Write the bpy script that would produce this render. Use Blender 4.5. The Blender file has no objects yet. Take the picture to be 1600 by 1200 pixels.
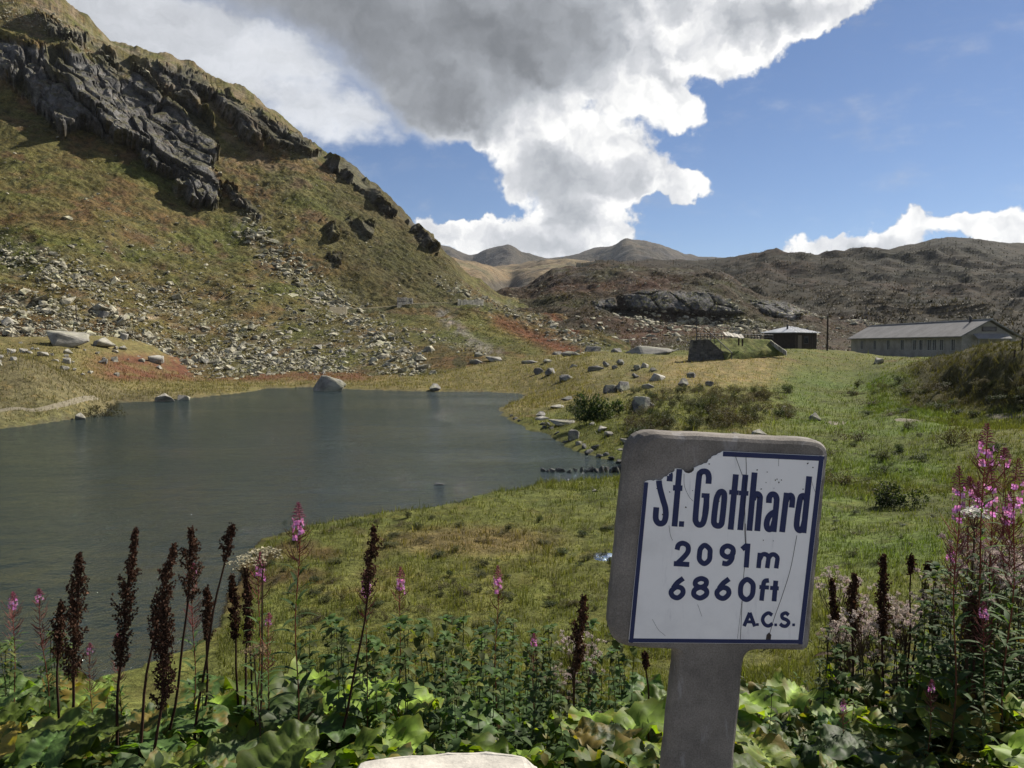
import bpy, bmesh, math, random
import numpy as np
from mathutils import Vector, Matrix, Euler
from mathutils.geometry import delaunay_2d_cdt

R = math.radians
rng = np.random.default_rng(7)
random.seed(7)
scene = bpy.context.scene
COL = scene.collection

# ------------------------------------------------------------------ camera
FPX, PITCH, EYE = 1244.0, R(2.76), 5.0          # focal length in photo pixels (1600 wide), metres above the lake
cam_d = bpy.data.cameras.new('camera')
cam_d.sensor_width = 36.0
cam_d.lens = FPX * 36.0 / 1600.0
cam_d.clip_start, cam_d.clip_end = 0.05, 20000
cam = bpy.data.objects.new('camera', cam_d)
cam.location = (0, 0, EYE)
cam.rotation_euler = (R(90) - PITCH, 0, 0)
COL.objects.link(cam)
scene.camera = cam

# ------------------------------------------------------------------ light
SUN_AZ, SUN_EL = R(52), R(41)
SUN = Vector((math.sin(SUN_AZ) * math.cos(SUN_EL), math.cos(SUN_AZ) * math.cos(SUN_EL), math.sin(SUN_EL)))
sun_d = bpy.data.lights.new('sun', 'SUN')
sun_d.energy, sun_d.angle, sun_d.color = 5.0, R(0.53), (1.0, 0.93, 0.82)
sun_o = bpy.data.objects.new('sun', sun_d)
sun_o.rotation_euler = SUN.to_track_quat('Z', 'Y').to_euler()
sun_o.location = SUN * 50
COL.objects.link(sun_o)
scene.view_settings.view_transform = 'Standard'
scene.view_settings.look = 'None'
scene.view_settings.gamma = 1.0
scene.view_settings.use_curve_mapping = False
scene.view_settings.exposure = 0.72
scene.cycles.use_denoising = True
scene.cycles.max_bounces = 6
scene.cycles.transparent_max_bounces = 6
scene.cycles.caustics_reflective = False
scene.cycles.caustics_refractive = False


def ray(u, v):
    """direction (y = 1) through photo pixel (u, v)"""
    u = np.asarray(u, float); v = np.asarray(v, float)
    x = (u - 800) / FPX; yc = -(v - 600) / FPX
    fy = math.cos(PITCH) + yc * math.sin(PITCH)
    fz = -math.sin(PITCH) + yc * math.cos(PITCH)
    return np.stack([x / fy, np.ones_like(x), fz / fy], -1)


def P(u, v, D):
    d = ray(u, v) * np.asarray(D, float)[..., None]
    d[..., 2] += EYE
    return d


def proj(p):
    x, y, z = p[..., 0], p[..., 1], p[..., 2] - EYE
    dep = y * math.cos(PITCH) - z * math.sin(PITCH)
    up = y * math.sin(PITCH) + z * math.cos(PITCH)
    dep = np.where(dep < 0.05, 0.05, dep)
    return 800 + FPX * x / dep, 600 - FPX * up / dep


# ------------------------------------------------------------------ node helpers
class NT:
    def __init__(self, tree):
        self.t = tree
        tree.nodes.clear()

    def n(self, typ, ins=None, out=0, **attrs):
        nd = self.t.nodes.new(typ)
        for k, a in attrs.items():
            setattr(nd, k, a)
        for k, val in (ins or {}).items():
            s = nd.inputs[k]
            if hasattr(val, 'is_linked') or val.__class__.__name__.startswith('NodeSocket'):
                self.t.links.new(val, s)
            else:
                s.default_value = val
        return nd.outputs[out] if out is not None and len(nd.outputs) else nd

    def math(self, op, a, b=0.0, c=0.0, clamp=False):
        return self.n('ShaderNodeMath', {0: a, 1: b, 2: c}, operation=op, use_clamp=clamp)

    def vmath(self, op, a, b=(0, 0, 0), c=(0, 0, 0), out=0):
        nd = self.n('ShaderNodeVectorMath', {0: a, 1: b}, out=None, operation=op)
        if op == 'MULTIPLY_ADD':
            nd.inputs[2].default_value = c
        return nd.outputs[out]

    def mix(self, fac, a, b, mode='MIX', clamp=False):
        nd = self.n('ShaderNodeMix', out=None, data_type='RGBA', blend_type=mode, clamp_result=clamp)
        for i, val in ((0, fac), (6, a), (7, b)):
            if val.__class__.__name__.startswith('NodeSocket'):
                self.t.links.new(val, nd.inputs[i])
            else:
                nd.inputs[i].default_value = val if i == 0 else (tuple(val) + (1,))[:4]
        return nd.outputs[2]

    def noise(self, vec, scale, detail=4, rough=0.6, dist=0.0, out=0, dims='3D'):
        ins = {'Scale': scale, 'Detail': detail, 'Roughness': rough, 'Distortion': dist}
        if vec is not None:
            ins['Vector'] = vec
        return self.n('ShaderNodeTexNoise', ins, out=out, noise_dimensions=dims)

    def ss(self, val, lo, hi, a=0.0, b=1.0):
        return self.n('ShaderNodeMapRange', {0: val, 1: lo, 2: hi, 3: a, 4: b}, interpolation_type='SMOOTHSTEP')

    def ramp(self, fac, stops):
        nd = self.n('ShaderNodeValToRGB', {0: fac}, out=None)
        e = nd.color_ramp.elements
        while len(e) < len(stops):
            e.new(0.5)
        for el, (p_, c_) in zip(e, stops):
            el.position = p_; el.color = (tuple(c_) + (1,))[:4]
        return nd.outputs[0]


# ------------------------------------------------------------------ sky: clear alpine blue with backlit cumulus
world = bpy.data.worlds.new('World')
scene.world = world
world.use_nodes = True
w = NT(world.node_tree)
sky = w.n('ShaderNodeTexSky', sky_type='NISHITA', sun_disc=False, sun_elevation=SUN_EL, sun_rotation=SUN_AZ,
          altitude=2000.0, air_density=1.0, dust_density=0.6, ozone_density=1.6)
dirv = w.n('ShaderNodeTexCoord', out=0)
sep = w.n('ShaderNodeSeparateXYZ', {0: dirv}, out=None)
az = w.math('ARCTAN2', sep.outputs[0], sep.outputs[1])
el = w.math('ARCSINE', sep.outputs[2])
p2 = w.n('ShaderNodeCombineXYZ', {0: az, 1: el, 2: 0.0})


def azel(u, v):
    d = Vector(ray(u, v)).normalized()
    return math.atan2(d.x, d.y), math.asin(d.z)


warp = w.noise(p2, 7.0, 5, 0.62, out=1)
warp2 = w.noise(p2, 30.0, 5, 0.6, out=1)
wv = w.vmath('MULTIPLY_ADD', warp, (0.085, 0.085, 0), (-0.0425, -0.0425, 0))
wv2 = w.vmath('MULTIPLY_ADD', warp2, (0.038, 0.038, 0), (-0.019, -0.019, 0))
pw = w.vmath('ADD', w.vmath('ADD', p2, wv), wv2)


def field(blobs, src):
    tot = None
    for u, v, rx, ry, k in blobs:
        a, e = azel(u, v)
        sx, sy = FPX / rx, FPX / ry
        q = w.vmath('MULTIPLY_ADD', src, (sx, sy, 0), (-a * sx, -e * sy, 0))
        d2 = w.vmath('DOT_PRODUCT', q, q, out=1)
        m = w.math('SUBTRACT', 1.0, d2, clamp=True)
        m = w.math('MULTIPLY', m, w.math('MULTIPLY', m, k))
        tot = m if tot is None else w.math('ADD', tot, m)
    return tot


CUM = [(740, 60, 300, 150, 1.4), (540, 40, 250, 120, 1.2), (910, 50, 270, 130, 1.3), (1000, 110, 105, 85, 1.1), (720, 170, 150, 75, 1),
       (890, 235, 170, 85, 1.3), (985, 285, 140, 50, 1.2), (1075, 292, 62, 40, .9), (905, 335, 115, 75, 1.1), (830, 380, 170, 48, 1.2),
       (725, 378, 75, 34, 1.1), (660, 360, 40, 26, .8), (1060, 170, 70, 46, 1), (1180, 10, 220, 75, 1.3), (1270, 15, 100, 50, 1.0), (1140, 80, 90, 50, .8),
       (945, 375, 85, 40, 1), (420, -60, 350, 110, 1.2), (800, 300, 50, 40, .7), (670, 140, 120, 110, 1), (1000, -150, 600, 180, 1.4), (300, -200, 500, 180, 1.2),
       (1285, 394, 95, 34, 1.2), (1375, 392, 90, 38, 1.2), (1436, 348, 46, 38, 1.1), (1515, 356, 62, 22, .9), (1600, 384, 85, 40, 1.2), (1700, 360, 160, 60, 1.2)]
SOFT = [(480, 130, 230, 110, 1), (290, 60, 280, 120, 1), (150, 10, 260, 110, 1), (545, 190, 150, 60, 1.0), (60, 60, 220, 150, 1), (-150, 100, 300, 200, 1)]
CORE = [(690, 90, 260, 140, 1.3), (540, 20, 260, 90, 1.0), (850, 50, 200, 115, 1.1), (690, 180, 130, 55, .9), (865, 275, 115, 60, .75),
        (970, 290, 75, 32, .4), (900, 340, 65, 42, .6), (830, 388, 120, 26, .4), (1190, 30, 130, 40, .5), (400, -40, 250, 90, .8), (800, -120, 600, 130, 1.0), (1370, 395, 140, 18, .25)]
f_c = field(CUM, pw)
f_s = field(SOFT, pw)
core = field(CORE, pw)
# the rest of the sky, away from the view, carries the same kind of broken cumulus
away = w.ss(w.vmath('DOT_PRODUCT', dirv, tuple(Vector(ray(800, 200)).normalized()), out=1), 0.72, 0.45)
gen = w.noise(w.vmath('MULTIPLY', dirv, (1, 1, 2.2)), 2.3, 7, 0.6)
gen_c = w.math('MULTIPLY', away, w.math('MULTIPLY', w.math('SUBTRACT', gen, 0.44, clamp=True), 5.0))
soft_k = w.math('MULTIPLY', w.ss(az, azel(760, 200)[0], azel(560, 200)[0]), w.ss(el, azel(800, 330)[1], azel(800, 230)[1]))   # the lee side of the big cloud frays out
detail = w.noise(p2, 17.0, 8, 0.66)
fine = w.math('MULTIPLY', w.math('SUBTRACT', detail, 0.5), 1.2)
a_c = w.ss(w.math('ADD', w.math('ADD', f_c, gen_c), w.math('MULTIPLY', fine, w.math('SUBTRACT', 1.0, w.math('MULTIPLY', soft_k, 0.45)))), w.math('SUBTRACT', 0.28, w.math('MULTIPLY', soft_k, 0.18)), w.math('ADD', 0.60, w.math('MULTIPLY', soft_k, 1.5)))
wisp = w.noise(w.vmath('MULTIPLY', p2, (5, 11, 1)), 1.6, 7, 0.62)
a_s = w.math('MULTIPLY', w.ss(w.math('ADD', f_s, w.math('MULTIPLY', w.math('SUBTRACT', wisp, 0.5), 2.6)), 0.05, 1.35), 0.86)
# thin cirrus streaks
cir = w.ss(w.noise(w.vmath('MULTIPLY', p2, (3.2, 9, 1)), 2.0, 6, 0.7, dist=0.8), 0.56, 0.95, 0, 0.35)
alpha = w.math('MAXIMUM', w.math('MAXIMUM', a_c, a_s), cir)
sx_, sy_ = 0.014, 0.012                               # towards the sun: the side that catches light
sh = w.vmath('ADD', pw, (sx_, sy_, 0))
bil = w.noise(pw, 17.0, 4, 0.5)
bil2 = w.noise(sh, 17.0, 4, 0.5)
emb = w.math('MULTIPLY', w.math('SUBTRACT', bil, bil2), 1.9)
big_n = w.noise(p2, 6.5, 4, 0.5)
thick = w.math('ADD', core, w.math('MULTIPLY', gen_c, 0.2))
th_n = w.math('MAXIMUM', w.math('ADD', thick, w.math('MULTIPLY', w.math('SUBTRACT', big_n, 0.5), 0.55)), 0.0)
dark = w.math('SUBTRACT', 1.0, w.math('POWER', 2.718, w.math('MULTIPLY', th_n, -1.15)))
dark = w.math('ADD', dark, w.math('MULTIPLY', w.math('SUBTRACT', w.noise(w.vmath('MULTIPLY', p2, (1, 1.8, 1)), 5.0, 5, 0.55), 0.5), w.math('MULTIPLY', dark, 0.42)))
lum = w.math('SUBTRACT', 0.98, w.math('MULTIPLY', dark, 0.85))
lum = w.math('SUBTRACT', lum, w.math('MULTIPLY', w.ss(f_c, 0.5, 1.6), 0.16))
lum = w.math('ADD', lum, w.math('MULTIPLY', emb, w.math('SUBTRACT', 0.8, w.math('MULTIPLY', dark, 0.68))))
lum = w.math('MINIMUM', w.math('MAXIMUM', lum, 0.02), 1.06)
cl_col = w.ramp(lum, [(0.0, (0.15, 0.16, 0.175)), (0.40, (0.36, 0.38, 0.41)), (0.72, (0.58, 0.59, 0.615)), (1.0, (0.86, 0.855, 0.84))])
soft_lum = w.math('ADD', w.ss(f_s, 0.0, 1.3, 0.62, 0.66), w.math('MULTIPLY', w.math('SUBTRACT', w.noise(w.vmath('MULTIPLY', pw, (1.0, 1.7, 1)), 6.0, 6, 0.6), 0.5), 1.15))
cl_soft = w.mix(1.0, (0.90, 0.915, 0.94), w.n('ShaderNodeCombineColor', {0: soft_lum, 1: soft_lum, 2: soft_lum}), 'MULTIPLY')
cl = w.mix(a_c, cl_soft, cl_col)
SKYK = 0.066
skyc = w.vmath('MULTIPLY', sky, (SKYK * 0.78, SKYK * 0.90, SKYK * 1.08))
final = w.mix(alpha, skyc, cl)
bg = w.n('ShaderNodeBackground', {'Color': final, 'Strength': 0.74})
w.n('ShaderNodeOutputWorld', {'Surface': bg})


# ------------------------------------------------------------------ numpy noise
def _h(ix, iy, seed):
    h = (ix.astype(np.int64) * 374761393 + iy.astype(np.int64) * 668265263 + seed * 2147483647) & 0xFFFFFFFF
    h = ((h ^ (h >> 13)) * 1274126177) & 0xFFFFFFFF
    h = (h ^ (h >> 16)) & 0xFFFFFFFF
    h = (h * 2246822519) & 0xFFFFFFFF
    return ((h ^ (h >> 15)) & 0xFFFFFF) / float(0x1000000)


def vnoise(x, y, seed=0):
    x0 = np.floor(x); y0 = np.floor(y)
    fx = x - x0; fy = y - y0
    a = 2 * np.pi
    def g(i, j):
        t = _h(x0 + i, y0 + j, seed) * a
        return np.cos(t) * (fx - i) + np.sin(t) * (fy - j)
    sx = fx * fx * fx * (fx * (fx * 6 - 15) + 10); sy = fy * fy * fy * (fy * (fy * 6 - 15) + 10)
    n0 = g(0, 0) * (1 - sx) + g(1, 0) * sx
    n1 = g(0, 1) * (1 - sx) + g(1, 1) * sx
    return (n0 * (1 - sy) + n1 * sy) * 1.5


def fbm(x, y, octv=4, seed=0, gain=0.5):
    t = 0.0; a = 1.0
    for o in range(octv):
        t = t + a * vnoise(x * 2 ** o + o * 17.3, y * 2 ** o - o * 9.1, seed + o * 31)
        a *= gain
    return t


def worley(x, y, seed=0):
    """per-cell random value and distance to the nearest cell edge (f2 - f1)"""
    x0 = np.floor(x); y0 = np.floor(y)
    f1 = np.full(x.shape, 9.0); f2 = np.full(x.shape, 9.0); val = np.zeros(x.shape)
    for i in (-1, 0, 1):
        for j in (-1, 0, 1):
            cx = x0 + i; cy = y0 + j
            d = np.hypot(cx + _h(cx, cy, seed) - x, cy + _h(cx, cy, seed + 5) - y)
            c = _h(cx, cy, seed + 9)
            nearer = d < f1
            f2 = np.where(nearer, f1, np.minimum(f2, d))
            val = np.where(nearer, c, val)
            f1 = np.where(nearer, d, f1)
    return val, f2 - f1


def sstep(x, a, b):
    t = np.clip((x - a) / (b - a), 0, 1)
    return t * t * (3 - 2 * t)


def sdist(px, py, poly):
    """signed distance to a closed polygon, positive outside"""
    poly = np.asarray(poly, float)
    shp = px.shape; px = px.ravel(); py = py.ravel()
    d = np.full(px.shape, 1e18); inside = np.zeros(px.shape, bool)
    for (ax, ay), (bx, by) in zip(poly, np.roll(poly, -1, 0)):
        ex, ey = bx - ax, by - ay
        t = np.clip(((px - ax) * ex + (py - ay) * ey) / (ex * ex + ey * ey + 1e-12), 0, 1)
        d = np.minimum(d, (px - ax - t * ex) ** 2 + (py - ay - t * ey) ** 2)
        c = (ay > py) != (by > py)
        if ey != 0:
            inside ^= c & (px < ex * (py - ay) / ey + ax)
    d = np.sqrt(d)
    return np.where(inside, -d, d).reshape(shp)


def pline(px, py, pts):
    """distance to an open polyline"""
    d = np.full(px.shape, 1e18)
    for (ax, ay), (bx, by) in zip(pts[:-1], pts[1:]):
        ex, ey = bx - ax, by - ay
        t = np.clip(((px - ax) * ex + (py - ay) * ey) / (ex * ex + ey * ey + 1e-12), 0, 1)
        d = np.minimum(d, (px - ax - t * ex) ** 2 + (py - ay - t * ey) ** 2)
    return np.sqrt(d)


def pchip(xk, yk, x):
    xk = np.asarray(xk, float); yk = np.asarray(yk, float)
    h = np.diff(xk); dl = np.diff(yk) / h
    m = np.zeros_like(yk)
    m[0], m[-1] = dl[0], dl[-1]
    for i in range(1, len(xk) - 1):
        if dl[i - 1] * dl[i] > 0:
            w1, w2 = 2 * h[i] + h[i - 1], h[i] + 2 * h[i - 1]
            m[i] = (w1 + w2) / (w1 / dl[i - 1] + w2 / dl[i])
    x = np.clip(x, xk[0], xk[-1])
    i = np.clip(np.searchsorted(xk, x) - 1, 0, len(h) - 1)
    t = (x - xk[i]) / h[i]
    return ((1 + 2 * t) * (1 - t) ** 2 * yk[i] + t * (1 - t) ** 2 * h[i] * m[i] + t * t * (3 - 2 * t) * yk[i + 1] + t * t * (t - 1) * h[i] * m[i + 1])


# ------------------------------------------------------------------ mesh helpers
def new_mesh(name, V, F, mat=None, tint=None, smooth=False):
    """V (n,3); F one (m,k) array, or a list of tuples"""
    me = bpy.data.meshes.new(name)
    V = np.asarray(V, np.float32)
    if isinstance(F, np.ndarray):
        m, k = F.shape
        me.vertices.add(len(V)); me.vertices.foreach_set('co', V.ravel())
        me.loops.add(m * k); me.loops.foreach_set('vertex_index', F.astype(np.int32).ravel())
        me.polygons.add(m); me.polygons.foreach_set('loop_start', np.arange(m, dtype=np.int32) * k)
        me.update(calc_edges=True)
    else:
        me.from_pydata([tuple(map(float, v)) for v in V], [], [tuple(map(int, f)) for f in F])
    if tint is not None:
        tint = np.asarray(tint, np.float32)
        if tint.shape[1] == 3:
            tint = np.concatenate([tint, np.ones((len(tint), 1), np.float32)], 1)
        at = me.color_attributes.new('tint', 'FLOAT_COLOR', 'POINT')
        at.data.foreach_set('color', tint.ravel())
    me.polygons.foreach_set('use_smooth', np.full(len(me.polygons), smooth))
    if mat:
        me.materials.append(mat)
    return me


def link(name, data, parent=None, **props):
    o = bpy.data.objects.new(name, data)
    COL.objects.link(o)
    if parent:
        o.parent = parent
    for k, v in props.items():
        o[k] = v
    return o


def thing(name, label, cat, loc=(0, 0, 0), rot=(0, 0, 0), scale=1.0, group=None, data=None):
    o = link(name, data)
    o.location = loc; o.rotation_euler = rot
    o.scale = (scale,) * 3 if not hasattr(scale, '__len__') else scale
    o['label'] = label; o['category'] = cat
    if group:
        o['group'] = group
    return o


class MB:
    """collects shapes into one small mesh"""
    def __init__(s):
        s.V = []; s.F = []; s.T = []

    def add(s, V, F, tint=(1, 1, 1)):
        b = len(s.V)
        s.V.extend([tuple(v) for v in V])
        s.F.extend([tuple(i + b for i in f) for f in F])
        t = list(tint) if hasattr(tint[0], '__len__') else [tint] * len(V)
        s.T.extend(t)
        return s

    def box(s, lo, hi, M=None, tint=(1, 1, 1)):
        (a, b, c), (d, e, f) = lo, hi
        V = [(a, b, c), (d, b, c), (d, e, c), (a, e, c), (a, b, f), (d, b, f), (d, e, f), (a, e, f)]
        if M is not None:
            V = [tuple(M @ Vector(v)) for v in V]
        return s.add(V, [(0, 3, 2, 1), (4, 5, 6, 7), (0, 1, 5, 4), (1, 2, 6, 5), (2, 3, 7, 6), (3, 0, 4, 7)], tint)

    def prism(s, poly, axis_vec, tint=(1, 1, 1)):
        """extrude a planar 3-D polygon along a vector"""
        n = len(poly); a = Vector(axis_vec)
        V = [Vector(p) for p in poly] + [Vector(p) + a for p in poly]
        F = [tuple(range(n))[::-1], tuple(range(n, 2 * n))] + [(i, (i + 1) % n, n + (i + 1) % n, n + i) for i in range(n)]
        return s.add(V, F, tint)

    def tube(s, pts, rad, n=6, tint=(1, 1, 1), cap=True):
        pts = [Vector(p) for p in pts]
        rad = rad if hasattr(rad, '__len__') else [rad] * len(pts)
        V = []
        up = None
        for i, p in enumerate(pts):
            d = (pts[min(i + 1, len(pts) - 1)] - pts[max(i - 1, 0)]).normalized()
            if up is None:
                up = Vector((1, 0, 0)) if abs(d.x) < 0.8 else Vector((0, 1, 0))
            a = d.cross(up).normalized(); up = a.cross(d).normalized()
            for k in range(n):
                t = 2 * math.pi * k / n
                V.append(p + (a * math.cos(t) + up * math.sin(t)) * rad[i])
        F = []
        for i in range(len(pts) - 1):
            for k in range(n):
                F.append((i * n + k, i * n + (k + 1) % n, (i + 1) * n + (k + 1) % n, (i + 1) * n + k))
        if cap:
            F.append(tuple(range(n))[::-1]); F.append(tuple(range((len(pts) - 1) * n, len(pts) * n)))
        if hasattr(tint[0], '__len__'):
            tint = [t for t in tint for _ in range(n)]
        return s.add(V, F, tint)

    def mesh(s, name, mat, smooth=False):
        return new_mesh(name, s.V, s.F, mat, s.T, smooth)

    def build(s, name, mat, parent=None, smooth=False, **props):
        return link(name, s.mesh(name, mat, smooth), parent, **props)


def stamp(pv, pf, pos, rotm, scl, tints=None, ptint=None):
    """copies of a small mesh (pv, pf) at pos with rotation matrices (n,3,3) and scales (n,) or (n,3): one vertex and face array"""
    n = len(pos)
    scl = np.asarray(scl, float)
    if scl.ndim == 1:
        scl = scl[:, None]
    V = np.einsum('nij,nkj->nki', rotm, pv[None] * scl[:, None, :]) + pos[:, None, :]
    F = pf[None] + (np.arange(n) * len(pv))[:, None, None]
    T = None
    if tints is not None:
        T = np.repeat(tints[:, None, :], len(pv), 1)
        if ptint is not None:
            T = T * ptint[None]
        T = T.reshape(-1, 3)
    return V.reshape(-1, 3), F.reshape(-1, pf.shape[1]), T


def rotz(a):
    c, s = np.cos(a), np.sin(a); z = np.zeros_like(a); o = np.ones_like(a)
    return np.stack([np.stack([c, -s, z], -1), np.stack([s, c, z], -1), np.stack([z, z, o], -1)], -2)


def rotx(a):
    c, s = np.cos(a), np.sin(a); z = np.zeros_like(a); o = np.ones_like(a)
    return np.stack([np.stack([o, z, z], -1), np.stack([z, c, -s], -1), np.stack([z, s, c], -1)], -2)


def roty(a):
    c, s = np.cos(a), np.sin(a); z = np.zeros_like(a); o = np.ones_like(a)
    return np.stack([np.stack([c, z, s], -1), np.stack([z, o, z], -1), np.stack([-s, z, c], -1)], -2)


# ------------------------------------------------------------------ materials
def material(name):
    m = bpy.data.materials.new(name)
    m.use_nodes = True
    return m, NT(m.node_tree)


def finish(nt, shader):
    nt.n('ShaderNodeOutputMaterial', {'Surface': shader})


def pos_of(nt):
    return nt.n('ShaderNodeNewGeometry', out=0)


def tint_of(nt):
    return nt.n('ShaderNodeAttribute', out=0, attribute_name='tint')


def bump(nt, h, strength, dist):
    return nt.n('ShaderNodeBump', {'Height': h, 'Strength': strength, 'Distance': dist})


def mat_terrain(name, scale, bstr, bdist, lo=0.55, hi=1.5):
    """vegetated ground: base colour from the tint attribute, mottled by small plants and soil"""
    m, t = material(name)
    p = pos_of(t)
    tint = tint_of(t)
    n1 = t.noise(p, scale, 6, 0.68)
    n2 = t.noise(p, scale * 4.3, 5, 0.7)
    n3 = t.noise(p, scale * 0.12, 4, 0.6)
    k = t.math('MULTIPLY', t.ss(n1, 0.28, 0.74, lo, hi), t.ss(n2, 0.25, 0.75, 0.62, 1.38))
    k = t.math('MULTIPLY', k, t.ss(n3, 0.3, 0.7, 0.85, 1.15))
    kc = t.n('ShaderNodeCombineColor', {0: k, 1: k, 2: k})
    c = t.mix(1.0, tint, kc, 'MULTIPLY')
    br = t.ss(t.noise(p, scale * 0.7, 5, 0.65, dist=0.4), 0.5, 0.72)
    c = t.mix(t.math('MULTIPLY', br, 0.35), c, t.mix(1.0, c, (1.5, 1.02, 0.62), 'MULTIPLY'))
    h = t.math('ADD', n1, t.math('MULTIPLY', n2, 0.35))
    b = bump(t, h, bstr, bdist)
    sh = t.n('ShaderNodeBsdfPrincipled', {'Base Color': c, 'Roughness': 0.95, 'Specular IOR Level': 0.1, 'Normal': b})
    finish(t, sh)
    return m


def mat_rock(name, col, scale, lichen=(0.36, 0.36, 0.24), amount=0.5, coords='obj', dark=0.5):
    m, t = material(name)
    if coords == 'obj':
        tc = t.n('ShaderNodeTexCoord', out=3)
        rnd = t.n('ShaderNodeObjectInfo', out=5)
        p = t.vmath('ADD', tc, t.n('ShaderNodeCombineXYZ', {0: t.math('MULTIPLY', rnd, 37.0), 1: t.math('MULTIPLY', rnd, 91.0), 2: 0.0}))
        var = t.ss(rnd, 0, 1, 0.8, 1.18)
    else:
        p = pos_of(t)
        var = t.ss(t.noise(p, scale * 1.2, 2), 0.32, 0.68, 0.5, 1.2)
    n1 = t.noise(p, scale, 6, 0.65)
    n2 = t.noise(p, scale * 6, 5, 0.7)
    n3 = t.noise(p, scale * 0.6, 5, 0.6, dist=0.6)
    k = t.math('MULTIPLY', t.math('MULTIPLY', t.ss(n1, 0.3, 0.7, dark, 1.3), t.ss(n2, 0.3, 0.7, 0.8, 1.2)), var)
    c = t.mix(1.0, col, t.n('ShaderNodeCombineColor', {0: k, 1: k, 2: k}), 'MULTIPLY')
    li = t.math('MULTIPLY', t.ss(n3, 0.5, 0.62), amount)
    c = t.mix(li, c, t.mix(1.0, lichen, t.n('ShaderNodeCombineColor', {0: var, 1: var, 2: var}), 'MULTIPLY'))
    b = bump(t, t.math('ADD', n1, t.math('MULTIPLY', n2, 0.5)), 0.6, 0.25 / scale)
    finish(t, t.n('ShaderNodeBsdfPrincipled', {'Base Color': c, 'Roughness': 0.9, 'Specular IOR Level': 0.25, 'Normal': b}))
    return m


def mat_leaf(name, rough=0.5, trans=0.35, spec=0.35, tcol=(1.5, 1.7, 0.55), nscale=30, rand=0.35, spots=None):
    """thin leaf: tint attribute x per-object variation, light passes through it"""
    m, t = material(name)
    tint = tint_of(t)
    rnd = t.n('ShaderNodeObjectInfo', out=5)
    n1 = t.noise(t.n('ShaderNodeTexCoord', out=3), nscale, 4, 0.6)
    k = t.math('MULTIPLY', t.ss(n1, 0.3, 0.7, 0.8, 1.2), t.ss(rnd, 0, 1, 1 - rand, 1 + rand))
    c = t.mix(1.0, tint, t.n('ShaderNodeCombineColor', {0: k, 1: k, 2: k}), 'MULTIPLY')
    if spots:
        n2 = t.noise(t.n('ShaderNodeTexCoord', out=3), nscale * 0.25, 5, 0.7)
        rr = t.math('FRACT', t.math('MULTIPLY', rnd, 13.7))
        age = t.ss(t.math('ADD', n2, t.math('MULTIPLY', rr, 0.29)), 0.70, 0.84)
        c = t.mix(age, c, spots)
    pr = t.n('ShaderNodeBsdfPrincipled', {'Base Color': c, 'Roughness': rough, 'Specular IOR Level': spec,
                                          'Normal': bump(t, n1, 0.25, 0.004)})
    tr = t.n('ShaderNodeBsdfTranslucent', {'Color': t.mix(1.0, c, tcol, 'MULTIPLY')})
    finish(t, t.n('ShaderNodeMixShader', {0: trans, 1: pr, 2: tr}))
    return m


def mat_plain(name, col, rough=0.8, spec=0.3, nscale=8.0, lo=0.8, hi=1.2, bstr=0.2, bdist=0.01, stretch=None, coords='obj', metal=0.0):
    m, t = material(name)
    p = t.n('ShaderNodeTexCoord', out=3) if coords == 'obj' else pos_of(t)
    if stretch:
        p = t.vmath('MULTIPLY', p, stretch)
    n1 = t.noise(p, nscale, 6, 0.65)
    n2 = t.noise(p, nscale * 9, 3, 0.6)
    k = t.math('MULTIPLY', t.ss(n1, 0.3, 0.7, lo, hi), t.ss(n2, 0.3, 0.7, 0.92, 1.08))
    c = t.mix(1.0, t.mix(1.0, col, tint_of(t), 'MULTIPLY'), t.n('ShaderNodeCombineColor', {0: k, 1: k, 2: k}), 'MULTIPLY')
    b = bump(t, t.math('ADD', n1, t.math('MULTIPLY', n2, 0.3)), bstr, bdist)
    finish(t, t.n('ShaderNodeBsdfPrincipled', {'Base Color': c, 'Roughness': rough, 'Specular IOR Level': spec, 'Normal': b, 'Metallic': metal}))
    return m


M = {}
M['ground'] = mat_terrain('meadow_ground', 2.2, 0.9, 0.12)
M['slope'] = mat_terrain('alpine_slope', 0.55, 1.0, 0.6, 0.5, 1.5)
M['hill'] = mat_terrain('far_slope', 0.10, 0.7, 1.6, 0.5, 1.5)
M['mount'] = mat_terrain('mountain_slope', 0.02, 0.8, 14.0, 0.6, 1.4)
M['rock'] = mat_rock('granite', (0.165, 0.158, 0.145), 1.6)
M['pale_rock'] = mat_rock('pale_granite', (0.31, 0.295, 0.255), 1.3, amount=0.4)
M['wet_rock'] = mat_rock('dark_stone', (0.10, 0.10, 0.095), 2.0, amount=0.2)
M['scree'] = mat_rock('scree_stone', (0.36, 0.335, 0.25), 0.7, lichen=(0.40, 0.40, 0.24), coords='world')
M['grass'] = mat_leaf('grass_blade', 0.55, 0.35, 0.3, (1.3, 1.4, 0.6), 3.0, 0.0)
M['leaf'] = mat_leaf('broad_leaf', 0.55, 0.42, 0.28, (1.7, 1.9, 0.40), 24, 0.50, spots=(0.20, 0.15, 0.035))
M['herb'] = mat_leaf('herb_leaf', 0.68, 0.36, 0.15, (1.6, 1.7, 0.45), 40, 0.3)
M['bush'] = mat_leaf('bush_leaf', 0.6, 0.25, 0.25, (1.4, 1.5, 0.6), 8, 0.25)
M['dry'] = mat_leaf('dry_seed', 0.85, 0.12, 0.1, (1.4, 1.0, 0.7), 60, 0.2)
M['petal'] = mat_leaf('pink_petal', 0.6, 0.45, 0.15, (1.1, 0.9, 1.1), 50, 0.15)
M['fluff'] = mat_leaf('seed_fluff', 0.9, 0.4, 0.05, (1.0, 1.0, 1.0), 50, 0.12)


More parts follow.
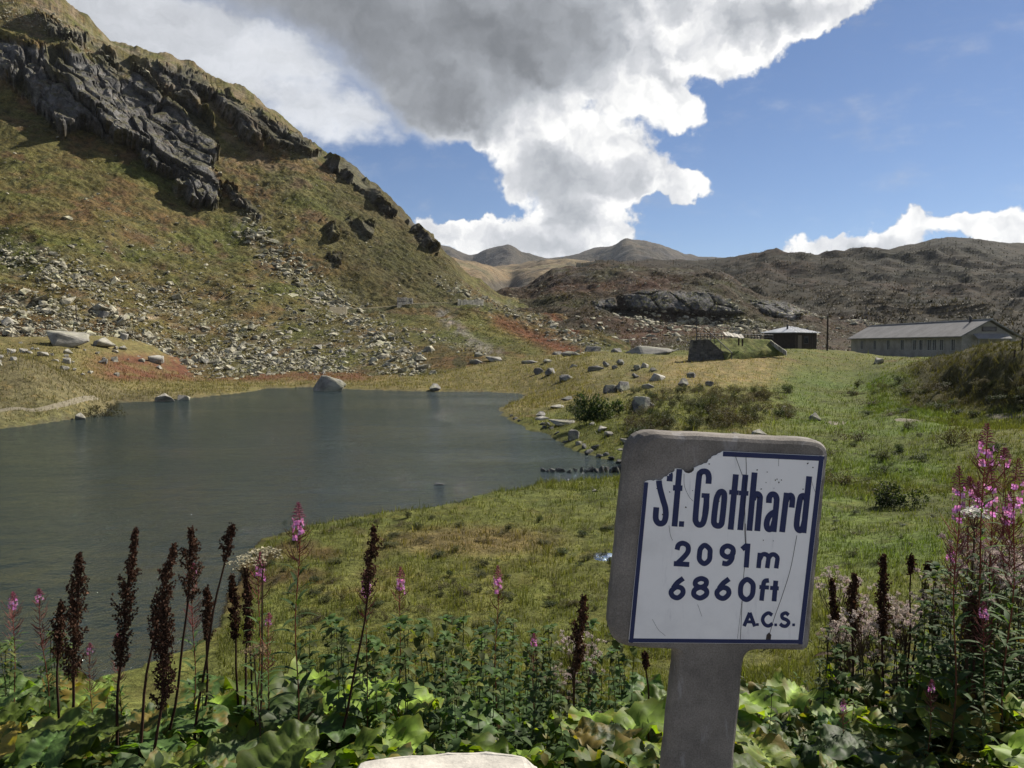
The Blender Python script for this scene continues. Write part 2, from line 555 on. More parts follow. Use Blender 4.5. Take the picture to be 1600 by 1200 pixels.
def mat_concrete():
    m, t = material('weathered_concrete')
    p = t.n('ShaderNodeTexCoord', out=3)
    n1 = t.noise(p, 6, 7, 0.65)
    n2 = t.noise(p, 220, 3, 0.7)
    n3 = t.noise(t.vmath('MULTIPLY', p, (1, 1, 0.3)), 14, 6, 0.7, dist=0.7)
    k = t.math('MULTIPLY', t.ss(n1, 0.3, 0.72, 0.68, 1.25), t.ss(n2, 0.25, 0.75, 0.72, 1.28))
    c = t.mix(1.0, t.mix(1.0, (0.190, 0.172, 0.150), tint_of(t), 'MULTIPLY'), t.n('ShaderNodeCombineColor', {0: k, 1: k, 2: k}), 'MULTIPLY')
    c = t.mix(t.ss(n3, 0.57, 0.66, 0, 0.55), c, (0.30, 0.29, 0.28))
    pits = t.ss(t.n('ShaderNodeTexVoronoi', {'Vector': p, 'Scale': 90.0}), 0.0, 0.16, 1, 0)
    pitm = t.math('MULTIPLY', pits, t.ss(t.noise(p, 9, 2), 0.5, 0.6))
    c = t.mix(t.math('MULTIPLY', pitm, 0.6), c, (0.04, 0.04, 0.04))
    h = t.math('SUBTRACT', t.math('ADD', n1, t.math('MULTIPLY', n2, 0.25)), t.math('MULTIPLY', pitm, 0.5))
    finish(t, t.n('ShaderNodeBsdfPrincipled', {'Base Color': c, 'Roughness': 0.93, 'Specular IOR Level': 0.2, 'Normal': bump(t, h, 0.6, 0.006)}))
    return m


def mat_enamel(name, col, chips):
    m, t = material(name)
    p = t.n('ShaderNodeTexCoord', out=3)
    n1 = t.noise(p, 7, 6, 0.65)
    n2 = t.noise(t.vmath('MULTIPLY', p, (6, 1, 1)), 10, 5, 0.6)
    c = t.mix(t.ss(n1, 0.45, 0.75, 0, 0.35), col, tuple(x * 0.72 for x in col))
    c = t.mix(t.ss(n2, 0.58, 0.75, 0, 0.3), c, (0.42, 0.42, 0.44) if chips else tuple(x * 1.5 for x in col))
    sp = t.ss(t.n('ShaderNodeTexVoronoi', {'Vector': t.vmath('ADD', p, (0.37, 0, 0.11)), 'Scale': 42.0}), 0.03, 0.075, 1, 0)
    reg = t.ss(t.noise(t.vmath('ADD', p, (3.1, 0, 1.7)), 7, 3), 0.56, 0.66)
    c = t.mix(t.math('MULTIPLY', sp, reg), c, (0.035, 0.03, 0.03))
    finish(t, t.n('ShaderNodeBsdfPrincipled', {'Base Color': c, 'Roughness': 0.32, 'Specular IOR Level': 0.35, 'Normal': bump(t, n1, 0.08, 0.004)}))
    return m


M['concrete'] = mat_concrete()
M['enamel'] = mat_enamel('white_enamel', (0.84, 0.83, 0.81), True)
M['blue'] = mat_enamel('blue_enamel', (0.012, 0.022, 0.085), False)
M['crack'] = mat_plain('rust_crack', (0.06, 0.05, 0.045), 0.9)
M['pale_wood'] = mat_plain('sunlit_board', (0.42, 0.39, 0.33), 0.85, nscale=4)  # table boards: wood tone lightened for the sunlight on them
M['wood'] = mat_plain('weathered_wood', (0.16, 0.13, 0.10), 0.85, nscale=4, stretch=(1, 1, 8))
M['dark_wood'] = mat_plain('dark_timber', (0.045, 0.033, 0.026), 0.85, nscale=3, lo=0.7)
M['metal'] = mat_plain('painted_steel', (0.05, 0.05, 0.055), 0.6)
M['plaster'] = mat_plain('grey_plaster', (0.30, 0.285, 0.26), 0.9, nscale=0.8, lo=0.8)
M['roof'] = mat_plain('fibre_cement_roof', (0.185, 0.182, 0.178), 0.85, nscale=0.5, lo=0.85, spec=0.15, stretch=(0.8, 1.0, 1.0))
M['tin'] = mat_plain('sheet_metal_roof', (0.42, 0.43, 0.44), 0.45, nscale=0.6, spec=0.5)
M['frame'] = mat_plain('window_frame', (0.42, 0.41, 0.38), 0.7)
M['curb'] = mat_plain('pale_kerb_stone', (0.47, 0.445, 0.39), 0.9, nscale=9, lo=0.78, bstr=0.5, bdist=0.01)
M['path'] = mat_plain('path_gravel', (0.165, 0.145, 0.10), 0.95, nscale=3, coords='world')
M['stonework'] = mat_rock('dry_stone', (0.10, 0.098, 0.095), 2.5, amount=0.15)


def mat_glass():
    m, t = material('dark_pane')
    finish(t, t.n('ShaderNodeBsdfPrincipled', {'Base Color': (0.015, 0.017, 0.02, 1), 'Roughness': 0.08, 'Specular IOR Level': 0.5}))
    return m


M['pane'] = mat_glass()


def mat_water():
    m, t = material('lake_water')
    p = pos_of(t)
    q = t.vmath('MULTIPLY', p, (1.0, 0.6, 1.0))
    n1 = t.noise(q, 1.9, 6, 0.66, dist=0.3)
    n2 = t.noise(t.vmath('MULTIPLY', p, (0.8, 1.3, 1)), 0.8, 3, 0.55)
    n3 = t.noise(p, 8.0, 3, 0.6)
    gust = t.ss(t.noise(t.vmath('MULTIPLY', p, (0.05, 0.12, 1)), 1.0, 4, 0.6), 0.3, 0.7, 0.5, 1.35)
    h = t.math('ADD', t.math('MULTIPLY', n2, 1.7), t.math('ADD', n1, t.math('MULTIPLY', n3, 0.45)))
    b = t.n('ShaderNodeBump', {'Height': t.math('MULTIPLY', h, gust), 'Strength': 1.0, 'Distance': 0.20})
    fr = t.n('ShaderNodeFresnel', {'IOR': 1.47, 'Normal': b})
    gl = t.n('ShaderNodeBsdfGlossy', {'Color': (0.92, 0.97, 1.0, 1), 'Roughness': 0.05, 'Normal': b})
    tr = t.n('ShaderNodeBsdfTransparent', {'Color': (0.55, 0.58, 0.40, 1)})
    df = t.n('ShaderNodeBsdfDiffuse', {'Color': (0.040, 0.062, 0.060, 1)})
    body = t.n('ShaderNodeMixShader', {0: 0.38, 1: tr, 2: df})
    finish(t, t.n('ShaderNodeMixShader', {0: fr, 1: body, 2: gl}))
    return m


M['water'] = mat_water()


# ------------------------------------------------------------------ near ground, shaped from surveyed heights; lake level is z = 0
SHORE_PX = [(0, 670), (60, 662), (130, 652), (165, 641), (182, 629), (240, 627), (300, 622), (370, 615), (420, 607), (487, 605), (540, 608), (600, 610), (680, 612),
            (760, 612.5), (812, 615), (822, 619), (812, 627), (790, 633), (780, 643), (795, 655), (825, 668), (862, 682), (885, 697), (910, 708), (955, 718), (985, 728),
            (960, 748), (900, 753), (830, 762), (760, 776), (720, 788), (640, 800), (540, 812), (460, 826), (405, 848), (378, 880), (362, 920), (345, 975), (300, 1015),
            (200, 1050), (100, 1080), (0, 1105)]
sh_d = ray(*np.array(SHORE_PX, float).T)
shore = (sh_d * (-EYE / sh_d[:, 2])[:, None])[:, :2]
shore = np.concatenate([shore, [[-12, 11.5], [-25, 13], [-42, 24], [-46, 40], [-38, 47]]])

ctrl = []
for x in (-14, -9, -5, -2.5, 0, 2.5, 5, 9, 14):
    far = 0.25 if x > 0 else 0.0
    ctrl += [(x, -6, 3.4), (x, 0, 3.4), (x, 2.3, 3.38), (x, 3.4, 2.98 + far * .4), (x, 5, 2.2 + far), (x, 7, 1.45 + far * 1.3)]
for x in (-9, -5):
    ctrl += [(x, 9.5, .5)]
ctrl += [(0, 9.5, .75), (3, 9.5, .95), (6, 9.5, 1.35), (9, 10, 1.9), (13, 10, 2.2), (0, 12.5, .42), (3, 13, .5), (6, 13.5, .9), (9, 14, 1.3)]
PX = [(640, 900, 16.2), (800, 860, 19), (850, 800, 23.8), (930, 780, 24), (930, 850, 19), (600, 850, 19.4), (1350, 800, 22), (1350, 720, 32), (1350, 650, 49), (1350, 600, 70),
      (1300, 562, 92), (1580, 850, 15), (1590, 720, 27), (1500, 700, 32), (1590, 640, 41), (1545, 628, 44.5), (1500, 615, 51), (1450, 603, 59), (1400, 592, 62), (1660, 650, 39),
      (1590, 541, 45.5), (1545, 546, 50), (1500, 554, 56), (1450, 567, 62), (1400, 580, 66), (1700, 536, 44), (1800, 536, 44), (1800, 640, 33),
      (1590, 590, 43.3), (1545, 587, 47.3), (1600, 541, 51), (1600, 551, 60), (1500, 556, 66), (1500, 670, 36), (1590, 670, 34), (1420, 640, 47),
      (1100, 640, 46), (1150, 670, 38), (1010, 650, 43), (1050, 600, 63), (1000, 565, 86), (900, 562, 93), (750, 583, 101), (850, 592, 87),
      (960, 660, 41), (1200, 552, 94), (1250, 550, 93), (1330, 562, 90), (1385, 566, 84), (1080, 564, 85), (1140, 560, 85), (1000, 548, 108), (930, 553, 110), (1300, 547, 118), (1360, 557, 125), (1210, 547, 112),
      (300, 600, 95), (300, 583, 113), (600, 592, 105), (500, 596, 100), (680, 597, 98), (30, 570, 58), (75, 600, 56), (0, 560, 60), (0, 640, 51), (140, 618, 60), (-150, 560, 58), (-150, 640, 48),
      (170, 600, 80), (150, 570, 92), (100, 545, 96), (200, 562, 106), (380, 580, 118), (0, 545, 96), (-200, 545, 96), (60, 565, 78), (0, 556, 76)]
for u, v, D in PX:
    ctrl.append(tuple(P(u, v, D)))
ctrl += [(60, 60, 3.4), (75, 80, 3.5), (60, 100, 3.2), (58, 130, 3.2), (-70, 60, 4), (-70, 100, 6), (0, 135, 3.5), (40, 135, 3.5), (-60, 130, 8), (30, 25, 2.4), (40, 40, 4.4), (25, 10, 2.8), (70, 20, 3.5),
         (-30, -6, 3.2), (-30, 4, 2.5), (30, -6, 3.4), (-60, 10, 2.0), (-60, 30, 2.0), (50, 50, 3.4), (52, 70, 3.0)]
for sx_, sy_ in shore:
    ctrl.append((sx_, sy_, 0.06))
ctrl = np.array(ctrl)


def tps(a, b):
    r2 = ((a[:, None, :] - b[None]) ** 2).sum(-1)
    return np.where(r2 > 1e-12, r2 * np.log(r2 + 1e-12) * 0.5, 0)


# distances are compressed so that near and far control points carry equal weight
def squash(x, y):
    r = np.hypot(x, y); s = np.log1p(r / 6.0) * 12 / np.maximum(r, 1e-6)
    return np.stack([x * s, y * s], -1)


cp = squash(ctrl[:, 0], ctrl[:, 1])
n_ = len(cp)
A_ = np.zeros((n_ + 3, n_ + 3))
A_[:n_, :n_] = tps(cp, cp) + np.eye(n_) * 0.3
A_[:n_, n_:] = np.c_[np.ones(n_), cp]; A_[n_:, :n_] = A_[:n_, n_:].T
wgt = np.linalg.solve(A_, np.r_[ctrl[:, 2], 0, 0, 0])


def base_z(x, y):
    q = squash(x.ravel(), y.ravel()); out = np.empty(len(q))
    for i in range(0, len(q), 20000):
        c = q[i:i + 20000]
        out[i:i + 20000] = tps(c, cp) @ wgt[:n_] + wgt[n_] + c @ wgt[n_ + 1:]
    return out.reshape(x.shape)


AZ = np.r_[np.linspace(-math.pi, -0.82, 40)[:-1], np.linspace(-0.82, 0.82, 500), np.linspace(0.82, math.pi, 40)[1:]]
RR = np.r_[0.0, np.geomspace(0.4, 150, 350), np.geomspace(160, 7400, 24)]
ga, gr = np.meshgrid(AZ, RR)
gx, gy = gr * np.sin(ga), gr * np.cos(ga)
gz = base_z(gx, gy)
far_k = sstep(gr, 125, 175)
gz = gz * (1 - far_k) + 2.5 * far_k
gz = np.where(gy < 1.0, gz * sstep(gy, -8, 1) + 3.4 * (1 - sstep(gy, -8, 1)), gz)
sd = sdist(gx, gy, shore) + 0.5 * fbm(gx * .5, gy * .5, 3, 3) * sstep(gr, 8, 30)
lift = np.maximum(gz, 0.03 + 0.22 * sstep(sd, 0.0, 0.9) + 0.01 * np.clip(sd, 0, 30))
tus = sstep(sd, 0.2, 2.0) * sstep(gr, 3, 9)
bump_z = tus * (0.07 * fbm(gx * .55, gy * .55, 3, 11) + 0.045 * fbm(gx * 2.0, gy * 2.0, 2, 12) + 0.16 * sstep(gr, 25, 60) * fbm(gx * .28, gy * .28, 3, 14))
gu, gv = proj(np.stack([gx, gy, lift], -1))
mound = sstep(gu, 1390, 1450) * sstep(gy, 40, 43) * (1 - sstep(gy, 62, 70)) * sstep(gv, 650, 625)
bump_z = bump_z + mound * (0.34 * fbm(gx * .8, gy * .8, 3, 21))
gz = np.where(sd > 0, lift + bump_z * (1 - far_k), -0.05 - 1.5 * sstep(-sd, 0, 9) - 0.05 * np.clip(-sd, 0, 1))


def ground_z(x, y):
    x = np.asarray(x, float); y = np.asarray(y, float)
    a = np.arctan2(x, y); r = np.hypot(x, y)
    i = np.clip(np.searchsorted(RR, r) - 1, 0, len(RR) - 2); j = np.clip(np.searchsorted(AZ, a) - 1, 0, len(AZ) - 2)
    fr = np.clip((r - RR[i]) / (RR[i + 1] - RR[i]), 0, 1); fa = np.clip((a - AZ[j]) / (AZ[j + 1] - AZ[j]), 0, 1)
    return (gz[i, j] * (1 - fr) * (1 - fa) + gz[i + 1, j] * fr * (1 - fa) + gz[i, j + 1] * (1 - fr) * fa + gz[i + 1, j + 1] * fr * fa)


def gz1(x, y):
    return float(ground_z(np.array([x]), np.array([y]))[0])


DSTEP = np.geomspace(2.2, 135, 420)


def hit(u, v):
    """first ground point along the sight line through photo pixels (u, v)"""
    u = np.atleast_1d(np.asarray(u, float)); v = np.atleast_1d(np.asarray(v, float))
    d = ray(u, v)
    out = np.full((len(u), 3), np.nan); done = np.zeros(len(u), bool)
    prev = DSTEP[0]
    for D in DSTEP:
        p = d * D; p[:, 2] += EYE
        below = (p[:, 2] <= np.maximum(ground_z(p[:, 0], p[:, 1]), 0)) & ~done
        if below.any():
            q = d[below] * (0.5 * (D + prev)); q[:, 2] += EYE
            out[below] = q
            done |= below
        prev = D
    return out


# colours of the ground cover (the mound's colour also holds its shade)
def lerp(c, col, k):
    return c * (1 - k[..., None]) + np.array(col) * k[..., None]


def ground_tint(x, y, sd_):
    u, v = proj(np.stack([x, y, ground_z(x, y)], -1))
    r = np.hypot(x, y)
    n1 = fbm(x * .22, y * .22, 4, 41); n2 = fbm(x * .06 + 3, y * .06, 3, 42); n3 = fbm(x * .9, y * .9, 3, 43)
    c = np.zeros(x.shape + (3,)) + np.array([0.090, 0.098, 0.026])
    c = lerp(c, (0.120, 0.112, 0.034), sstep(n1 + .4 * n3, -.1, .9) * .7)
    c = lerp(c, (0.062, 0.074, 0.020), sstep(-n1 + .5 * n3, .25, .9) * .8)
    c = lerp(c, (0.080, 0.050, 0.026), sstep(n2 + .5 * n1 + .5 * n3, .45, .95) * .7)
    fronty = y > 5
    # dry yellow fringe on the far shore and on the bank between the lake and the boulders
    k = sstep(y, 48, 62) * (1 - sstep(x, 5, 22)) * fronty
    c = lerp(c, (0.145, 0.120, 0.054), k * (.75 + .3 * n3).clip(0, 1))
    c = lerp(c, (0.20, 0.165, 0.075), sstep(fbm(x * .5, y * .5, 3, 47), .2, .8) * k * .7)
    k = sstep(u, 110, 190) * (1 - sstep(u, 540, 640)) * sstep(v, 599, 590) * sstep(v, 548, 560) * fronty * sstep(y, 60, 80)
    c = lerp(c, (0.118, 0.050, 0.032), k * (.72 + .4 * n1 + .4 * n3).clip(0, .92))
    # left bank: worn grey green with bare soil
    k = (1 - sstep(x, -33, -27)) * sstep(y, 40, 46) * (1 - sstep(y, 74, 84))
    c = lerp(c, (0.115, 0.100, 0.055), k * .8)
    # dry grass over the rise before the bunker
    k = sstep(u, 1000, 1060) * (1 - sstep(u, 1190, 1260)) * sstep(v, 552, 560) * (1 - sstep(v, 592, 612)) * fronty
    c = lerp(c, (0.20, 0.155, 0.070), k * (.75 + .5 * n3).clip(0, 1))
    # fresh green in the middle of the right meadow
    k = sstep(u, 1180, 1260) * (1 - sstep(u, 1440, 1540)) * sstep(v, 570, 590) * (1 - sstep(v, 850, 950)) * fronty
    c = lerp(c, (0.072, 0.108, 0.024), k * .85 * (0.6 + .8 * n1).clip(0, 1))
    # the mound: brown tussock, darkened to carry the shade of its slope
    k = sstep(u, 1380, 1450) * sstep(y, 39, 42) * (1 - sstep(y, 64, 72)) * sstep(v, 648, 630)
    c = lerp(c, (0.056, 0.049, 0.021), k * .9)
    # reddish stalks in the marsh tongue
    k = (1 - sstep(np.hypot((u - 735) / 190, (v - 845) / 30), .4, 1.1)) * fronty
    c = lerp(c, (0.13, 0.085, 0.045), k * .6)
    # bank and road side under the plants: dark soil
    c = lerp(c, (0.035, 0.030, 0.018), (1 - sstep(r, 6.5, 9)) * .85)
    c = lerp(c, (0.20, 0.195, 0.185), (1 - sstep(y, 1.6, 2.1)) * .95)      # asphalt of the pass road behind the viewer
    # lake bed
    c = lerp(c, (0.085, 0.080, 0.050), sstep(-sd_, -.05, .25))
    c = lerp(c, (0.075, 0.078, 0.042), sstep(-sd_, 1.0, 5.0))
    return np.clip(c, .004, 1)


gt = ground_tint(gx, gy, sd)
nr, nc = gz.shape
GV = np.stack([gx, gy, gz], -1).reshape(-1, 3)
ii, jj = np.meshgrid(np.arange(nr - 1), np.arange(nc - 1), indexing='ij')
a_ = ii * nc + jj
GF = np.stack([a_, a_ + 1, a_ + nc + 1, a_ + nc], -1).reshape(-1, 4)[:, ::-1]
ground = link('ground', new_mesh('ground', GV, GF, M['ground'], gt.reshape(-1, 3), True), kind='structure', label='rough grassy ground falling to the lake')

# lake surface, tucked a little under the banks
cen = shore.mean(0)
nxt = np.roll(shore, -1, 0); prv = np.roll(shore, 1, 0)
tg = nxt - prv; nrm = np.stack([tg[:, 1], -tg[:, 0]], -1); nrm /= np.linalg.norm(nrm, axis=1)[:, None]
area = 0.5 * np.sum(shore[:, 0] * nxt[:, 1] - nxt[:, 0] * shore[:, 1])
nrm *= 1 if area > 0 else -1
wp = shore + nrm * 1.3
bm = bmesh.new()
f_ = bm.faces.new([bm.verts.new((x, y, 0.0)) for x, y in wp])
bmesh.ops.triangulate(bm, faces=[f_])
bmesh.ops.recalc_face_normals(bm, faces=bm.faces)
if sum(f.normal.z for f in bm.faces) < 0:
    bmesh.ops.reverse_faces(bm, faces=bm.faces)
me = bpy.data.meshes.new('lake'); bm.to_mesh(me); bm.free(); me.materials.append(M['water'])
lake = link('lake', me, kind='structure', label='small dark green mountain lake with wind ripples')


# ------------------------------------------------------------------ mountains as height fields between surveyed profile lines
def relief(name, cols, nu, nt, shape, tint, mat, smooth=False, uf=None, t=None):
    """cols: {u: [(v, D), ...]} profile from the foot to the skyline and beyond, equal counts"""
    us = sorted(cols); K = len(cols[us[0]])
    uf = np.linspace(us[0], us[-1], nu) if uf is None else uf
    nu = len(uf)
    zk = np.empty((K, nu)); dk = np.empty((K, nu)); xs = (uf - 800) / FPX
    for k in range(K):
        vv = pchip(us, [cols[u][k][0] for u in us], uf); dd = pchip(us, [cols[u][k][1] for u in us], uf)
        p = P(uf, vv, dd)
        dk[k] = dd; zk[k] = p[:, 2]
    t = np.linspace(0, K - 1, nt) if t is None else t
    i = np.clip(t.astype(int), 0, K - 2); f = t - i
    # monotone Hermite through the profile points of each column
    def herm(a):
        m = np.empty_like(a); dl = np.diff(a, axis=0)
        m[0], m[-1] = dl[0], dl[-1]
        prod = dl[:-1] * dl[1:]
        m[1:-1] = np.where(prod > 0, 2 * prod / (dl[:-1] + dl[1:] + 1e-9 * np.sign(dl[1:] + 1e-12)), 0)
        F = f[:, None]
        return ((1 + 2 * F) * (1 - F) ** 2 * a[i] + F * (1 - F) ** 2 * m[i] + F * F * (3 - 2 * F) * a[i + 1] + F * F * (F - 1) * m[i + 1])
    D = herm(dk); Z = herm(zk)
    X = D * xs[None, :]
    X, Y, Z = shape(X, D, Z, t[:, None] + 0 * X)
    pts = np.stack([X, Y, Z], -1)
    U, V = proj(pts)
    dx = np.gradient(pts, axis=1); dy = np.gradient(pts, axis=0)
    nrm_ = np.cross(dx, dy); nrm_ /= np.linalg.norm(nrm_, axis=-1, keepdims=True) + 1e-12
    nrm_ *= np.sign(nrm_[..., 2:3] + 1e-9)
    T = tint(X, Y, Z, U, V, nrm_)
    ny, nx = X.shape
    a, b = np.meshgrid(np.arange(ny - 1), np.arange(nx - 1), indexing='ij')
    q = a * nx + b
    F = np.stack([q, q + 1, q + nx + 1, q + nx], -1).reshape(-1, 4)
    o = link(name, new_mesh(name, pts.reshape(-1, 3), F, mat, np.clip(T, .003, 1).reshape(-1, 3), smooth), kind='structure')
    return o, pts, nrm_, U, V, T


def facets(x, y, seed, tilt):
    """broken rock: every cell is a plane with its own height and tilt"""
    x0 = np.floor(x); y0 = np.floor(y)
    g1 = np.full(x.shape, 9.0); g2 = np.full(x.shape, 9.0); val = np.zeros(x.shape)
    for i in (-1, 0, 1):
        for j in (-1, 0, 1):
            cx = x0 + i; cy = y0 + j
            qx = cx + _h(cx, cy, seed) - x; qy = cy + _h(cx, cy, seed + 5) - y
            d = np.hypot(qx, qy)
            v = _h(cx, cy, seed + 9) + tilt * ((_h(cx, cy, seed + 11) - .5) * qx + (_h(cx, cy, seed + 13) - .5) * qy)
            nearer = d < g1
            g2 = np.where(nearer, g1, np.minimum(g2, d))
            val = np.where(nearer, v, val)
            g1 = np.where(nearer, d, g1)
    return val, g2 - g1


# the long slope on the left with its crags
LM = {-1500: [(640, 60), (560, 70), (450, 85), (330, 105), (180, 130), (20, 150), (-250, 200), (-200, 330), (100, 700)],
      -700: [(640, 70), (562, 80), (480, 100), (380, 120), (260, 145), (120, 180), (-200, 250), (-160, 400), (150, 800)],
      0: [(600, 85), (560, 98), (480, 119), (400, 141), (300, 166), (170, 203), (-62, 272), (-50, 420), (250, 900)],
      100: [(600, 88), (556, 101), (480, 122), (400, 145), (300, 174), (200, 203), (4, 256), (30, 400), (290, 900)],
      150: [(603, 92), (562, 106), (480, 127), (400, 150), (300, 181), (220, 205), (50, 252), (70, 395), (300, 900)],
      200: [(605, 95), (566, 110), (480, 133), (400, 157), (300, 187), (225, 208), (84, 250), (105, 390), (310, 900)],
      300: [(608, 100), (572, 117), (480, 145), (400, 170), (310, 199), (225, 224), (114, 255), (130, 390), (330, 900)],
      400: [(610, 103), (576, 118), (480, 155), (410, 180), (330, 206), (250, 228), (168, 250), (180, 380), (350, 900)],
      500: [(610, 103), (577, 116), (485, 163), (420, 187), (350, 208), (290, 227), (238, 243), (250, 370), (400, 900)],
      580: [(608, 102), (577, 114), (485, 168), (430, 192), (380, 210), (330, 227), (288, 240), (300, 360), (430, 900)],
      640: [(605, 102), (576, 112), (485, 173), (440, 195), (400, 211), (370, 224), (343, 235), (352, 350), (450, 900)],
      690: [(603, 102), (573, 112), (487, 176), (455, 195), (430, 208), (408, 220), (393, 230), (402, 340), (460, 900)],
      740: [(600, 103), (570, 113), (500, 168), (480, 185), (465, 200), (450, 214), (440, 225), (448, 330), (480, 900)],
      800: [(595, 105), (563, 116), (520, 155), (505, 175), (492, 195), (480, 212), (469, 226), (480, 320), (500, 900)],
      870: [(590, 108), (558, 120), (532, 148), (520, 168), (506, 190), (494, 210), (485, 226), (495, 300), (510, 900)],
      930: [(585, 112), (554, 124), (543, 142), (535, 158), (527, 178), (520, 200), (513, 222), (520, 280), (530, 900)],
      985: [(585, 116), (556, 130), (552, 142), (549, 155), (547, 172), (545, 195), (543, 215), (545, 260), (550, 900)]}
for _u in LM:                                           # room for the roughness that is added along the crest
    if 90 < _u < 900:
        _v, _d = LM[_u][6]
        LM[_u][6] = (_v + (13 if _u < 650 else 6), _d)
CRAGS = [[(-60, 20), (0, 62), (60, 72), (110, 78), (160, 100), (185, 125), (215, 112), (258, 150), (300, 152), (335, 195), (342, 232), (332, 262), (346, 292), (340, 328), (300, 318), (272, 284),
          (230, 268), (212, 236), (170, 222), (128, 200), (95, 215), (45, 158), (0, 122), (-60, 90)],
         [(345, 284), (362, 290), (415, 336), (405, 346), (368, 324)], [(330, 140), (362, 150), (400, 200), (412, 240), (393, 230), (350, 190), (333, 165)],
         [(228, 95), (300, 103), (345, 146), (335, 160), (300, 150), (250, 130)], [(508, 246), (546, 242), (578, 285), (622, 330), (618, 341), (583, 320), (553, 290), (513, 265)],
         [(620, 334), (652, 345), (688, 388), (682, 400), (650, 372)], [(543, 340), (580, 345), (592, 372), (575, 376), (553, 360)], [(505, 394), (535, 394), (542, 416), (515, 421)],
         [(385, 163), (440, 195), (488, 226), (478, 240), (440, 226), (408, 200)], [(50, 20), (100, 38), (150, 62), (128, 76), (60, 42)], [(500, 345), (520, 350), (530, 372), (515, 375)],
         [(265, 285), (300, 290), (320, 330), (300, 326), (270, 302)],
         [(140, 62), (200, 92), (250, 108), (300, 122), (338, 150), (300, 158), (255, 148), (215, 114), (185, 122), (155, 98)],
         [(338, 142), (400, 172), (452, 204), (505, 242), (480, 250), (430, 232), (395, 208), (350, 172)]]
SCREE = [([(-40, 385), (60, 410), (130, 440)], 26, 1.0), ([(-40, 480), (150, 500), (260, 545), (400, 565), (520, 570)], 36, .95), ([(120, 430), (250, 470), (380, 520), (470, 560)], 40, .65),
         ([(385, 352), (425, 400), (470, 440)], 22, .9), ([(425, 395), (520, 470), (590, 520), (640, 572)], 30, .75), ([(470, 480), (560, 545), (650, 576)], 30, .6),
         ([(690, 440), (760, 472), (850, 502), (935, 545)], 13, .9), ([(440, 225), (492, 246)], 10, .8), ([(600, 500), (680, 530), (760, 552)], 10, .5), ([(500, 300), (600, 400), (690, 455)], 40, .18),
         ([(200, 380), (330, 440), (450, 500)], 60, .28), ([(300, 240), (420, 300), (520, 370)], 40, .16), ([(0, 250), (200, 360)], 60, .06), ([(-20, 10), (60, 30), (160, 75), (260, 120)], 22, .75), ([(0, 520), (200, 560)], 30, 1.0),
         ([(790, 480), (870, 520), (900, 548)], 16, .4)]


def crag_mask(U, V, soft=6.0):
    m = np.zeros(U.shape)
    wob = 5 * fbm(U / 23, V / 23, 3, 71) + 3 * fbm(U / 7, V / 7, 2, 72)
    for _k, poly in enumerate(CRAGS):
        pl = np.array(poly); wt_ = (1, .9, .9, .9, .85, .8, .5, .5, .8, .7, .45, .8, .6, .6)[_k]
        sel = (U > pl[:, 0].min() - 30) & (U < pl[:, 0].max() + 30) & (V > pl[:, 1].min() - 30) & (V < pl[:, 1].max() + 30)
        if sel.any():
            d = sdist(U[sel], V[sel], pl) + wob[sel]
            m[sel] = np.maximum(m[sel], wt_ * sstep(-d, -soft * .4, soft))
    return m


def scree_density(U, V):
    s = np.zeros(U.shape)
    for pts, wd, k in SCREE:
        s = np.maximum(s, k * np.exp(-(pline(U, V, pts) / wd) ** 2))
    return s


def lm_shape(X, Y, Z, t):
    up = sstep(t, 1.0, 2.2)
    beyond = sstep(t, 6.0, 6.6)
    n = 2.2 * fbm(X * .03, Y * .03, 4, 51) + .5 * fbm(X * .14, Y * .14, 3, 52) + .30 * fbm(X * .6, Y * .6, 2, 53)
    Z = Z + n * (.12 + .88 * up) + beyond * 4 * fbm(X * .03, Y * .03, 3, 54)
    U, V = proj(np.stack([X, Y, Z], -1))
    m = crag_mask(U, V) * (1 - beyond)
    # jointed rock: two sizes of blocks, their long axis running down to the right like the bedding
    h = X * .85 + Y * .35
    ca, sa = math.cos(R(52)), math.sin(R(52))
    wv = 2.0 * fbm(h * .08, Z * .08, 3, 61)
    a = h * ca - Z * sa + wv; b = h * sa + Z * ca + wv
    f1, e1 = facets(a / 26, b / 9.0, 3, 1.3); f2, e2 = facets(a / 9.0, b / 3.6, 5, 1.2); f3, e3 = facets(a / 2.8, b / 1.5, 8, 1.0)
    out = m * (2.6 + 6.0 * f1 + 2.4 * f2 + .75 * f3 + .8 * fbm(a * .1, b * .1, 3, 63)) - m * 2.4 * np.exp(-(e1 / .05) ** 2) - m * .7 * np.exp(-(e2 / .07) ** 2)
    gap = sstep(fbm(a / 34, b / 7.0, 3, 66), .28, .55)
    out = out * sstep(m, .05, .5) * (1 - gap)
    # push out of the slope towards the valley
    X = X + out * .42; Y = Y - out * .80; Z = Z + out * .22
    return X, Y, Z


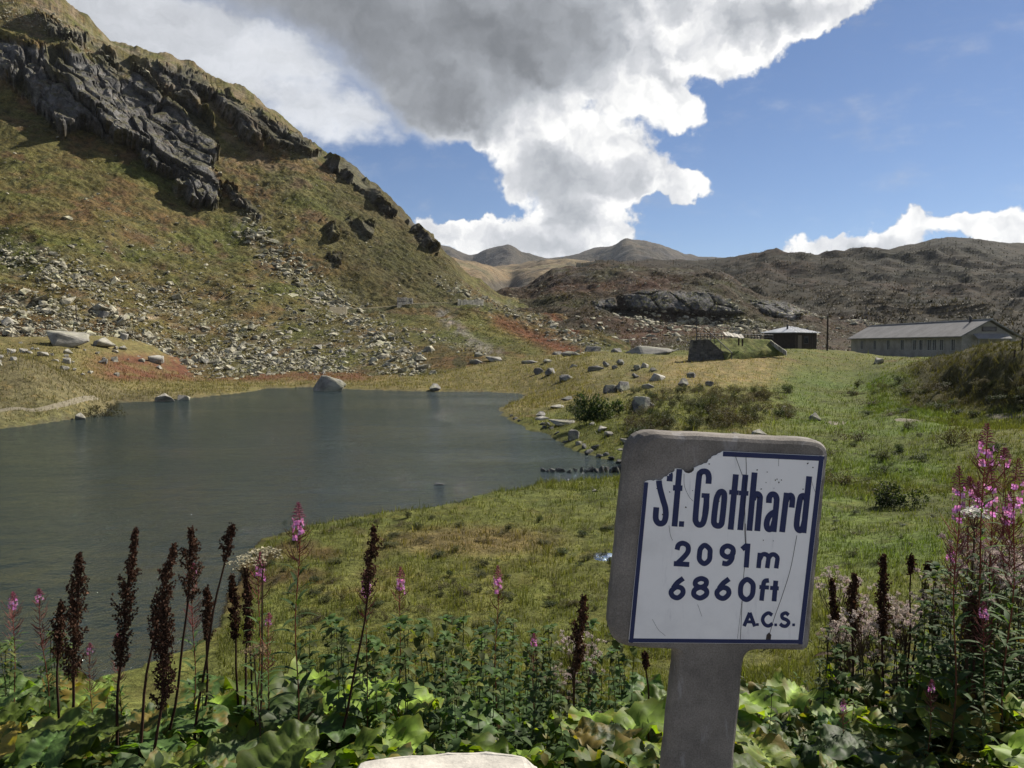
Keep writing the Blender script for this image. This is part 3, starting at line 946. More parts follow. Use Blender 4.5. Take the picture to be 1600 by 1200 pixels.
def lm_tint(X, Y, Z, U, V, nr_):
    n1 = fbm(X * .05, Z * .08 + Y * .03, 4, 81); n2 = fbm(X * .16 + 5, Y * .16, 4, 82); n3 = fbm(X * .6, Z * .6, 3, 83)
    c = np.zeros(X.shape + (3,)) + np.array([0.098, 0.092, 0.035])
    c = lerp(c, (0.075, 0.088, 0.026), sstep(n1, -.1, .7) * .9)
    c = lerp(c, (0.115, 0.080, 0.038), sstep(-n1 + .4 * n2, 0, .8) * .9)
    c = lerp(c, (0.085, 0.048, 0.028), sstep(n2 + .35 * n3, .25, .9) * .6)
    c = lerp(c, (0.040, 0.048, 0.020), sstep(n3 - .5 * n1, .35, 1.0) * .75)
    low = sstep(V, 440, 520) * (1 - sstep(U, 250, 420))
    c = lerp(c, (0.110, 0.062, 0.036), low * sstep(n1 + n2 * .6, -.5, .6) * .8)
    dk = sstep(U, 480, 560) * (1 - sstep(U, 700, 760)) * (1 - sstep(V, 470, 500))
    c = lerp(c, (0.058, 0.056, 0.024), dk * .7)
    rd = np.exp(-(pline(U, V, [(780, 505), (840, 530), (900, 550)]) / 14) ** 2) + .9 * np.exp(-(pline(U, V, [(850, 485), (900, 520)]) / 7) ** 2)
    c = lerp(c, (0.115, 0.038, 0.024), rd.clip(0, 1) * .8)
    gg = np.exp(-(pline(U, V, [(690, 490), (730, 530), (775, 552)]) / 9) ** 2) * sstep(n3, -.6, .3)
    c = lerp(c, (0.22, 0.215, 0.20), gg * .7)
    gr_ = np.exp(-(pline(U, V, [(740, 500), (800, 530), (840, 552)]) / 12) ** 2)
    c = lerp(c, (0.090, 0.100, 0.028), gr_ * .6)
    top = sstep(-V + .62 * U, -60, 40) * sstep(n2, -.4, .5) * (1 - sstep(U, 400, 520))
    c = lerp(c, (0.20, 0.175, 0.125), top * .55)
    c = c * np.array([1.02, .95, .92])
    sc = scree_density(U, V)
    c = lerp(c, (0.19, 0.185, 0.135), sc * sstep(n3 + n2 * .5, -.2, .6) * .55)
    m = crag_mask(U, V)
    k = .75 + .5 * fbm(X * .25, Z * .25, 3, 85)
    h_ = X * .85 + Y * .35; ca, sa = math.cos(R(52)), math.sin(R(52)); wv_ = 2.0 * fbm(h_ * .08, Z * .08, 3, 61)
    gap = sstep(fbm((h_ * ca - Z * sa + wv_) / 34, (h_ * sa + Z * ca + wv_) / 7.0, 3, 66), .28, .55)
    ledge = (m * np.maximum(sstep(nr_[..., 2], .66, .86) * .8, gap * .9)).clip(0, 1)
    rock = np.array([0.128, 0.125, 0.120]) * np.clip(k, .4, 1.4)[..., None]
    c = c * (1 - m[..., None]) + rock * m[..., None]
    c = lerp(c, (0.085, 0.080, 0.040), ledge)
    pt = np.exp(-(pline(U, V, [(182, 470), (186, 490), (200, 499), (245, 496)]) / 3.0) ** 2)
    c = lerp(c, (0.30, 0.24, 0.17), pt.clip(0, 1) * .8)
    return c


mountainside, LP, LN, LU, LV, LT = relief('mountainside', LM, 0, 0, lm_shape, lm_tint, M['slope'],
                                          uf=np.r_[np.linspace(-1500, -60, 70)[:-1], np.linspace(-60, 985, 740)], t=np.r_[np.linspace(0, 1, 24)[:-1], np.linspace(1, 6, 400)[:-1], np.linspace(6, 8, 30)])
mountainside['label'] = 'steep craggy slope of grass and scree above the far shore'

# rocky knoll in the middle with a dark cliff
KN = {700: [(570, 128), (500, 175), (490, 215), (478, 228), (470, 245), (465, 270), (480, 330), (520, 600)],
      820: [(565, 128), (520, 170), (500, 205), (488, 222), (470, 245), (452, 275), (458, 340), (500, 600)],
      880: [(563, 128), (522, 170), (498, 208), (478, 224), (452, 248), (429, 280), (438, 350), (500, 600)],
      950: [(562, 128), (522, 170), (495, 212), (470, 225), (440, 248), (418, 282), (428, 350), (500, 600)],
      1010: [(562, 128), (520, 170), (493, 214), (455, 222), (432, 246), (419, 282), (428, 350), (500, 600)],
      1070: [(562, 128), (518, 170), (494, 214), (455, 222), (436, 246), (424, 282), (434, 350), (500, 600)],
      1120: [(562, 128), (516, 170), (494, 216), (460, 224), (444, 246), (432, 280), (444, 350), (500, 600)],
      1165: [(562, 130), (516, 172), (498, 218), (480, 228), (468, 246), (458, 278), (468, 350), (500, 600)],
      1230: [(562, 132), (520, 176), (506, 220), (500, 235), (492, 255), (484, 285), (492, 350), (510, 600)],
      1300: [(562, 135), (526, 178), (516, 222), (512, 240), (508, 262), (505, 290), (510, 350), (520, 600)],
      1400: [(562, 140), (535, 180), (528, 225), (524, 240), (520, 265), (518, 290), (520, 350), (530, 600)]}
KCL = [[(972, 462), (1008, 452), (1060, 455), (1110, 455), (1150, 476), (1163, 489), (1100, 491), (1040, 487), (984, 484)], [(925, 470), (960, 465), (965, 482), (930, 484)],
       [(1168, 468), (1225, 470), (1262, 488), (1240, 498), (1190, 490)]]


def kn_shape(X, Y, Z, t):
    s = sstep(t, .6, 1.6)
    Z = Z + s * (2.8 * fbm(X * .03, Y * .03, 4, 91) + 1.0 * fbm(X * .10, Y * .10, 3, 92) + .3 * fbm(X * .5, Y * .5, 2, 93))
    U, V = proj(np.stack([X, Y, Z], -1))
    m = np.zeros(X.shape)
    for poly in KCL:
        m = np.maximum(m, sstep(-sdist(U, V, np.array(poly)) - 2 * fbm(U / 12, V / 12, 3, 94), -2, 4))
    v1, e1 = worley(X / 9 + Z * .05, Z / 7, 13); v2, e2 = worley(X / 3, Z / 2.4, 15)
    o = m * (1.0 + 2.6 * v1 + 1.0 * v2) - m * 1.6 * np.exp(-(e1 / .06) ** 2)
    return X, Y - o * .8, Z + o * .1


def kn_tint(X, Y, Z, U, V, nr_):
    n1 = fbm(X * .04, Y * .04, 4, 101); n2 = fbm(X * .15, Y * .15, 3, 102)
    c = np.zeros(X.shape + (3,)) + np.array([0.060, 0.048, 0.029])
    c = lerp(c, (0.066, 0.044, 0.028), sstep(n1, -.1, .7) * .9)
    c = lerp(c, (0.068, 0.068, 0.028), sstep(-n1 + .4 * n2, .1, .8) * .8)
    c = lerp(c, (0.035, 0.033, 0.022), sstep(n2, .2, .8) * .7)
    rd = np.exp(-(pline(U, V, [(975, 528), (1060, 516), (1130, 522)]) / 9) ** 2) + .7 * np.exp(-(pline(U, V, [(870, 455), (960, 445), (1060, 440)]) / 9) ** 2)
    c = lerp(c, (0.120, 0.040, 0.026), rd.clip(0, 1) * .42)
    st = np.exp(-(pline(U, V, [(1000, 500), (1080, 505), (1190, 512)]) / 9) ** 2)
    c = lerp(c, (0.20, 0.195, 0.17), st * sstep(fbm(X * .8, Y * .8, 2, 103), .05, .5) * .8)
    top = sstep(V, 470, 440) * sstep(n2, -.1, .6)
    c = lerp(c, (0.11, 0.10, 0.09), top * .45)
    c = c * np.array([.80, .80, .84])
    m = np.zeros(X.shape)
    for poly in KCL:
        m = np.maximum(m, sstep(-sdist(U, V, np.array(poly)) - 2 * fbm(U / 12, V / 12, 3, 94), -2, 4))
    c = lerp(c, (0.115, 0.114, 0.112), m * .9)
    pl = np.exp(-(pline(U, V, [(1235, 484), (1290, 490), (1340, 496), (1372, 506)]) / 6) ** 2)
    c = lerp(c, (0.27, 0.26, 0.24), pl * sstep(n2, -.5, .3) * .8)
    pth = np.exp(-(pline(U, V, [(1215, 490), (1240, 497)]) / 2.2) ** 2)
    c = lerp(c, (0.34, 0.32, 0.29), pth * .8)
    return c


knoll, KP, KNn, KU, KV, KT = relief('rocky_hill', KN, 360, 240, kn_shape, kn_tint, M['slope'])
knoll['label'] = 'low rocky hill with a dark cliff across the valley'

# long dark ridge on the right
RG = {900: [(560, 190), (520, 300), (480, 420), (450, 560), (430, 700), (416, 850), (425, 1100), (480, 2500)],
      1050: [(560, 190), (520, 290), (478, 420), (448, 560), (424, 720), (408, 880), (420, 1150), (480, 2500)],
      1130: [(560, 185), (520, 285), (478, 420), (445, 560), (420, 720), (404, 890), (415, 1150), (480, 2500)],
      1200: [(560, 180), (520, 280), (480, 410), (445, 560), (415, 720), (396, 890), (405, 1150), (480, 2500)],
      1300: [(560, 175), (525, 270), (488, 390), (450, 540), (422, 710), (406, 880), (415, 1150), (480, 2500)],
      1400: [(560, 172), (528, 262), (494, 380), (455, 520), (420, 690), (395, 850), (402, 1100), (480, 2500)],
      1480: [(560, 170), (530, 255), (500, 370), (455, 510), (415, 670), (380, 830), (388, 1100), (480, 2500)],
      1600: [(560, 170), (532, 250), (505, 360), (460, 490), (425, 640), (390, 800), (398, 1100), (480, 2500)],
      1800: [(560, 168), (535, 245), (505, 350), (460, 470), (420, 620), (398, 780), (400, 1100), (480, 2500)],
      2400: [(560, 165), (535, 240), (500, 340), (455, 450), (410, 600), (385, 760), (390, 1100), (480, 2500)]}


def rg_shape(X, Y, Z, t):
    s = sstep(t, .8, 2.2) * (1 - .5 * sstep(t, 4.6, 5.0))
    n = fbm(X * .0055, Y * .0055, 5, 111)
    rid = 1 - np.abs(fbm(X * .009 + 3, Y * .006, 4, 112))
    Z = Z + s * (12 * n + 9 * (rid - .72) + 5 * (1 - np.abs(fbm(X * .02 + 9, Y * .011, 4, 118)) - .75) + 1.7 * fbm(X * .03, Y * .03, 4, 113) + .5 * fbm(X * .13, Y * .13, 3, 114))
    return X, Y, Z


def rg_tint(X, Y, Z, U, V, nr_):
    n1 = fbm(X * .010, Y * .010, 5, 121); n2 = fbm(X * .04, Y * .04, 4, 122); n3 = fbm(X * .15, Y * .15, 3, 123)
    c = np.zeros(X.shape + (3,)) + np.array([0.056, 0.044, 0.029])
    c = lerp(c, (0.066, 0.062, 0.030), sstep(n1, 0, .8) * .7)
    c = lerp(c, (0.074, 0.042, 0.028), sstep(-n1 + .4 * n2, .1, .8) * .7)
    c = lerp(c, (0.032, 0.032, 0.024), sstep(n2 + .4 * n3, .15, .7) * .9)
    steep = sstep(nr_[..., 2], .80, .62)
    c = lerp(c, (0.085, 0.083, 0.080), steep * .8)
    c = lerp(c, (0.030, 0.028, 0.020), sstep(n1 - .5 * n2, .1, .6) * .7)
    c = c * np.array([.46, .45, .34])
    c = lerp(c, (0.070, 0.038, 0.027), np.exp(-((U - 1315) / 60) ** 2 - ((V - 525) / 26) ** 2) * .9)
    return c


ridge, RP, RN, RU, RV, RT = relief('ridge', RG, 340, 220, rg_shape, rg_tint, M['hill'])
ridge['label'] = 'long dark brown ridge on the right'

# tan hills of the upper valley, then the farthest peaks
VH = {560: [(520, 700), (470, 900), (440, 1050), (415, 1250), (392, 1500), (400, 1900), (440, 3000)],
      660: [(520, 700), (470, 900), (440, 1050), (418, 1250), (398, 1500), (405, 1900), (440, 3000)],
      705: [(520, 700), (475, 900), (440, 1050), (415, 1250), (402, 1450), (410, 1900), (440, 3000)],
      745: [(520, 700), (470, 900), (445, 1050), (420, 1280), (410, 1500), (418, 1900), (440, 3000)],
      800: [(520, 700), (490, 900), (465, 1100), (438, 1400), (418, 1700), (424, 2000), (440, 3000)],
      860: [(520, 700), (475, 900), (448, 1100), (430, 1400), (412, 1700), (420, 2000), (440, 3000)],
      940: [(520, 700), (460, 900), (440, 1100), (425, 1400), (412, 1750), (420, 2000), (440, 3000)],
      1060: [(520, 700), (455, 900), (435, 1100), (422, 1400), (414, 1750), (420, 2000), (440, 3000)],
      1250: [(520, 700), (455, 900), (440, 1100), (425, 1400), (418, 1750), (422, 2000), (440, 3000)]}


def vh_shape(X, Y, Z, t):
    s = sstep(t, .5, 1.5)
    gully = np.exp(-((X / Y * FPX + 800 - 800 - 14 * np.sin(Y * .004)) / 16) ** 2) * sstep(t, 1.0, 1.6) * (1 - sstep(t, 2.6, 3.6))
    Z = Z + s * (14 * fbm(X * .004, Y * .004, 4, 131) + 3.5 * fbm(X * .018, Y * .018, 4, 132)) - gully * 34
    return X, Y, Z


def vh_tint(X, Y, Z, U, V, nr_):
    n1 = fbm(X * .006, Y * .006, 4, 141); n2 = fbm(X * .03, Y * .03, 4, 142)
    c = np.zeros(X.shape + (3,)) + np.array([0.165, 0.125, 0.072])
    c = lerp(c, (0.120, 0.105, 0.055), sstep(n1, 0, .7) * .8)
    c = lerp(c, (0.060, 0.054, 0.040), sstep(n2 - .3 * n1, .2, .8) * .7)
    c = lerp(c, (0.060, 0.055, 0.045), sstep(V, 432, 446) * .8)
    return c


valley, _, _, _, _, _ = relief('valley_hill', VH, 300, 170, vh_shape, vh_tint, M['hill'])
valley['label'] = 'tan grassy hills closing the valley'

FR = {450: [(470, 2400), (420, 2900), (395, 3200), (365, 3600), (380, 4400), (430, 7000)],
      640: [(470, 2400), (420, 2900), (400, 3200), (376, 3500), (390, 4400), (430, 7000)],
      700: [(470, 2400), (425, 2900), (405, 3200), (386, 3500), (398, 4400), (430, 7000)],
      737: [(470, 2400), (430, 2900), (415, 3200), (400, 3500), (408, 4400), (430, 7000)],
      762: [(470, 2400), (430, 2800), (412, 3050), (391, 3300), (402, 4200), (430, 7000)],
      795: [(470, 2400), (425, 2750), (405, 3000), (384, 3250), (398, 4200), (430, 7000)],
      818: [(470, 2400), (428, 2800), (412, 3050), (396, 3300), (406, 4200), (430, 7000)],
      855: [(470, 2400), (430, 2800), (416, 3100), (403, 3400), (410, 4200), (430, 7000)],
      885: [(470, 2400), (428, 2800), (414, 3050), (400, 3300), (408, 4200), (430, 7000)],
      930: [(470, 2400), (424, 2700), (406, 2950), (389, 3200), (398, 4200), (430, 7000)],
      955: [(470, 2400), (422, 2650), (402, 2850), (385, 3050), (396, 4200), (430, 7000)],
      978: [(470, 2400), (420, 2600), (396, 2800), (374, 3000), (390, 4000), (430, 7000)],
      1005: [(470, 2400), (420, 2600), (398, 2800), (378, 3000), (392, 4000), (430, 7000)],
      1045: [(470, 2400), (422, 2650), (404, 2850), (390, 3050), (398, 4000), (430, 7000)],
      1085: [(470, 2400), (425, 2700), (412, 2900), (401, 3100), (408, 4000), (430, 7000)],
      1150: [(470, 2400), (428, 2700), (416, 2900), (405, 3100), (410, 4000), (430, 7000)],
      1500: [(470, 2400), (430, 2700), (420, 2900), (412, 3100), (416, 4000), (430, 7000)]}


def fr_shape(X, Y, Z, t):
    s = sstep(t, .5, 1.4) * (1 - .75 * sstep(t, 2.6, 3.0))
    rid = 1 - np.abs(fbm(X * .0022, Y * .0012, 5, 151))
    Z = Z + s * (34 * (rid - .72) + 9 * fbm(X * .008, Y * .008, 4, 152)) + 4 * fbm(X * .02, Y * .02, 3, 153)
    return X, Y, Z


def fr_tint(X, Y, Z, U, V, nr_):
    n1 = fbm(X * .002, Y * .002, 4, 161); n2 = fbm(X * .01, Y * .01, 4, 162)
    c = np.zeros(X.shape + (3,)) + np.array([0.085, 0.072, 0.053])
    c = lerp(c, (0.105, 0.088, 0.052), sstep(n1, 0, .7) * .7)
    c = lerp(c, (0.055, 0.050, 0.047), sstep(n2, .1, .7) * .7)
    return c * .72


peaks, _, _, _, _, _ = relief('mountain', FR, 360, 120, fr_shape, fr_tint, M['mount'])
peaks['label'] = 'farthest bare brown peaks under the clouds'


# ------------------------------------------------------------------ altitude stone: concrete slab on a post with an enamel plate
DS = 2.26                                       # metres to the face of the plate
SC = DS / FPX


def sp(u, v, d=0.0):
    """photo pixel on the sign's face -> point; d metres towards the viewer"""
    p = P(u, v, DS)
    return Vector((float(p[0]), float(p[1]) - d, float(p[2])))


def rounded(poly, radii, n=7):
    out = []
    L = len(poly)
    for i in range(L):
        p = Vector(poly[i]); a = Vector(poly[i - 1]) - p; b = Vector(poly[(i + 1) % L]) - p
        r = radii[i]
        if r <= 0:
            out.append(p); continue
        p0 = p + a.normalized() * r; p1 = p + b.normalized() * r
        for k in range(n):
            t = k / (n - 1)
            out.append(p0 * (1 - t) ** 2 + p * 2 * t * (1 - t) + p1 * t * t)
    return out


def resample(poly, step=7.0):
    out = []
    for i in range(len(poly)):
        a, b = poly[i], poly[(i + 1) % len(poly)]
        k = max(1, int((b - a).length / step))
        out += [a.lerp(b, j / k) for j in range(k)]
    return out


# outline of slab and post in one piece (photo pixels), clockwise from the upper left
OUT = [(983, 674), (1300, 689), (1266, 1020), (1166, 1017), (1128, 1420), (1018, 1420), (1060, 1017), (948, 1014)]
face = [(1006, 683), (1290, 697), (1259, 1012), (1159, 1014), (1122, 1420), (1036, 1420), (1073, 1014), (976, 1006)]
o_r = [40, 30, 14, 20, 0, 0, 20, 46]
f_r = [34, 24, 10, 20, 0, 0, 20, 34]
def resample_pair(p, q, step=7.0):
    """split both outlines alike, so that point i of one belongs to point i of the other"""
    a_, b_ = [], []
    for i in range(len(p)):
        j = (i + 1) % len(p)
        k = max(1, int((p[j] - p[i]).length / step))
        a_ += [p[i].lerp(p[j], m / k) for m in range(k)]
        b_ += [q[i].lerp(q[j], m / k) for m in range(k)]
    return a_, b_


outer, inner = resample_pair(rounded(OUT, o_r), rounded(face, f_r))
N = len(outer)
sgn = thing('milestone', 'concrete altitude stone with white and blue enamel plate, top left corner of plate broken off', 'milestone', loc=sp(1095, 1420, -0.05))
base_inv = sgn.matrix_basis.inverted()
TH, CH = 0.105, 0.028
bm = bmesh.new()


def ring(pts, d, jit=0.0):
    vs = []
    for i, p in enumerate(pts):
        j = jit * (fbm(np.array([p.x / 40]), np.array([p.y / 40]), 3, 201)[0])
        vs.append(bm.verts.new(base_inv @ sp(p.x + j, p.y + j, d)))
    return vs


r_f = ring(inner, 0.0, 0.6)
mid = [i.lerp(o, .62) for i, o in zip(inner, outer)]
r_m = ring(mid, -CH * .30, 1.0)
r_o = ring(outer, -CH, 1.2)
r_b = ring(outer, -TH + .02, .8)
r_z = ring([o + (i - o) * .5 for i, o in zip(inner, outer)], -TH, 0)
for a, b in ((r_f, r_m), (r_m, r_o), (r_o, r_b), (r_b, r_z)):
    for i in range(N):
        k = (i + 1) % N
        bm.faces.new((a[i], a[k], b[k], b[i]))
from mathutils.geometry import tessellate_polygon
for rg_ in (r_f, r_z):
    for tri in tessellate_polygon([[Vector((v.co.x, v.co.z, 0)) for v in rg_]]):
        bm.faces.new([rg_[i] for i in tri])
bmesh.ops.remove_doubles(bm, verts=bm.verts, dist=1e-5)
bmesh.ops.recalc_face_normals(bm, faces=bm.faces)
me = bpy.data.meshes.new('slab'); bm.to_mesh(me); bm.free()
tn = np.ones((len(me.vertices), 4), np.float32)
at = me.color_attributes.new('tint', 'FLOAT_COLOR', 'POINT'); at.data.foreach_set('color', tn.ravel())
me.polygons.foreach_set('use_smooth', np.zeros(len(me.polygons), bool))
me.materials.append(M['concrete'])
slab = link('slab', me, sgn)


def z8(p):
    return (940 + p[0] / 4.2105, 640 + p[1] / 4.2105)


def z1(p):
    return (900 + p[0] / 2.1432, 640 + p[1] / 2.1432)


chip = [z8(p) for p in [(795, 272), (780, 282), (765, 286), (752, 298), (735, 301), (722, 308), (716, 320), (702, 326), (696, 340), (690, 350), (672, 352), (655, 362), (640, 365), (622, 374), (606, 380),
                        (602, 398), (588, 410), (570, 416), (552, 412), (540, 402), (534, 394), (520, 388), (505, 386), (494, 386), (480, 388), (478, 402), (470, 410), (452, 414), (440, 422), (428, 438),
                        (412, 440), (400, 452), (390, 462), (372, 464), (356, 460), (340, 467), (322, 462), (300, 465), (288, 470), (279, 476)]]
TR, BR, BL = (1287, 712), (1253.3, 1005.4), (981.7, 1003)
plate_poly = [Vector(p) for p in chip[::-1]] + [Vector(TR), Vector(BR), Vector(BL)]
plate_np = np.array([(p.x, p.y) for p in plate_poly])
PT = 0.0035


def flat(poly, d, th, name, mat, parent, holes=None):
    """polygon in photo pixels -> thin plate standing proud of the face"""
    b = bmesh.new()
    f = b.faces.new([b.verts.new(base_inv @ sp(p[0], p[1], d)) for p in poly])
    if f.normal.y > 0:
        f.normal_flip()
    f.normal_update()
    g = bmesh.ops.extrude_face_region(b, geom=[f])
    ex = [v for v in g['geom'] if isinstance(v, bmesh.types.BMVert)]
    for v in ex:
        v.co.y -= th
    b.faces.ensure_lookup_table()
    bmesh.ops.triangulate(b, faces=[x for x in b.faces if len(x.verts) > 4])
    bmesh.ops.recalc_face_normals(b, faces=b.faces)
    m_ = bpy.data.meshes.new(name); b.to_mesh(m_); b.free()
    at_ = m_.color_attributes.new('tint', 'FLOAT_COLOR', 'POINT'); at_.data.foreach_set('color', np.ones(len(m_.vertices) * 4, np.float32))
    m_.materials.append(mat)
    return link(name, m_, parent)


plate = flat([(p.x, p.y) for p in plate_poly], 0.0015, PT, 'enamel_plate', M['enamel'], sgn)
LAY = 0.0015 + PT + 0.0006


def smooth_line(pts, closed=False, n=9):
    pts = [Vector(p) for p in pts]
    L = len(pts); out = []
    rng_ = range(L if closed else L - 1)
    for i in rng_:
        p1, p2_ = pts[i % L], pts[(i + 1) % L]
        p0 = pts[(i - 1) % L] if closed or i > 0 else p1 * 2 - p2_
        p3 = pts[(i + 2) % L] if closed or i < L - 2 else p2_ * 2 - p1
        for k in range(n):
            t = k / n
            out.append(0.5 * ((2 * p1) + (p2_ - p0) * t + (2 * p0 - 5 * p1 + 4 * p2_ - p3) * t * t + (3 * p1 - p0 - 3 * p2_ + p3) * t ** 3))
    if not closed:
        out.append(pts[-1])
    return out


class Ink:
    """strokes on the plate: short quads, dropped where the enamel is broken away"""
    def __init__(s):
        s.V = []; s.F = []; s.k = 0

    def stroke(s, pts, width, smooth=False, closed=False, n=9):
        line = smooth_line(pts, closed, n) if smooth else [Vector(p) for p in pts]
        if not smooth:
            fine = []
            for a, b in zip(line[:-1], line[1:]):
                k = max(1, int((b - a).length / 2.0))
                fine += [a.lerp(b, j / k) for j in range(k)]
            line = fine + [line[-1]]
        if closed:
            line.append(line[0].copy())
        d = LAY + 0.00004 * (s.k % 9); s.k += 1
        L = len(line)
        prev = None
        for i, p in enumerate(line):
            if closed and i in (0, L - 1):
                t = line[1] - line[L - 2]
            else:
                t = line[min(i + 1, L - 1)] - line[max(i - 1, 0)]
            t = t.normalized() if t.length > 1e-6 else Vector((1, 0))
            nn = Vector((-t.y, t.x))
            row = [p + nn * width * f for f in (-.5, -.17, .17, .5)]
            if prev is not None:
                for j in range(3):
                    q = [prev[j], prev[j + 1], row[j + 1], row[j]]
                    c = sum(q, Vector((0, 0))) / 4
                    if sdist(np.array([c.x]), np.array([c.y]), plate_np)[0] < -.5:
                        b = len(s.V)
                        s.V += [base_inv @ sp(v.x, v.y, d) for v in q]
                        s.F.append((b, b + 1, b + 2, b + 3))
            prev = row

    def poly(s, pts):
        d = LAY + 0.00004 * (s.k % 9); s.k += 1
        b = len(s.V)
        s.V += [base_inv @ sp(p[0], p[1], d) for p in pts]
        s.F.append(tuple(range(b, b + len(pts))))

    def build(s, name, mat, parent):
        b = bmesh.new()
        vs = [b.verts.new(v) for v in s.V]
        for f in s.F:
            b.faces.new([vs[i] for i in f])
        b.faces.ensure_lookup_table()
        b.normal_update()
        for f in b.faces:
            if f.normal.y > 0:
                f.normal_flip()
        bmesh.ops.remove_doubles(b, verts=b.verts, dist=2e-6)
        m_ = bpy.data.meshes.new(name); b.to_mesh(m_); b.free()
        at_ = m_.color_attributes.new('tint', 'FLOAT_COLOR', 'POINT'); at_.data.foreach_set('color', np.ones(len(m_.vertices) * 4, np.float32))
        m_.materials.append(mat)
        return link(name, m_, parent)


bd = Ink()
tl = chip[0]; lt = chip[-1]
o_ = 4.2
bd.stroke([(tl[0], tl[1] + o_), (TR[0], TR[1] + o_)], 7.6)
bd.stroke([(TR[0] - o_, TR[1]), (BR[0] - o_, BR[1])], 7.4)
bd.stroke([(BL[0], BL[1] - o_ + .6), (BR[0], BR[1] - o_ + .6)], 6.2)
bd.stroke([(lt[0] + o_ - 1.2, lt[1]), (BL[0] + o_ - .4, BL[1])], 6.4)
bd.build('blue_border', M['blue'], plate)


def word(name, glyphs, conv, wd, dots=()):
    ink = Ink()
    for g in glyphs:
        pts, sm, cl = g[0], g[1], g[2]
        k = g[3] if len(g) > 3 else 1.0
        ink.stroke([conv(p) for p in pts], wd * k, sm, cl)
    for d in dots:
        ink.poly([conv(p) for p in d])
    return ink.build(name, M['blue'], plate)


S_, L_ = True, False
word('place_name', [
    ([(444, 470), (447, 425), (432, 400), (408, 396), (388, 408), (376, 436), (376, 480), (384, 525), (400, 585), (416, 640), (420, 690), (412, 730), (395, 746), (372, 744), (356, 722), (354, 690), (358, 640)], S_, False),
    ([(511, 372), (477, 766)], L_, False), ([(467, 512), (529, 515)], L_, False, .95),
    ([(700, 486), (702, 440), (692, 412), (670, 404), (648, 414), (637, 450), (616, 690), (618, 735), (636, 755), (660, 748), (673, 715), (684, 650), (688, 560)], S_, False),
    ([(655, 562), (707, 565)], L_, False, .8), ([(690, 565), (674, 715)], L_, False, .95),
    ([(762, 560), (776, 540), (796, 542), (804, 575), (790, 720), (780, 755), (760, 762), (740, 750), (736, 715), (750, 600)], S_, True),
    ([(880, 424), (845, 787)], L_, False), ([(836, 540), (898, 545)], L_, False, .8),
    ([(943, 426), (908, 790)], L_, False), ([(900, 546), (962, 549)], L_, False, .8),
    ([(1003, 412), (968, 794)], L_, False), ([(992, 590), (1004, 562), (1022, 553), (1036, 568), (1037, 600), (1020, 796)], S_, False),
    ([(1096, 612), (1099, 575), (1114, 556), (1134, 558), (1146, 578), (1146, 615), (1127, 802)], S_, False),
    ([(1142, 668), (1112, 684), (1092, 708), (1082, 745), (1086, 776), (1102, 785), (1120, 772), (1132, 735)], S_, False),
    ([(1214, 545), (1183, 803)], L_, False), ([(1205, 610), (1220, 575), (1238, 562), (1250, 576), (1250, 605), (1246, 642)], S_, False, .95),
    ([(1361, 437), (1323, 809)], L_, False), ([(1345, 600), (1334, 572), (1316, 566), (1301, 590), (1280, 730), (1282, 775), (1300, 792), (1318, 776), (1330, 735)], S_, False)],
    z8, 9.1, dots=[[(508, 731), (541, 733), (538, 769), (505, 767)]])
word('altitude_metres', [
    ([(337, 468), (342, 452), (356, 446), (372, 454), (374, 472), (362, 490), (334, 517)], S_, False), ([(326, 514), (378, 517)], L_, False),
    ([(430, 453), (446, 466), (447, 483), (444, 502), (428, 514), (413, 502), (412, 483), (416, 464)], S_, True),
    ([(506, 455), (523, 464), (523, 482), (506, 492), (489, 482), (490, 464)], S_, True), ([(523, 474), (519, 500), (505, 514), (488, 512)], S_, False),
    ([(554, 466), (571, 452)], L_, False), ([(574, 447), (568, 527)], L_, False),
    ([(614, 478), (609, 529)], L_, False, .9), ([(613, 500), (621, 485), (633, 483), (642, 492), (641, 508), (638, 529)], S_, False, .9), ([(641, 500), (650, 486), (662, 484), (672, 494), (671, 510), (668, 530)], S_, False, .9)],
    z1, 7.9)
word('altitude_feet', [
    ([(358, 563), (338, 578), (324, 596)], S_, False), ([(336, 592), (354, 598), (356, 614), (340, 628), (322, 622), (318, 606)], S_, True),
    ([(418, 564), (434, 571), (432, 586), (415, 593), (399, 585), (401, 571)], S_, True), ([(415, 593), (434, 602), (434, 618), (414, 629), (394, 619), (396, 602)], S_, True),
    ([(511, 565), (491, 580), (477, 598)], S_, False), ([(489, 594), (507, 600), (509, 616), (493, 630), (475, 624), (471, 608)], S_, True),
    ([(571, 567), (589, 580), (591, 600), (586, 622), (569, 634), (552, 622), (549, 600), (554, 580)], S_, True),
    ([(644, 570), (630, 573), (625, 588), (619, 638)], S_, False, .9), ([(612, 592), (644, 594)], L_, False, .8),
    ([(667, 571), (661, 640)], L_, False, .95), ([(648, 595), (677, 597)], L_, False, .8)],
    z1, 7.9)
word('club_initials', [
    ([(561, 723), (580, 678)], L_, False), ([(580, 678), (597, 724)], L_, False), ([(567, 708), (591, 709)], L_, False, .85),
    ([(655, 686), (642, 679), (628, 688), (623, 702), (630, 717), (643, 722), (656, 714)], S_, False),
    ([(710, 686), (700, 679), (688, 685), (690, 696), (703, 702), (710, 711), (702, 722), (690, 722), (681, 715)], S_, False)],
    z1, 5.6, dots=[[(601, 713), (610, 713), (610, 722), (601, 722)], [(662, 714), (671, 714), (671, 723), (662, 723)], [(722, 714), (731, 714), (731, 723), (722, 723)]])

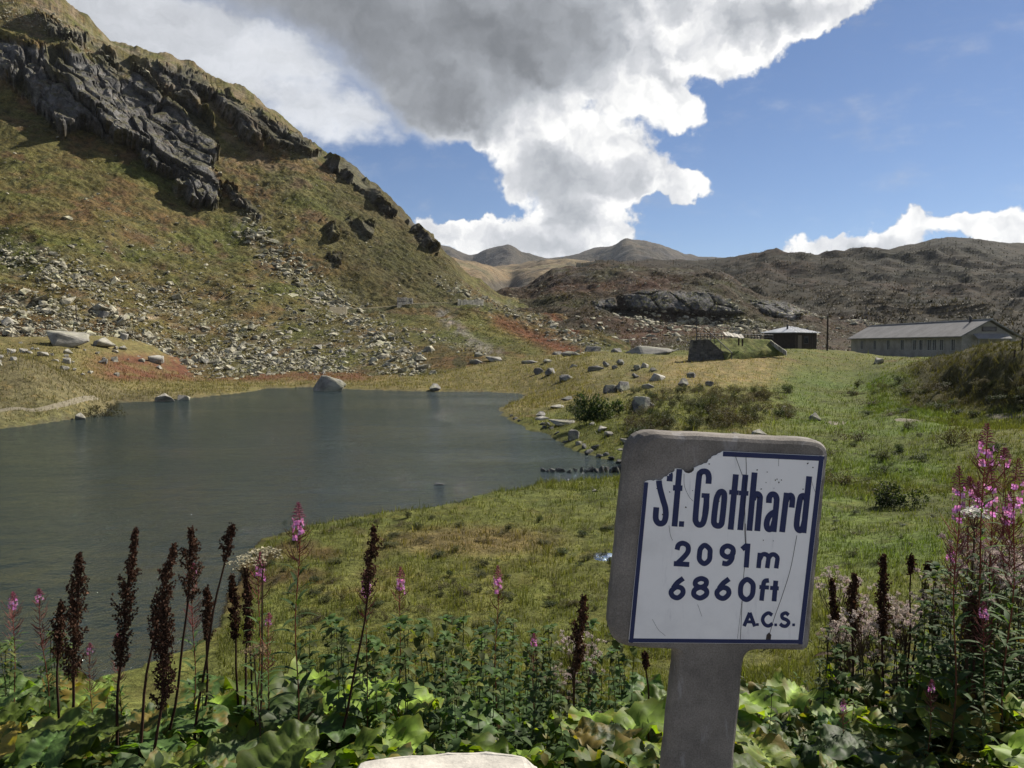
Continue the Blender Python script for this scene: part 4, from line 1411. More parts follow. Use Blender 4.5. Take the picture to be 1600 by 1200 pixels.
for line, wd in (([(947, 300), (950, 420), (938, 560), (942, 700), (938, 800), (945, 900)], .9), ([(875, 292), (900, 370), (925, 430)], .8), ([(540, 420), (545, 500), (575, 570), (600, 600)], .5),
                 ([(1160, 310), (1162, 370)], .5), ([(1380, 470), (1385, 500), (1405, 560)], .4), ([(440, 760), (450, 820), (462, 858)], .5)):
    ck = Ink(); ck.stroke([z8((x + random.uniform(-3, 3), y)) for x, y in line], wd, True); ck.build('crack', M['crack'], plate)
for line, wd in (([(567, 380), (566, 470), (560, 560), (556, 640), (550, 770)], .8), ([(738, 420), (715, 530), (690, 620), (660, 700), (640, 770)], .8), ([(255, 700), (275, 735), (300, 755)], .4), ([(555, 640), (540, 765)], .4), ([(405, 650), (420, 690)], .4)):
    ck = Ink(); ck.stroke([z1((x + random.uniform(-2, 2), y)) for x, y in line], wd, True); ck.build('crack', M['crack'], plate)
ck = Ink()
for p in [(1078, 478), (1020, 395), (1085, 408), (1140, 462), (1162, 478), (1178, 460), (1130, 515), (1046, 520), (1320, 522), (1384, 380), (1352, 352), (705, 355), (550, 640), (398, 688), (360, 517), (770, 600), (1150, 455), (1060, 857), (1125, 860), (595, 530), (445, 540), (1330, 690), (1090, 600)]:
    r_ = random.uniform(.5, 1.5); c_ = Vector(z8(p))
    ck.poly([(c_.x + r_ * random.uniform(.5, 1.3) * math.cos(t), c_.y + r_ * random.uniform(.5, 1.3) * math.sin(t)) for t in [k * 6.283 / 7 for k in range(7)]])
ck.build('rust_specks', M['crack'], plate)['kind'] = 'stuff'
# rust bites at the edges
ck = Ink()
ck.poly([z8(p) for p in [(540, 404), (552, 413), (570, 417), (588, 411), (603, 398), (606, 382), (596, 392), (580, 404), (560, 404)]])
ck.build('rust_patch', M['crack'], plate)
ck = Ink()
ck.poly([z1(p) for p in [(632, 778), (636, 752), (644, 744), (652, 752), (650, 766), (654, 780)]])
ck.build('rust_patch', M['crack'], plate)

# pale block of stone in front of the plants
kb = MB()
kp = [P(560, 1204, 2.36), P(640, 1184, 2.40), P(700, 1172, 2.42), P(760, 1170, 2.42), P(822, 1174, 2.40), P(842, 1184, 2.34), P(848, 1215, 2.2), P(850, 1290, 1.95), P(500, 1290, 1.95)]
zt = float(np.mean([p[2] for p in kp[1:5]]))
kb.prism([(float(p[0]), float(p[1]), zt - .55) for p in kp][::-1], (0, 0, .55))
k_me = kb.mesh('kerb_stone', M['curb'])
bm = bmesh.new(); bm.from_mesh(k_me)
bmesh.ops.recalc_face_normals(bm, faces=bm.faces)
bmesh.ops.bevel(bm, geom=[e for e in bm.edges], offset=.022, segments=3, affect='EDGES', profile=.6)
bmesh.ops.subdivide_edges(bm, edges=[e for e in bm.edges if e.calc_length() > .05], cuts=3, use_grid_fill=True)
for v in bm.verts:
    v.co.z += .006 * float(fbm(np.array([v.co.x * 9]), np.array([v.co.y * 9]), 3, 5)[0])
bm.to_mesh(k_me); bm.free()
k_at = k_me.color_attributes.get('tint')
if k_at:
    k_at.data.foreach_set('color', np.ones(len(k_at.data) * 4, np.float32))
thing('kerb_stone', 'pale sunlit stone block at the roadside, just left of the post of the altitude stone', 'stone block', data=k_me)


# ------------------------------------------------------------------ long low building on the right
def pt(u, v, D):
    return Vector(P(u, v, D).tolist())


lb = thing('barrack', 'long low grey building with a plain grey gable roof', 'building', loc=(0, 0, 0))
X0, X1, Y0, Y1, ZE, ZB, ZR = 55.3, 61.9, 98.0, 130.0, 6.25, 2.2, 8.1
XM = (X0 + X1) / 2
wins = [1346, 1366, 1387, 1409, 1428, 1438, 1451, 1459, 1470, 1488]
wy = sorted((X0 * FPX / (u - 800)) for u in wins)
WB, WT, WW = 4.35, 5.85, .5
# the long wall facing the lake, with real openings
mb = MB()
ed = [Y0]
for y in wy:
    ed += [y - WW, y + WW]
ed.append(Y1)
for i in range(len(ed) - 1):
    if i % 2 == 0:
        mb.box((X0, ed[i], ZB), (X0 + .35, ed[i + 1], ZE))
    else:
        mb.box((X0, ed[i], ZB), (X0 + .35, ed[i + 1], WB)); mb.box((X0, ed[i], WT), (X0 + .35, ed[i + 1], ZE))
# gables and rear wall
for y in (Y0, Y1 - .35):
    mb.prism([(X0 + .36, y, ZB), (X1 - .36, y, ZB), (X1 - .36, y, ZE), (XM, y, ZR - .12), (X0 + .36, y, ZE)], (0, .35, 0))
mb.box((X1 - .35, Y0, ZB), (X1, Y1, ZE))
mb.build('wall', M['plaster'], lb)
for y in wy:
    f = MB()
    for lo, hi in (((X0 - .03, y - WW, WB), (X0 + .12, y - WW + .07, WT)), ((X0 - .03, y + WW - .07, WB), (X0 + .12, y + WW, WT)), ((X0 - .03, y - WW + .07, WT - .07), (X0 + .12, y + WW - .07, WT)),
                   ((X0 - .06, y - WW + .07, WB), (X0 + .12, y + WW - .07, WB + .07)), ((X0, y - .03, WB + .07), (X0 + .10, y + .03, WT - .07))):
        f.box(lo, hi)
    wf = f.build('window', M['frame'], lb)
    MB().box((X0 + .13, y - WW, WB), (X0 + .16, y + WW, WT)).build('pane', M['pane'], wf)
rf = MB()
ov = .45
sl = (ZR - ZE) / (XM - X0)
for s, xe in ((-1, X0), (1, X1)):
    xo = xe + s * ov
    rf.prism([(xo, Y0 - .5, ZE - sl * ov), (XM, Y0 - .5, ZR), (XM, Y0 - .5, ZR + .16), (xo, Y0 - .5, ZE - sl * ov + .16)], (0, Y1 - Y0 + 1, 0))
roof = rf.build('roof', M['roof'], lb)
MB().box((XM - .16, Y0 - .52, ZR + .12), (XM + .16, Y1 + .52, ZR + .22)).build('ridge_cap', M['tin'], roof)
MB().tube([(XM - .5, Y0 + 3.2, ZR - .3), (XM - .5, Y0 + 3.2, ZR + .62)], .16, 8).build('vent_pipe', M['metal'], roof)
gf = MB().box((XM - .9, Y0 - .06, 6.75), (XM + .9, Y0 + .06, 7.32))
gwin = gf.build('window', M['dark_wood'], lb)
MB().box((XM - .8, Y0 - .09, 6.82), (XM + .8, Y0 - .065, 7.25)).build('pane', M['pane'], gwin)
pr_ = MB()
pr_.prism([(XM - 2.2, Y0 - 1.5, 5.75), (XM + 2.0, Y0 - 1.5, 5.75), (XM + 2.0, Y0 - .4, 6.35), (XM - 2.2, Y0 - .4, 6.35)], (0, 0, .12))
pr_.box((XM - 2.1, Y0 - 1.4, ZB), (XM - 1.9, Y0 - 1.2, 5.75)); pr_.box((XM + 1.7, Y0 - 1.4, ZB), (XM + 1.9, Y0 - 1.2, 5.75))
pr_.build('porch', M['roof'], lb)

# ------------------------------------------------------------------ small dark cabin with a hipped metal roof
c0 = pt(1249, 546, 112)
cb = thing('cabin', 'small dark brown cabin with a pale hipped metal roof', 'cabin', loc=(c0.x + .1, c0.y + 4, 0), rot=(0, 0, R(38)))
zb = 3.4; zw = pt(1249, 518, 112).z; zr = pt(1249, 510, 116).z; hw, hd = 2.75, 2.5
wl = MB()
wl.box((-hw, -hd, zb), (hw, hd, zw - .06))
wl.build('wall', M['dark_wood'], cb)
for k in range(12):
    x = -hw + .23 + k * .46
    MB().box((x - .2, -hd - .035, zb), (x + .2, -hd - .001, zw - .1)).build('plank', M['dark_wood'], cb)
    y = -hd + .21 + k * .417
    MB().box((hw + .001, y - .18, zb), (hw + .035, y + .18, zw - .1)).build('plank', M['dark_wood'], cb)
e = .42
rv = [(-hw - e, -hd - e, zw - .08), (hw + e, -hd - e, zw - .08), (hw + e, hd + e, zw - .08), (-hw - e, hd + e, zw - .08), (-.55, 0, zr), (.55, 0, zr)]
rb = MB().add(rv + [(x, y, z - .1) for x, y, z in rv[:4]], [(0, 1, 5, 4), (1, 2, 5), (2, 3, 4, 5), (3, 0, 4), (0, 6, 7, 1), (1, 7, 8, 2), (2, 8, 9, 3), (3, 9, 6, 0), (6, 9, 8, 7)])
crf = rb.build('roof', M['tin'], cb)
sm = MB()
for k in range(1, 9):
    x = -hw - e + k * (2 * (hw + e) / 9)
    tx = max(-.55, min(.55, x)); kz = 1 - (abs(x - tx) / (hw + e - .55)) if abs(x) > .55 else 1
    sm.tube([(x, -hd - e, zw - .06), (x, (-hd - e) * (1 - kz), zw - .08 + (zr - zw + .08) * kz + .03)], .03, 4)
sm.build('seam', M['tin'], crf)
MB().tube([(-1.7, -.6, zw - .1), (-1.7, -.6, zw + 1.05)], .14, 8).build('stove_pipe', M['metal'], crf)
wn = MB().box((hw + .037, -.75, zw - 1.7), (hw + .08, .45, zw - .65)).build('window', M['metal'], cb)
MB().box((hw + .082, -.65, zw - 1.6), (hw + .09, .35, zw - .75)).build('pane', M['pane'], wn)
wn = MB().box((-.6, -hd - .08, zw - 1.7), (.5, -hd - .037, zw - .65)).build('window', M['metal'], cb)
MB().box((-.5, -hd - .09, zw - 1.6), (.4, -hd - .082, zw - .75)).build('pane', M['pane'], wn)
dr = MB().box((-2.1, -hd - .08, zb), (-1.2, -hd - .037, zw - .5)).build('door', M['wood'], cb)

# ------------------------------------------------------------------ bunker bank: stone wing walls, grassed top
DB = 85.0
bw = [(1077.5, 566), (1082, 532.5), (1107, 531.5), (1140, 560), (1140, 566)]
poly = [pt(u, v, DB) for u, v in bw]
w0 = thing('stone_wall', 'dark stone wing wall with a sloping end beside the grassed bank', 'wall', loc=(0, 0, 0))
th = 1.0
core_ = MB().prism([p + Vector((0, .12, 0)) for p in poly], (0, th, 0))
core_.build('wall_core', M['stonework'], w0)
# squared stones laid in courses, each proud of the core
zt_, zb_ = poly[1].z, poly[0].z
nrow = 8
pn = np.array([(p.x, p.z) for p in poly])
prnd = random.Random(3)
for r_ in range(nrow):
    za, zc = zb_ + (zt_ - zb_) * r_ / nrow, zb_ + (zt_ - zb_) * (r_ + 1) / nrow
    x = pn[:, 0].min() - prnd.random() * .3
    while x < pn[:, 0].max():
        wdt = prnd.uniform(.32, .62)
        cx, cz = x + wdt / 2, (za + zc) / 2
        if sdist(np.array([cx]), np.array([cz]), pn)[0] < -.06:
            d = prnd.uniform(-.05, .05)
            MB().box((x + .015, DB + .0 + d, za + .012), (x + wdt - .015, DB + .16, zc - .012)).build('stone', M['stonework'], w0)
        x += wdt
cp_ = MB()
for a, b in zip([poly[1], poly[2]], [poly[2], poly[3]]):
    n = 5
    for k in range(n):
        p, q = a.lerp(b, k / n + .01), a.lerp(b, (k + 1) / n - .01)
        up_ = Vector((0, 0, .10))
        MB().prism([p + Vector((0, -.08, .002)), q + Vector((0, -.08, .002)), q + up_ + Vector((0, -.08, .002)), p + up_ + Vector((0, -.08, .002))], (0, th + .2, 0)).build('coping_stone', M['rock'], w0)
# bank
bk = []
ny_, nx_ = 26, 40
for j in range(ny_):
    for i in range(nx_):
        s, t = i / (nx_ - 1), j / (ny_ - 1)
        u0 = 1106 + (1206 - 1106) * s
        top = pt(u0, 531 - 1.5 * math.sin(s * 3.1), DB + 4)
        foot = pt(u0 + 26 - 10 * s + 4 * s, 556 - 8 * s, DB - .6 + 3 * s)
        if t < .6:
            q = foot.lerp(top, t / .6)
        else:
            q = top + Vector((0, (t - .6) * 14, -(max(0, t - .8)) * 14))
        k = .12 * float(fbm(np.array([q.x * .9]), np.array([q.y * .9]), 3, 77)[0])
        bk.append((q.x, q.y, q.z + k - (.5 if j == 0 else 0)))
bf = np.array([(j * nx_ + i, j * nx_ + i + 1, (j + 1) * nx_ + i + 1, (j + 1) * nx_ + i) for j in range(ny_ - 1) for i in range(nx_ - 1)])
bv = np.array(bk)
bt = np.zeros((len(bv), 3)) + np.array([.088, .098, .030]) + .02 * fbm(bv[:, 0] * .8, bv[:, 2] * .8, 3, 78)[:, None] * np.array([1.2, .8, .5])
bank = link('grass_bank', new_mesh('grass_bank', bv, bf, M['ground'], bt.clip(.01, 1), True), kind='structure', label='grassed bank over the bunker')
# second wing wall: its pale sloping coping on the right
w2 = thing('bunker_coping', 'pale sloping coping slabs down the right end of the grassed bank', 'wall')
a, b = pt(1203, 531, DB + 3.4), pt(1229, 549, DB + 1.0)
for k in range(4):
    p, q = a.lerp(b, k / 4 + .01), a.lerp(b, (k + 1) / 4 - .01)
    MB().prism([p, q, q + Vector((0, 0, -.5)), p + Vector((0, 0, -.5))], (.15, .3, 0)).build('coping_stone', M['pale_rock'], w2)


def iron(name, label, cat, specs, mat='metal'):
    t = thing(name, label, cat)
    for pn_, pts, r_ in specs:
        MB().tube(pts, r_, 6).build(pn_, M[mat], t)
    return t


# fence along the top of the bank
fs = []
fl, frt = pt(1089, 521, DB + 1.5), pt(1208, 523.5, DB + 9)
for k in range(24):
    p = fl.lerp(frt, k / 23)
    zb0 = pt(0, 531.5, DB + 1.5).z if k > 2 else pt(0, 533, DB + 1).z
    fs.append(('post', [(p.x, p.y, zb0 - .3), (p.x, p.y, p.z + .08)], .035))
for dz in (0, -.32):
    fs.append(('rail', [fl + Vector((0, -.02, dz)), frt + Vector((0, -.02, dz))], .03))
iron('fence', 'thin dark post and rail fence along the top of the grassed bank', 'fence', fs)
h0, h1 = pt(1109, 519.5, DB - .5), pt(1144, 551.5, DB - 1.2)
iron('handrail', 'sloping dark handrail down the front of the grassed bank', 'handrail',
     [('rail', [h0, h1], .045)] + [('post', [h0.lerp(h1, t) + Vector((0, 0, -.95)), h0.lerp(h1, t)], .04) for t in (.02, .5, .98)])
fp = pt(1088.5, 495, DB + 1)
iron('signal_pole', 'thin bare pole at the left corner of the stone wing wall', 'pole', [('pole', [(fp.x, fp.y, 5.2), (fp.x, fp.y, fp.z)], .04), ('pole_foot', [(fp.x, fp.y, 5.0), (fp.x, fp.y, 5.22)], .09)])
up0 = pt(1293.5, 494, 108)
ip = iron('utility_pole', 'tall dark wooden pole at the right corner of the cabin', 'pole', [('pole', [(up0.x, up0.y, 3.2), (up0.x, up0.y, up0.z)], [.14, .10]), ('crossarm', [(up0.x - .05, up0.y - .3, up0.z - .3), (up0.x + .05, up0.y + .3, up0.z - .3)], .04)], 'dark_wood')
# table with corrugated top on the bank
tb = thing('picnic_table', 'wooden table with a wavy pale top and two legs on the grassed bank', 'table')
ta, tc_ = pt(1131, 525, DB + 1.2), pt(1161, 530, DB + 1.2)
for k in range(6):
    p, q = ta.lerp(tc_, k / 6 + .008), ta.lerp(tc_, (k + 1) / 6 - .008)
    dz = .07 if k % 2 else -.03
    MB().prism([p + Vector((0, -.6, 0)), q + Vector((0, -.6, dz)), q + Vector((0, -.6, dz + .07)), p + Vector((0, -.6, .07))], (0, 1.2, .42)).build('top_board', M['pale_wood'], tb)
for t in (.78, .97):
    p = ta.lerp(tc_, t)
    MB().box((p.x - .07, p.y - .07, p.z - .75), (p.x + .07, p.y + .07, p.z)).build('leg', M['dark_wood'], tb)

# lattice pylons far away on the rocky hill, and one fence post on the mound
for u, vt, vb, D, lab in ((1353, 478, 503, 292, 'taller faint lattice pylon behind the left end of the long building'), (1371, 483, 505, 292, 'shorter faint lattice pylon behind the left end of the long building')):
    p = pt(u, vb, D); q = pt(u, vt, D)
    sp_ = []
    for s in (-1, 1):
        sp_.append(('leg', [(p.x + s * .9, p.y, p.z - 2), (q.x + s * .12, q.y, q.z)], .07))
    for k in range(4):
        f0, f1 = k / 4, (k + 1) / 4
        sp_.append(('brace', [(p.x - .9 * (1 - f0) - .12 * f0, p.y, p.z + (q.z - p.z) * f0), (p.x + .9 * (1 - f1) + .12 * f1, p.y, p.z + (q.z - p.z) * f1)], .05))
    sp_.append(('crossarm', [(q.x - 1.2, q.y, q.z - .8), (q.x + 1.2, q.y, q.z - .8)], .06))
    iron('pylon', lab, 'pylon', sp_)
q = hit(1596, 545)[0]
for u_, z_ in ((1596, 5.45), (1584, 5.3)):
    x_ = (u_ - 800) / FPX * 45.5
    MB_ = MB().tube([(x_, 45.5, gz1(x_, 45.5) - .3), (x_ + .03, 45.5, gz1(x_, 45.5) + (.75 if u_ > 1590 else .45))], .05, 6)
    thing('fence_post', 'taller weathered post on top of the dark mound' if u_ > 1590 else 'short leaning post on top of the dark mound', 'post', data=MB_.mesh('fence_post', M['dark_wood']))
# mast on the lower left slope
mp = None
_d = np.hypot(LU - 119, LV - 503); _i = np.unravel_index(np.argmin(_d), _d.shape); mp = LP[_i]
iron('marker_pole', 'thin dark pole standing among stones above the left bank', 'pole', [('pole', [(mp[0], mp[1], mp[2] - .5), (mp[0], mp[1], mp[2] + 2.6)], .07), ('pole_foot', [(mp[0], mp[1], mp[2] - .5), (mp[0], mp[1], mp[2] + .5)], .16)], 'dark_wood')

# ------------------------------------------------------------------ road and wall across the slope
def slope_at(u, v, up=0.0):
    d = np.hypot(LU - u, (LV - v)) + np.where(np.arange(LU.shape[0])[:, None] > LU.shape[0] - 34, 1e6, 0)
    i = np.unravel_index(np.argmin(d), d.shape)
    return Vector(LP[i].tolist()), Vector(LN[i].tolist())


road_v = [(470, 487), (520, 486), (560, 485), (600, 482), (640, 477), (680, 474), (720, 473), (750, 473.5), (765, 475)]
rl = [slope_at(u, v)[0] for u, v in road_v]
V_, F_ = [], []
line = smooth_line([(p.x, p.y) for p in rl], False, 8)
zs = np.interp(np.linspace(0, len(rl) - 1, len(line)), np.arange(len(rl)), [p.z for p in rl])
zs = np.convolve(np.pad(zs, 8, mode='edge'), np.ones(17) / 17, 'valid')
for k, (p, z) in enumerate(zip(line, zs)):
    t = line[min(k + 1, len(line) - 1)] - line[max(k - 1, 0)]
    n_v = Vector((-t.y, t.x)).normalized()
    if n_v.y < 0:
        n_v = -n_v
    for d, dz in ((-1.3, -.7), (-1.0, .25), (0.0, .35), (1.6, .4)):
        V_.append((p.x + n_v.x * d, p.y + n_v.y * d, z + dz))
for k in range(len(line) - 1):
    for j in range(3):
        F_.append((k * 4 + j, k * 4 + j + 1, k * 4 + 4 + j + 1, k * 4 + 4 + j))
rt = np.tile(np.array([[.08, .085, .04], [.09, .085, .045], [.15, .13, .09], [.13, .115, .08]]), (len(line), 1))
link('road', new_mesh('road', V_, F_, M['slope'], rt), kind='structure', label='narrow old road cut across the slope')


def slope_wall(name, label, cat, u0, v0, u1, v1, h, mat, n):
    t = thing(name, label, cat)
    a, b = slope_at(u0, v0)[0] + Vector((0, -2.2, 0)), slope_at(u1, v1)[0] + Vector((0, -2.2, 0))
    rr = random.Random(u0)
    for row in range(2):
        for k in range(n):
            p, q = a.lerp(b, (k + .03 * row) / n + .004), a.lerp(b, (k + 1) / n - .004)
            z0 = -1.0 if row == 0 else h * .5 + .01; z1_ = h * .5 if row == 0 else h + rr.uniform(-.12, .1)
            d = rr.uniform(0, .12)
            MB().prism([p + Vector((0, -d, z0)), q + Vector((0, -d, z0)), q + Vector((0, -d, z1_)), p + Vector((0, -d, z1_))], (0, 1.1, 0)).build('stone', M[mat], t)
    return t


slope_wall('parapet', 'short tan parapet of the slope road above the scree', 'wall', 519, 487, 545, 487, .8, 'path', 4)
slope_wall('stone_hut', 'small grey stone ruin beside the road on the slope', 'ruin', 623, 476, 646, 476, 1.5, 'rock', 5)
slope_wall('retaining_wall', 'row of pale stones holding the road near the spur', 'wall', 716, 474, 756, 474, .8, 'pale_rock', 9)


# ------------------------------------------------------------------ boulders and stones
def rock_mesh(name, seed, mat, sub=2, npt=15, rough=.03):
    """angular block: hull of a few points, edges chipped, faces roughened"""
    rr = np.random.default_rng(seed)
    bm = bmesh.new()
    q = rr.normal(size=(npt, 3)); q /= np.linalg.norm(q, axis=1)[:, None]
    q *= rr.uniform(.8, 1.1, npt)[:, None] * np.array([1, .85, .8])
    q[:, 2] = np.clip(q[:, 2], -.45, .62)
    for c in q:
        bm.verts.new(c)
    bmesh.ops.convex_hull(bm, input=bm.verts)
    for v in [v for v in bm.verts if not v.link_faces]:
        bm.verts.remove(v)
    bmesh.ops.dissolve_limit(bm, angle_limit=R(14), verts=bm.verts, edges=bm.edges)
    bmesh.ops.bevel(bm, geom=list(bm.edges), offset=.05, segments=1, affect='EDGES', clamp_overlap=True)
    bmesh.ops.triangulate(bm, faces=bm.faces)
    bmesh.ops.subdivide_edges(bm, edges=[e for e in bm.edges if e.calc_length() > .22], cuts=sub, use_grid_fill=True)
    bmesh.ops.triangulate(bm, faces=bm.faces)
    V = np.array([v.co[:] for v in bm.verts])
    V += (fbm(V[:, 0] * 3 + seed, V[:, 1] * 3 + V[:, 2] * 2.3, 3, seed) * rough)[:, None] * V * 1.5
    lo_, hi_ = V.min(0), V.max(0)
    V = (V - (lo_ + hi_) / 2 * np.array([1, 1, 0]) - np.array([0, 0, lo_[2]])) / (hi_ - lo_)
    for v, c in zip(bm.verts, V):
        v.co = c
    bmesh.ops.recalc_face_normals(bm, faces=bm.faces)
    me = bpy.data.meshes.new(name); bm.to_mesh(me); bm.free()
    me.materials.append(mat)
    return me


ROCKS = [rock_mesh('rock', 300 + k, M['rock'], 2, 13 + k % 4) for k in range(7)]
PALE = [rock_mesh('pale_rock', 330 + k, M['pale_rock'], 2, 12 + k % 4) for k in range(5)]
WET = [rock_mesh('wet_rock', 350 + k, M['wet_rock'], 1, 12) for k in range(4)]
SETS = {'r': ROCKS, 'p': PALE, 'w': WET}


def on_slope(u, v):
    ok = np.arange(LU.shape[0])[:, None] < LU.shape[0] - 34
    d = np.where(ok, np.hypot(LU - u, LV - v), 1e9)
    return LP[np.unravel_index(np.argmin(d), d.shape)]


SEEN_ROCK = {}


def boulder(u, vb, w_, h_, kind, label, group=None, name='boulder', turn=None):
    """u, vb: foot of the stone in the photo; w_, h_: its size in photo pixels"""
    p = hit(u, vb)[0]
    if np.isnan(p[0]) or p[1] > 112:
        p = on_slope(u, vb)
    px = p[1] / FPX
    k = len(SEEN_ROCK); SEEN_ROCK[k] = 1
    me = SETS[kind][(k * 3 + int(u)) % len(SETS[kind])]
    ww, hh = w_ * px * .94, h_ * px * .94
    sink = .22 * hh
    return thing(name, label, 'boulder' if w_ > 22 else 'stone', loc=(p[0], p[1] + ww * .3, p[2] - sink), rot=(0, 0, turn if turn is not None else (k * 2.399) % 6.28),
                 scale=(ww * 1.02, ww * (.7 + .3 * ((k * 7) % 5) / 5), hh * 1.12), group=group, data=me)


B = [
    (95, 541, 66, 30, 'p', 'largest grey boulder on the slope above the left bank, dark on its left face', 0.4), (155, 541, 34, 17, 'p', 'grey boulder just right of the largest slope boulder', 1.1),
    (10, 508, 24, 15, 'p', 'pale boulder at the left edge of the photo above the bank', 2.0), (158, 496, 17, 12, 'r', 'dark round boulder below the sandy path', .3),
    (240, 566, 26, 13, 'p', 'pale wedge boulder at the edge of the red heath', .2), (102, 567, 13, 10, 'p', 'small squarish pale stone under the largest slope boulder', 0), (98, 577, 15, 7, 'p', 'flat pale stone on the brown heath above the left bank', 1),
    (64, 556, 20, 8, 'p', 'pale flat stone left of the squarish pale stone', 2), (158, 568, 16, 9, 'r', 'grey stone at the left tip of the red heath', 0), (192, 531, 15, 13, 'p', 'upright pale stone right of the two slope boulders', 2),
    (254, 628, 31, 15, 'p', 'pale boulder at the left waterline, dark on its left face', .35), (284, 625, 25, 9, 'p', 'low pale stone right beside the waterline boulder', 1.9), (122, 655, 16, 12, 'p', 'white stone at the foot of the left bank by the water', .7),
    (512, 611, 50, 29, 'p', 'big pale boulder standing in the far edge of the lake', .5), (679, 610, 24, 12, 'r', 'dark grey boulder on the far shore right of the big lake boulder', 1.2),
    (842, 585, 18, 12, 'r', 'left half of the split boulder on the dry meadow', .1), (861, 585, 24, 12, 'r', 'right half of the split boulder on the dry meadow', 1.5), (886, 594, 30, 10, 'r', 'low dark boulder below the split boulder', 2.1),
    (897, 574, 13, 6, 'p', 'small pale stone above the low dark boulder', 0), (932, 579, 30, 9, 'r', 'long flat grey stone of the cluster left of the shrub slope', .6), (948, 573, 14, 11, 'r', 'upright grey stone at the back of the stone cluster', 2), (970, 570, 17, 10, 'r', 'rounded grey stone at the right of the stone cluster', 1),
    (961, 576, 11, 6, 'r', 'smallest grey stone in the middle of the stone cluster', 0), (1008, 575, 14, 10, 'p', 'pale stone high on the meadow below the long slab', 1), (997, 577, 14, 8, 'r', 'grey stone left of the pale high meadow stone', 2), (1021, 582, 16, 9, 'r', 'tilted grey stone above the pale wedge rock', .4),
    (1029, 595, 26, 14, 'p', 'pale wedge rock on the green slope', .9), (1013, 608, 22, 10, 'r', 'dark leaning slab below the pale wedge rock', .5), (994, 590, 15, 8, 'r', 'dark stone left of the pale wedge rock', 1.7),
    (955, 614, 26, 15, 'r', 'left boulder of the dark pair above the round green bush', .3), (975, 611, 30, 18, 'r', 'right boulder of the dark pair above the round green bush', 1.3),
    (1069, 604, 22, 15, 'r', 'jagged grey rock at the top of the shrub slope', .8), (1082, 590, 20, 10, 'r', 'grey rock above the jagged rock by the shrub slope', 1.8), (1110, 603, 16, 9, 'r', 'grey stone among the shrubs right of the jagged rock', .2),
    (1003, 643, 32, 28, 'r', 'tall dark rock beside the round green bush', .2), (1012, 640, 24, 16, 'r', 'low rock leaning on the tall dark rock', 2.4), (886, 626, 20, 8, 'r', 'grey stone on the yellow bank by the lake tip', .4), (872, 638, 26, 7, 'p', 'long flat pale stone on the yellow bank', 0),
    (845, 651, 22, 9, 'r', 'grey stone near the lake edge above the flat slab', 1), (846, 657, 22, 8, 'p', 'pale stone just below another at the lake edge', 2), (880, 665, 46, 10, 'p', 'widest flat pale slab by the lake edge', .15),
    (897, 687, 23, 18, 'r', 'pointed grey rock at the shore', .7), (943, 673, 22, 8, 'p', 'pale flat stone below the round green bush', .5), (952, 681, 20, 8, 'r', 'grey flat stone nearest under the bush on the bank', 1.4), (926, 665, 11, 7, 'p', 'small pale stone at the foot of the round green bush', .1),
    (980, 693, 22, 9, 'p', 'pale stone at the left corner of the milestone', .4), (970, 705, 13, 5, 'p', 'small flat pale stone by the left corner of the milestone', 1.6), (1020, 553, 76, 15, 'p', 'long pale whaleback slab on the ridge of the meadow', .06),
    (975, 546, 22, 10, 'r', 'grey boulder left of the long pale slab', .3), (965, 550, 22, 7, 'r', 'low dark stone in front of the grey boulder by the slab', 1), (927, 551, 28, 12, 'r', 'grey boulder at the foot of the red spur', .2), (893, 557, 34, 10, 'r', 'long grey outcrop at the foot of the slope', .1),
    (872, 556, 22, 8, 'r', 'grey stone at the left end of the long outcrop', 1), (771, 565, 26, 10, 'p', 'pale wedge at the foot of the grey gravel fan', .2), (743, 569, 22, 9, 'r', 'dark stone left of the pale wedge under the gravel fan', .5), (748, 558, 16, 9, 'r', 'dark boulder above the pale wedge under the gravel fan', .9),
    (828, 568, 28, 6, 'r', 'low brownish stone on the dry meadow', .2), (855, 567, 18, 7, 'r', 'dark stone on the crest of the dry meadow', .5), (1274, 658, 20, 16, 'p', 'rounded white stone alone on the green meadow', .4), (1186, 680, 24, 11, 'p', 'pale stone showing just above the top of the milestone', .2),
    (1226, 642, 16, 9, 'r', 'grey stone at the right end of the shrub slope', .8), (1376, 568, 20, 11, 'p', 'pale round boulder in the dip before the long building', .3), (1150, 680, 14, 5, 'p', 'flat pale stone behind the milestone top', .1), (930, 769, 12, 5, 'p', 'small pale stone on the marsh left of the milestone', .3)]
for u, vb, w_, h_, kd, lab, tr_ in B:
    boulder(u, vb, w_, h_, kd, lab, turn=tr_)
for u, vb, w_, h_, kd in [(905, 695, 12, 7, 'p'), (913, 701, 14, 9, 'w'), (921, 710, 20, 9, 'w'), (938, 714, 15, 5, 'w'), (930, 703, 14, 10, 'w'), (893, 689, 9, 5, 'p'), (862, 672, 11, 6, 'w'), (851, 669, 10, 5, 'w'), (848, 664, 12, 5, 'w'), (857, 665, 10, 6, 'w'),
                          (805, 656, 10, 5, 'w'), (799, 651, 8, 4, 'w'), (812, 659, 8, 4, 'w'), (870, 678, 10, 5, 'w'), (956, 718, 14, 6, 'w'), (798, 630, 9, 4, 'w'), (884, 692, 12, 4, 'w'), (948, 712, 14, 6, 'w'), (968, 724, 12, 7, 'w')]:
    boulder(u, vb, w_, h_, kd, 'dark wet stone on the curved right shore of the lake' if kd == 'w' else 'pale stone among dark ones on the curved right shore', 'stones along the lake edge', 'shore_stone')
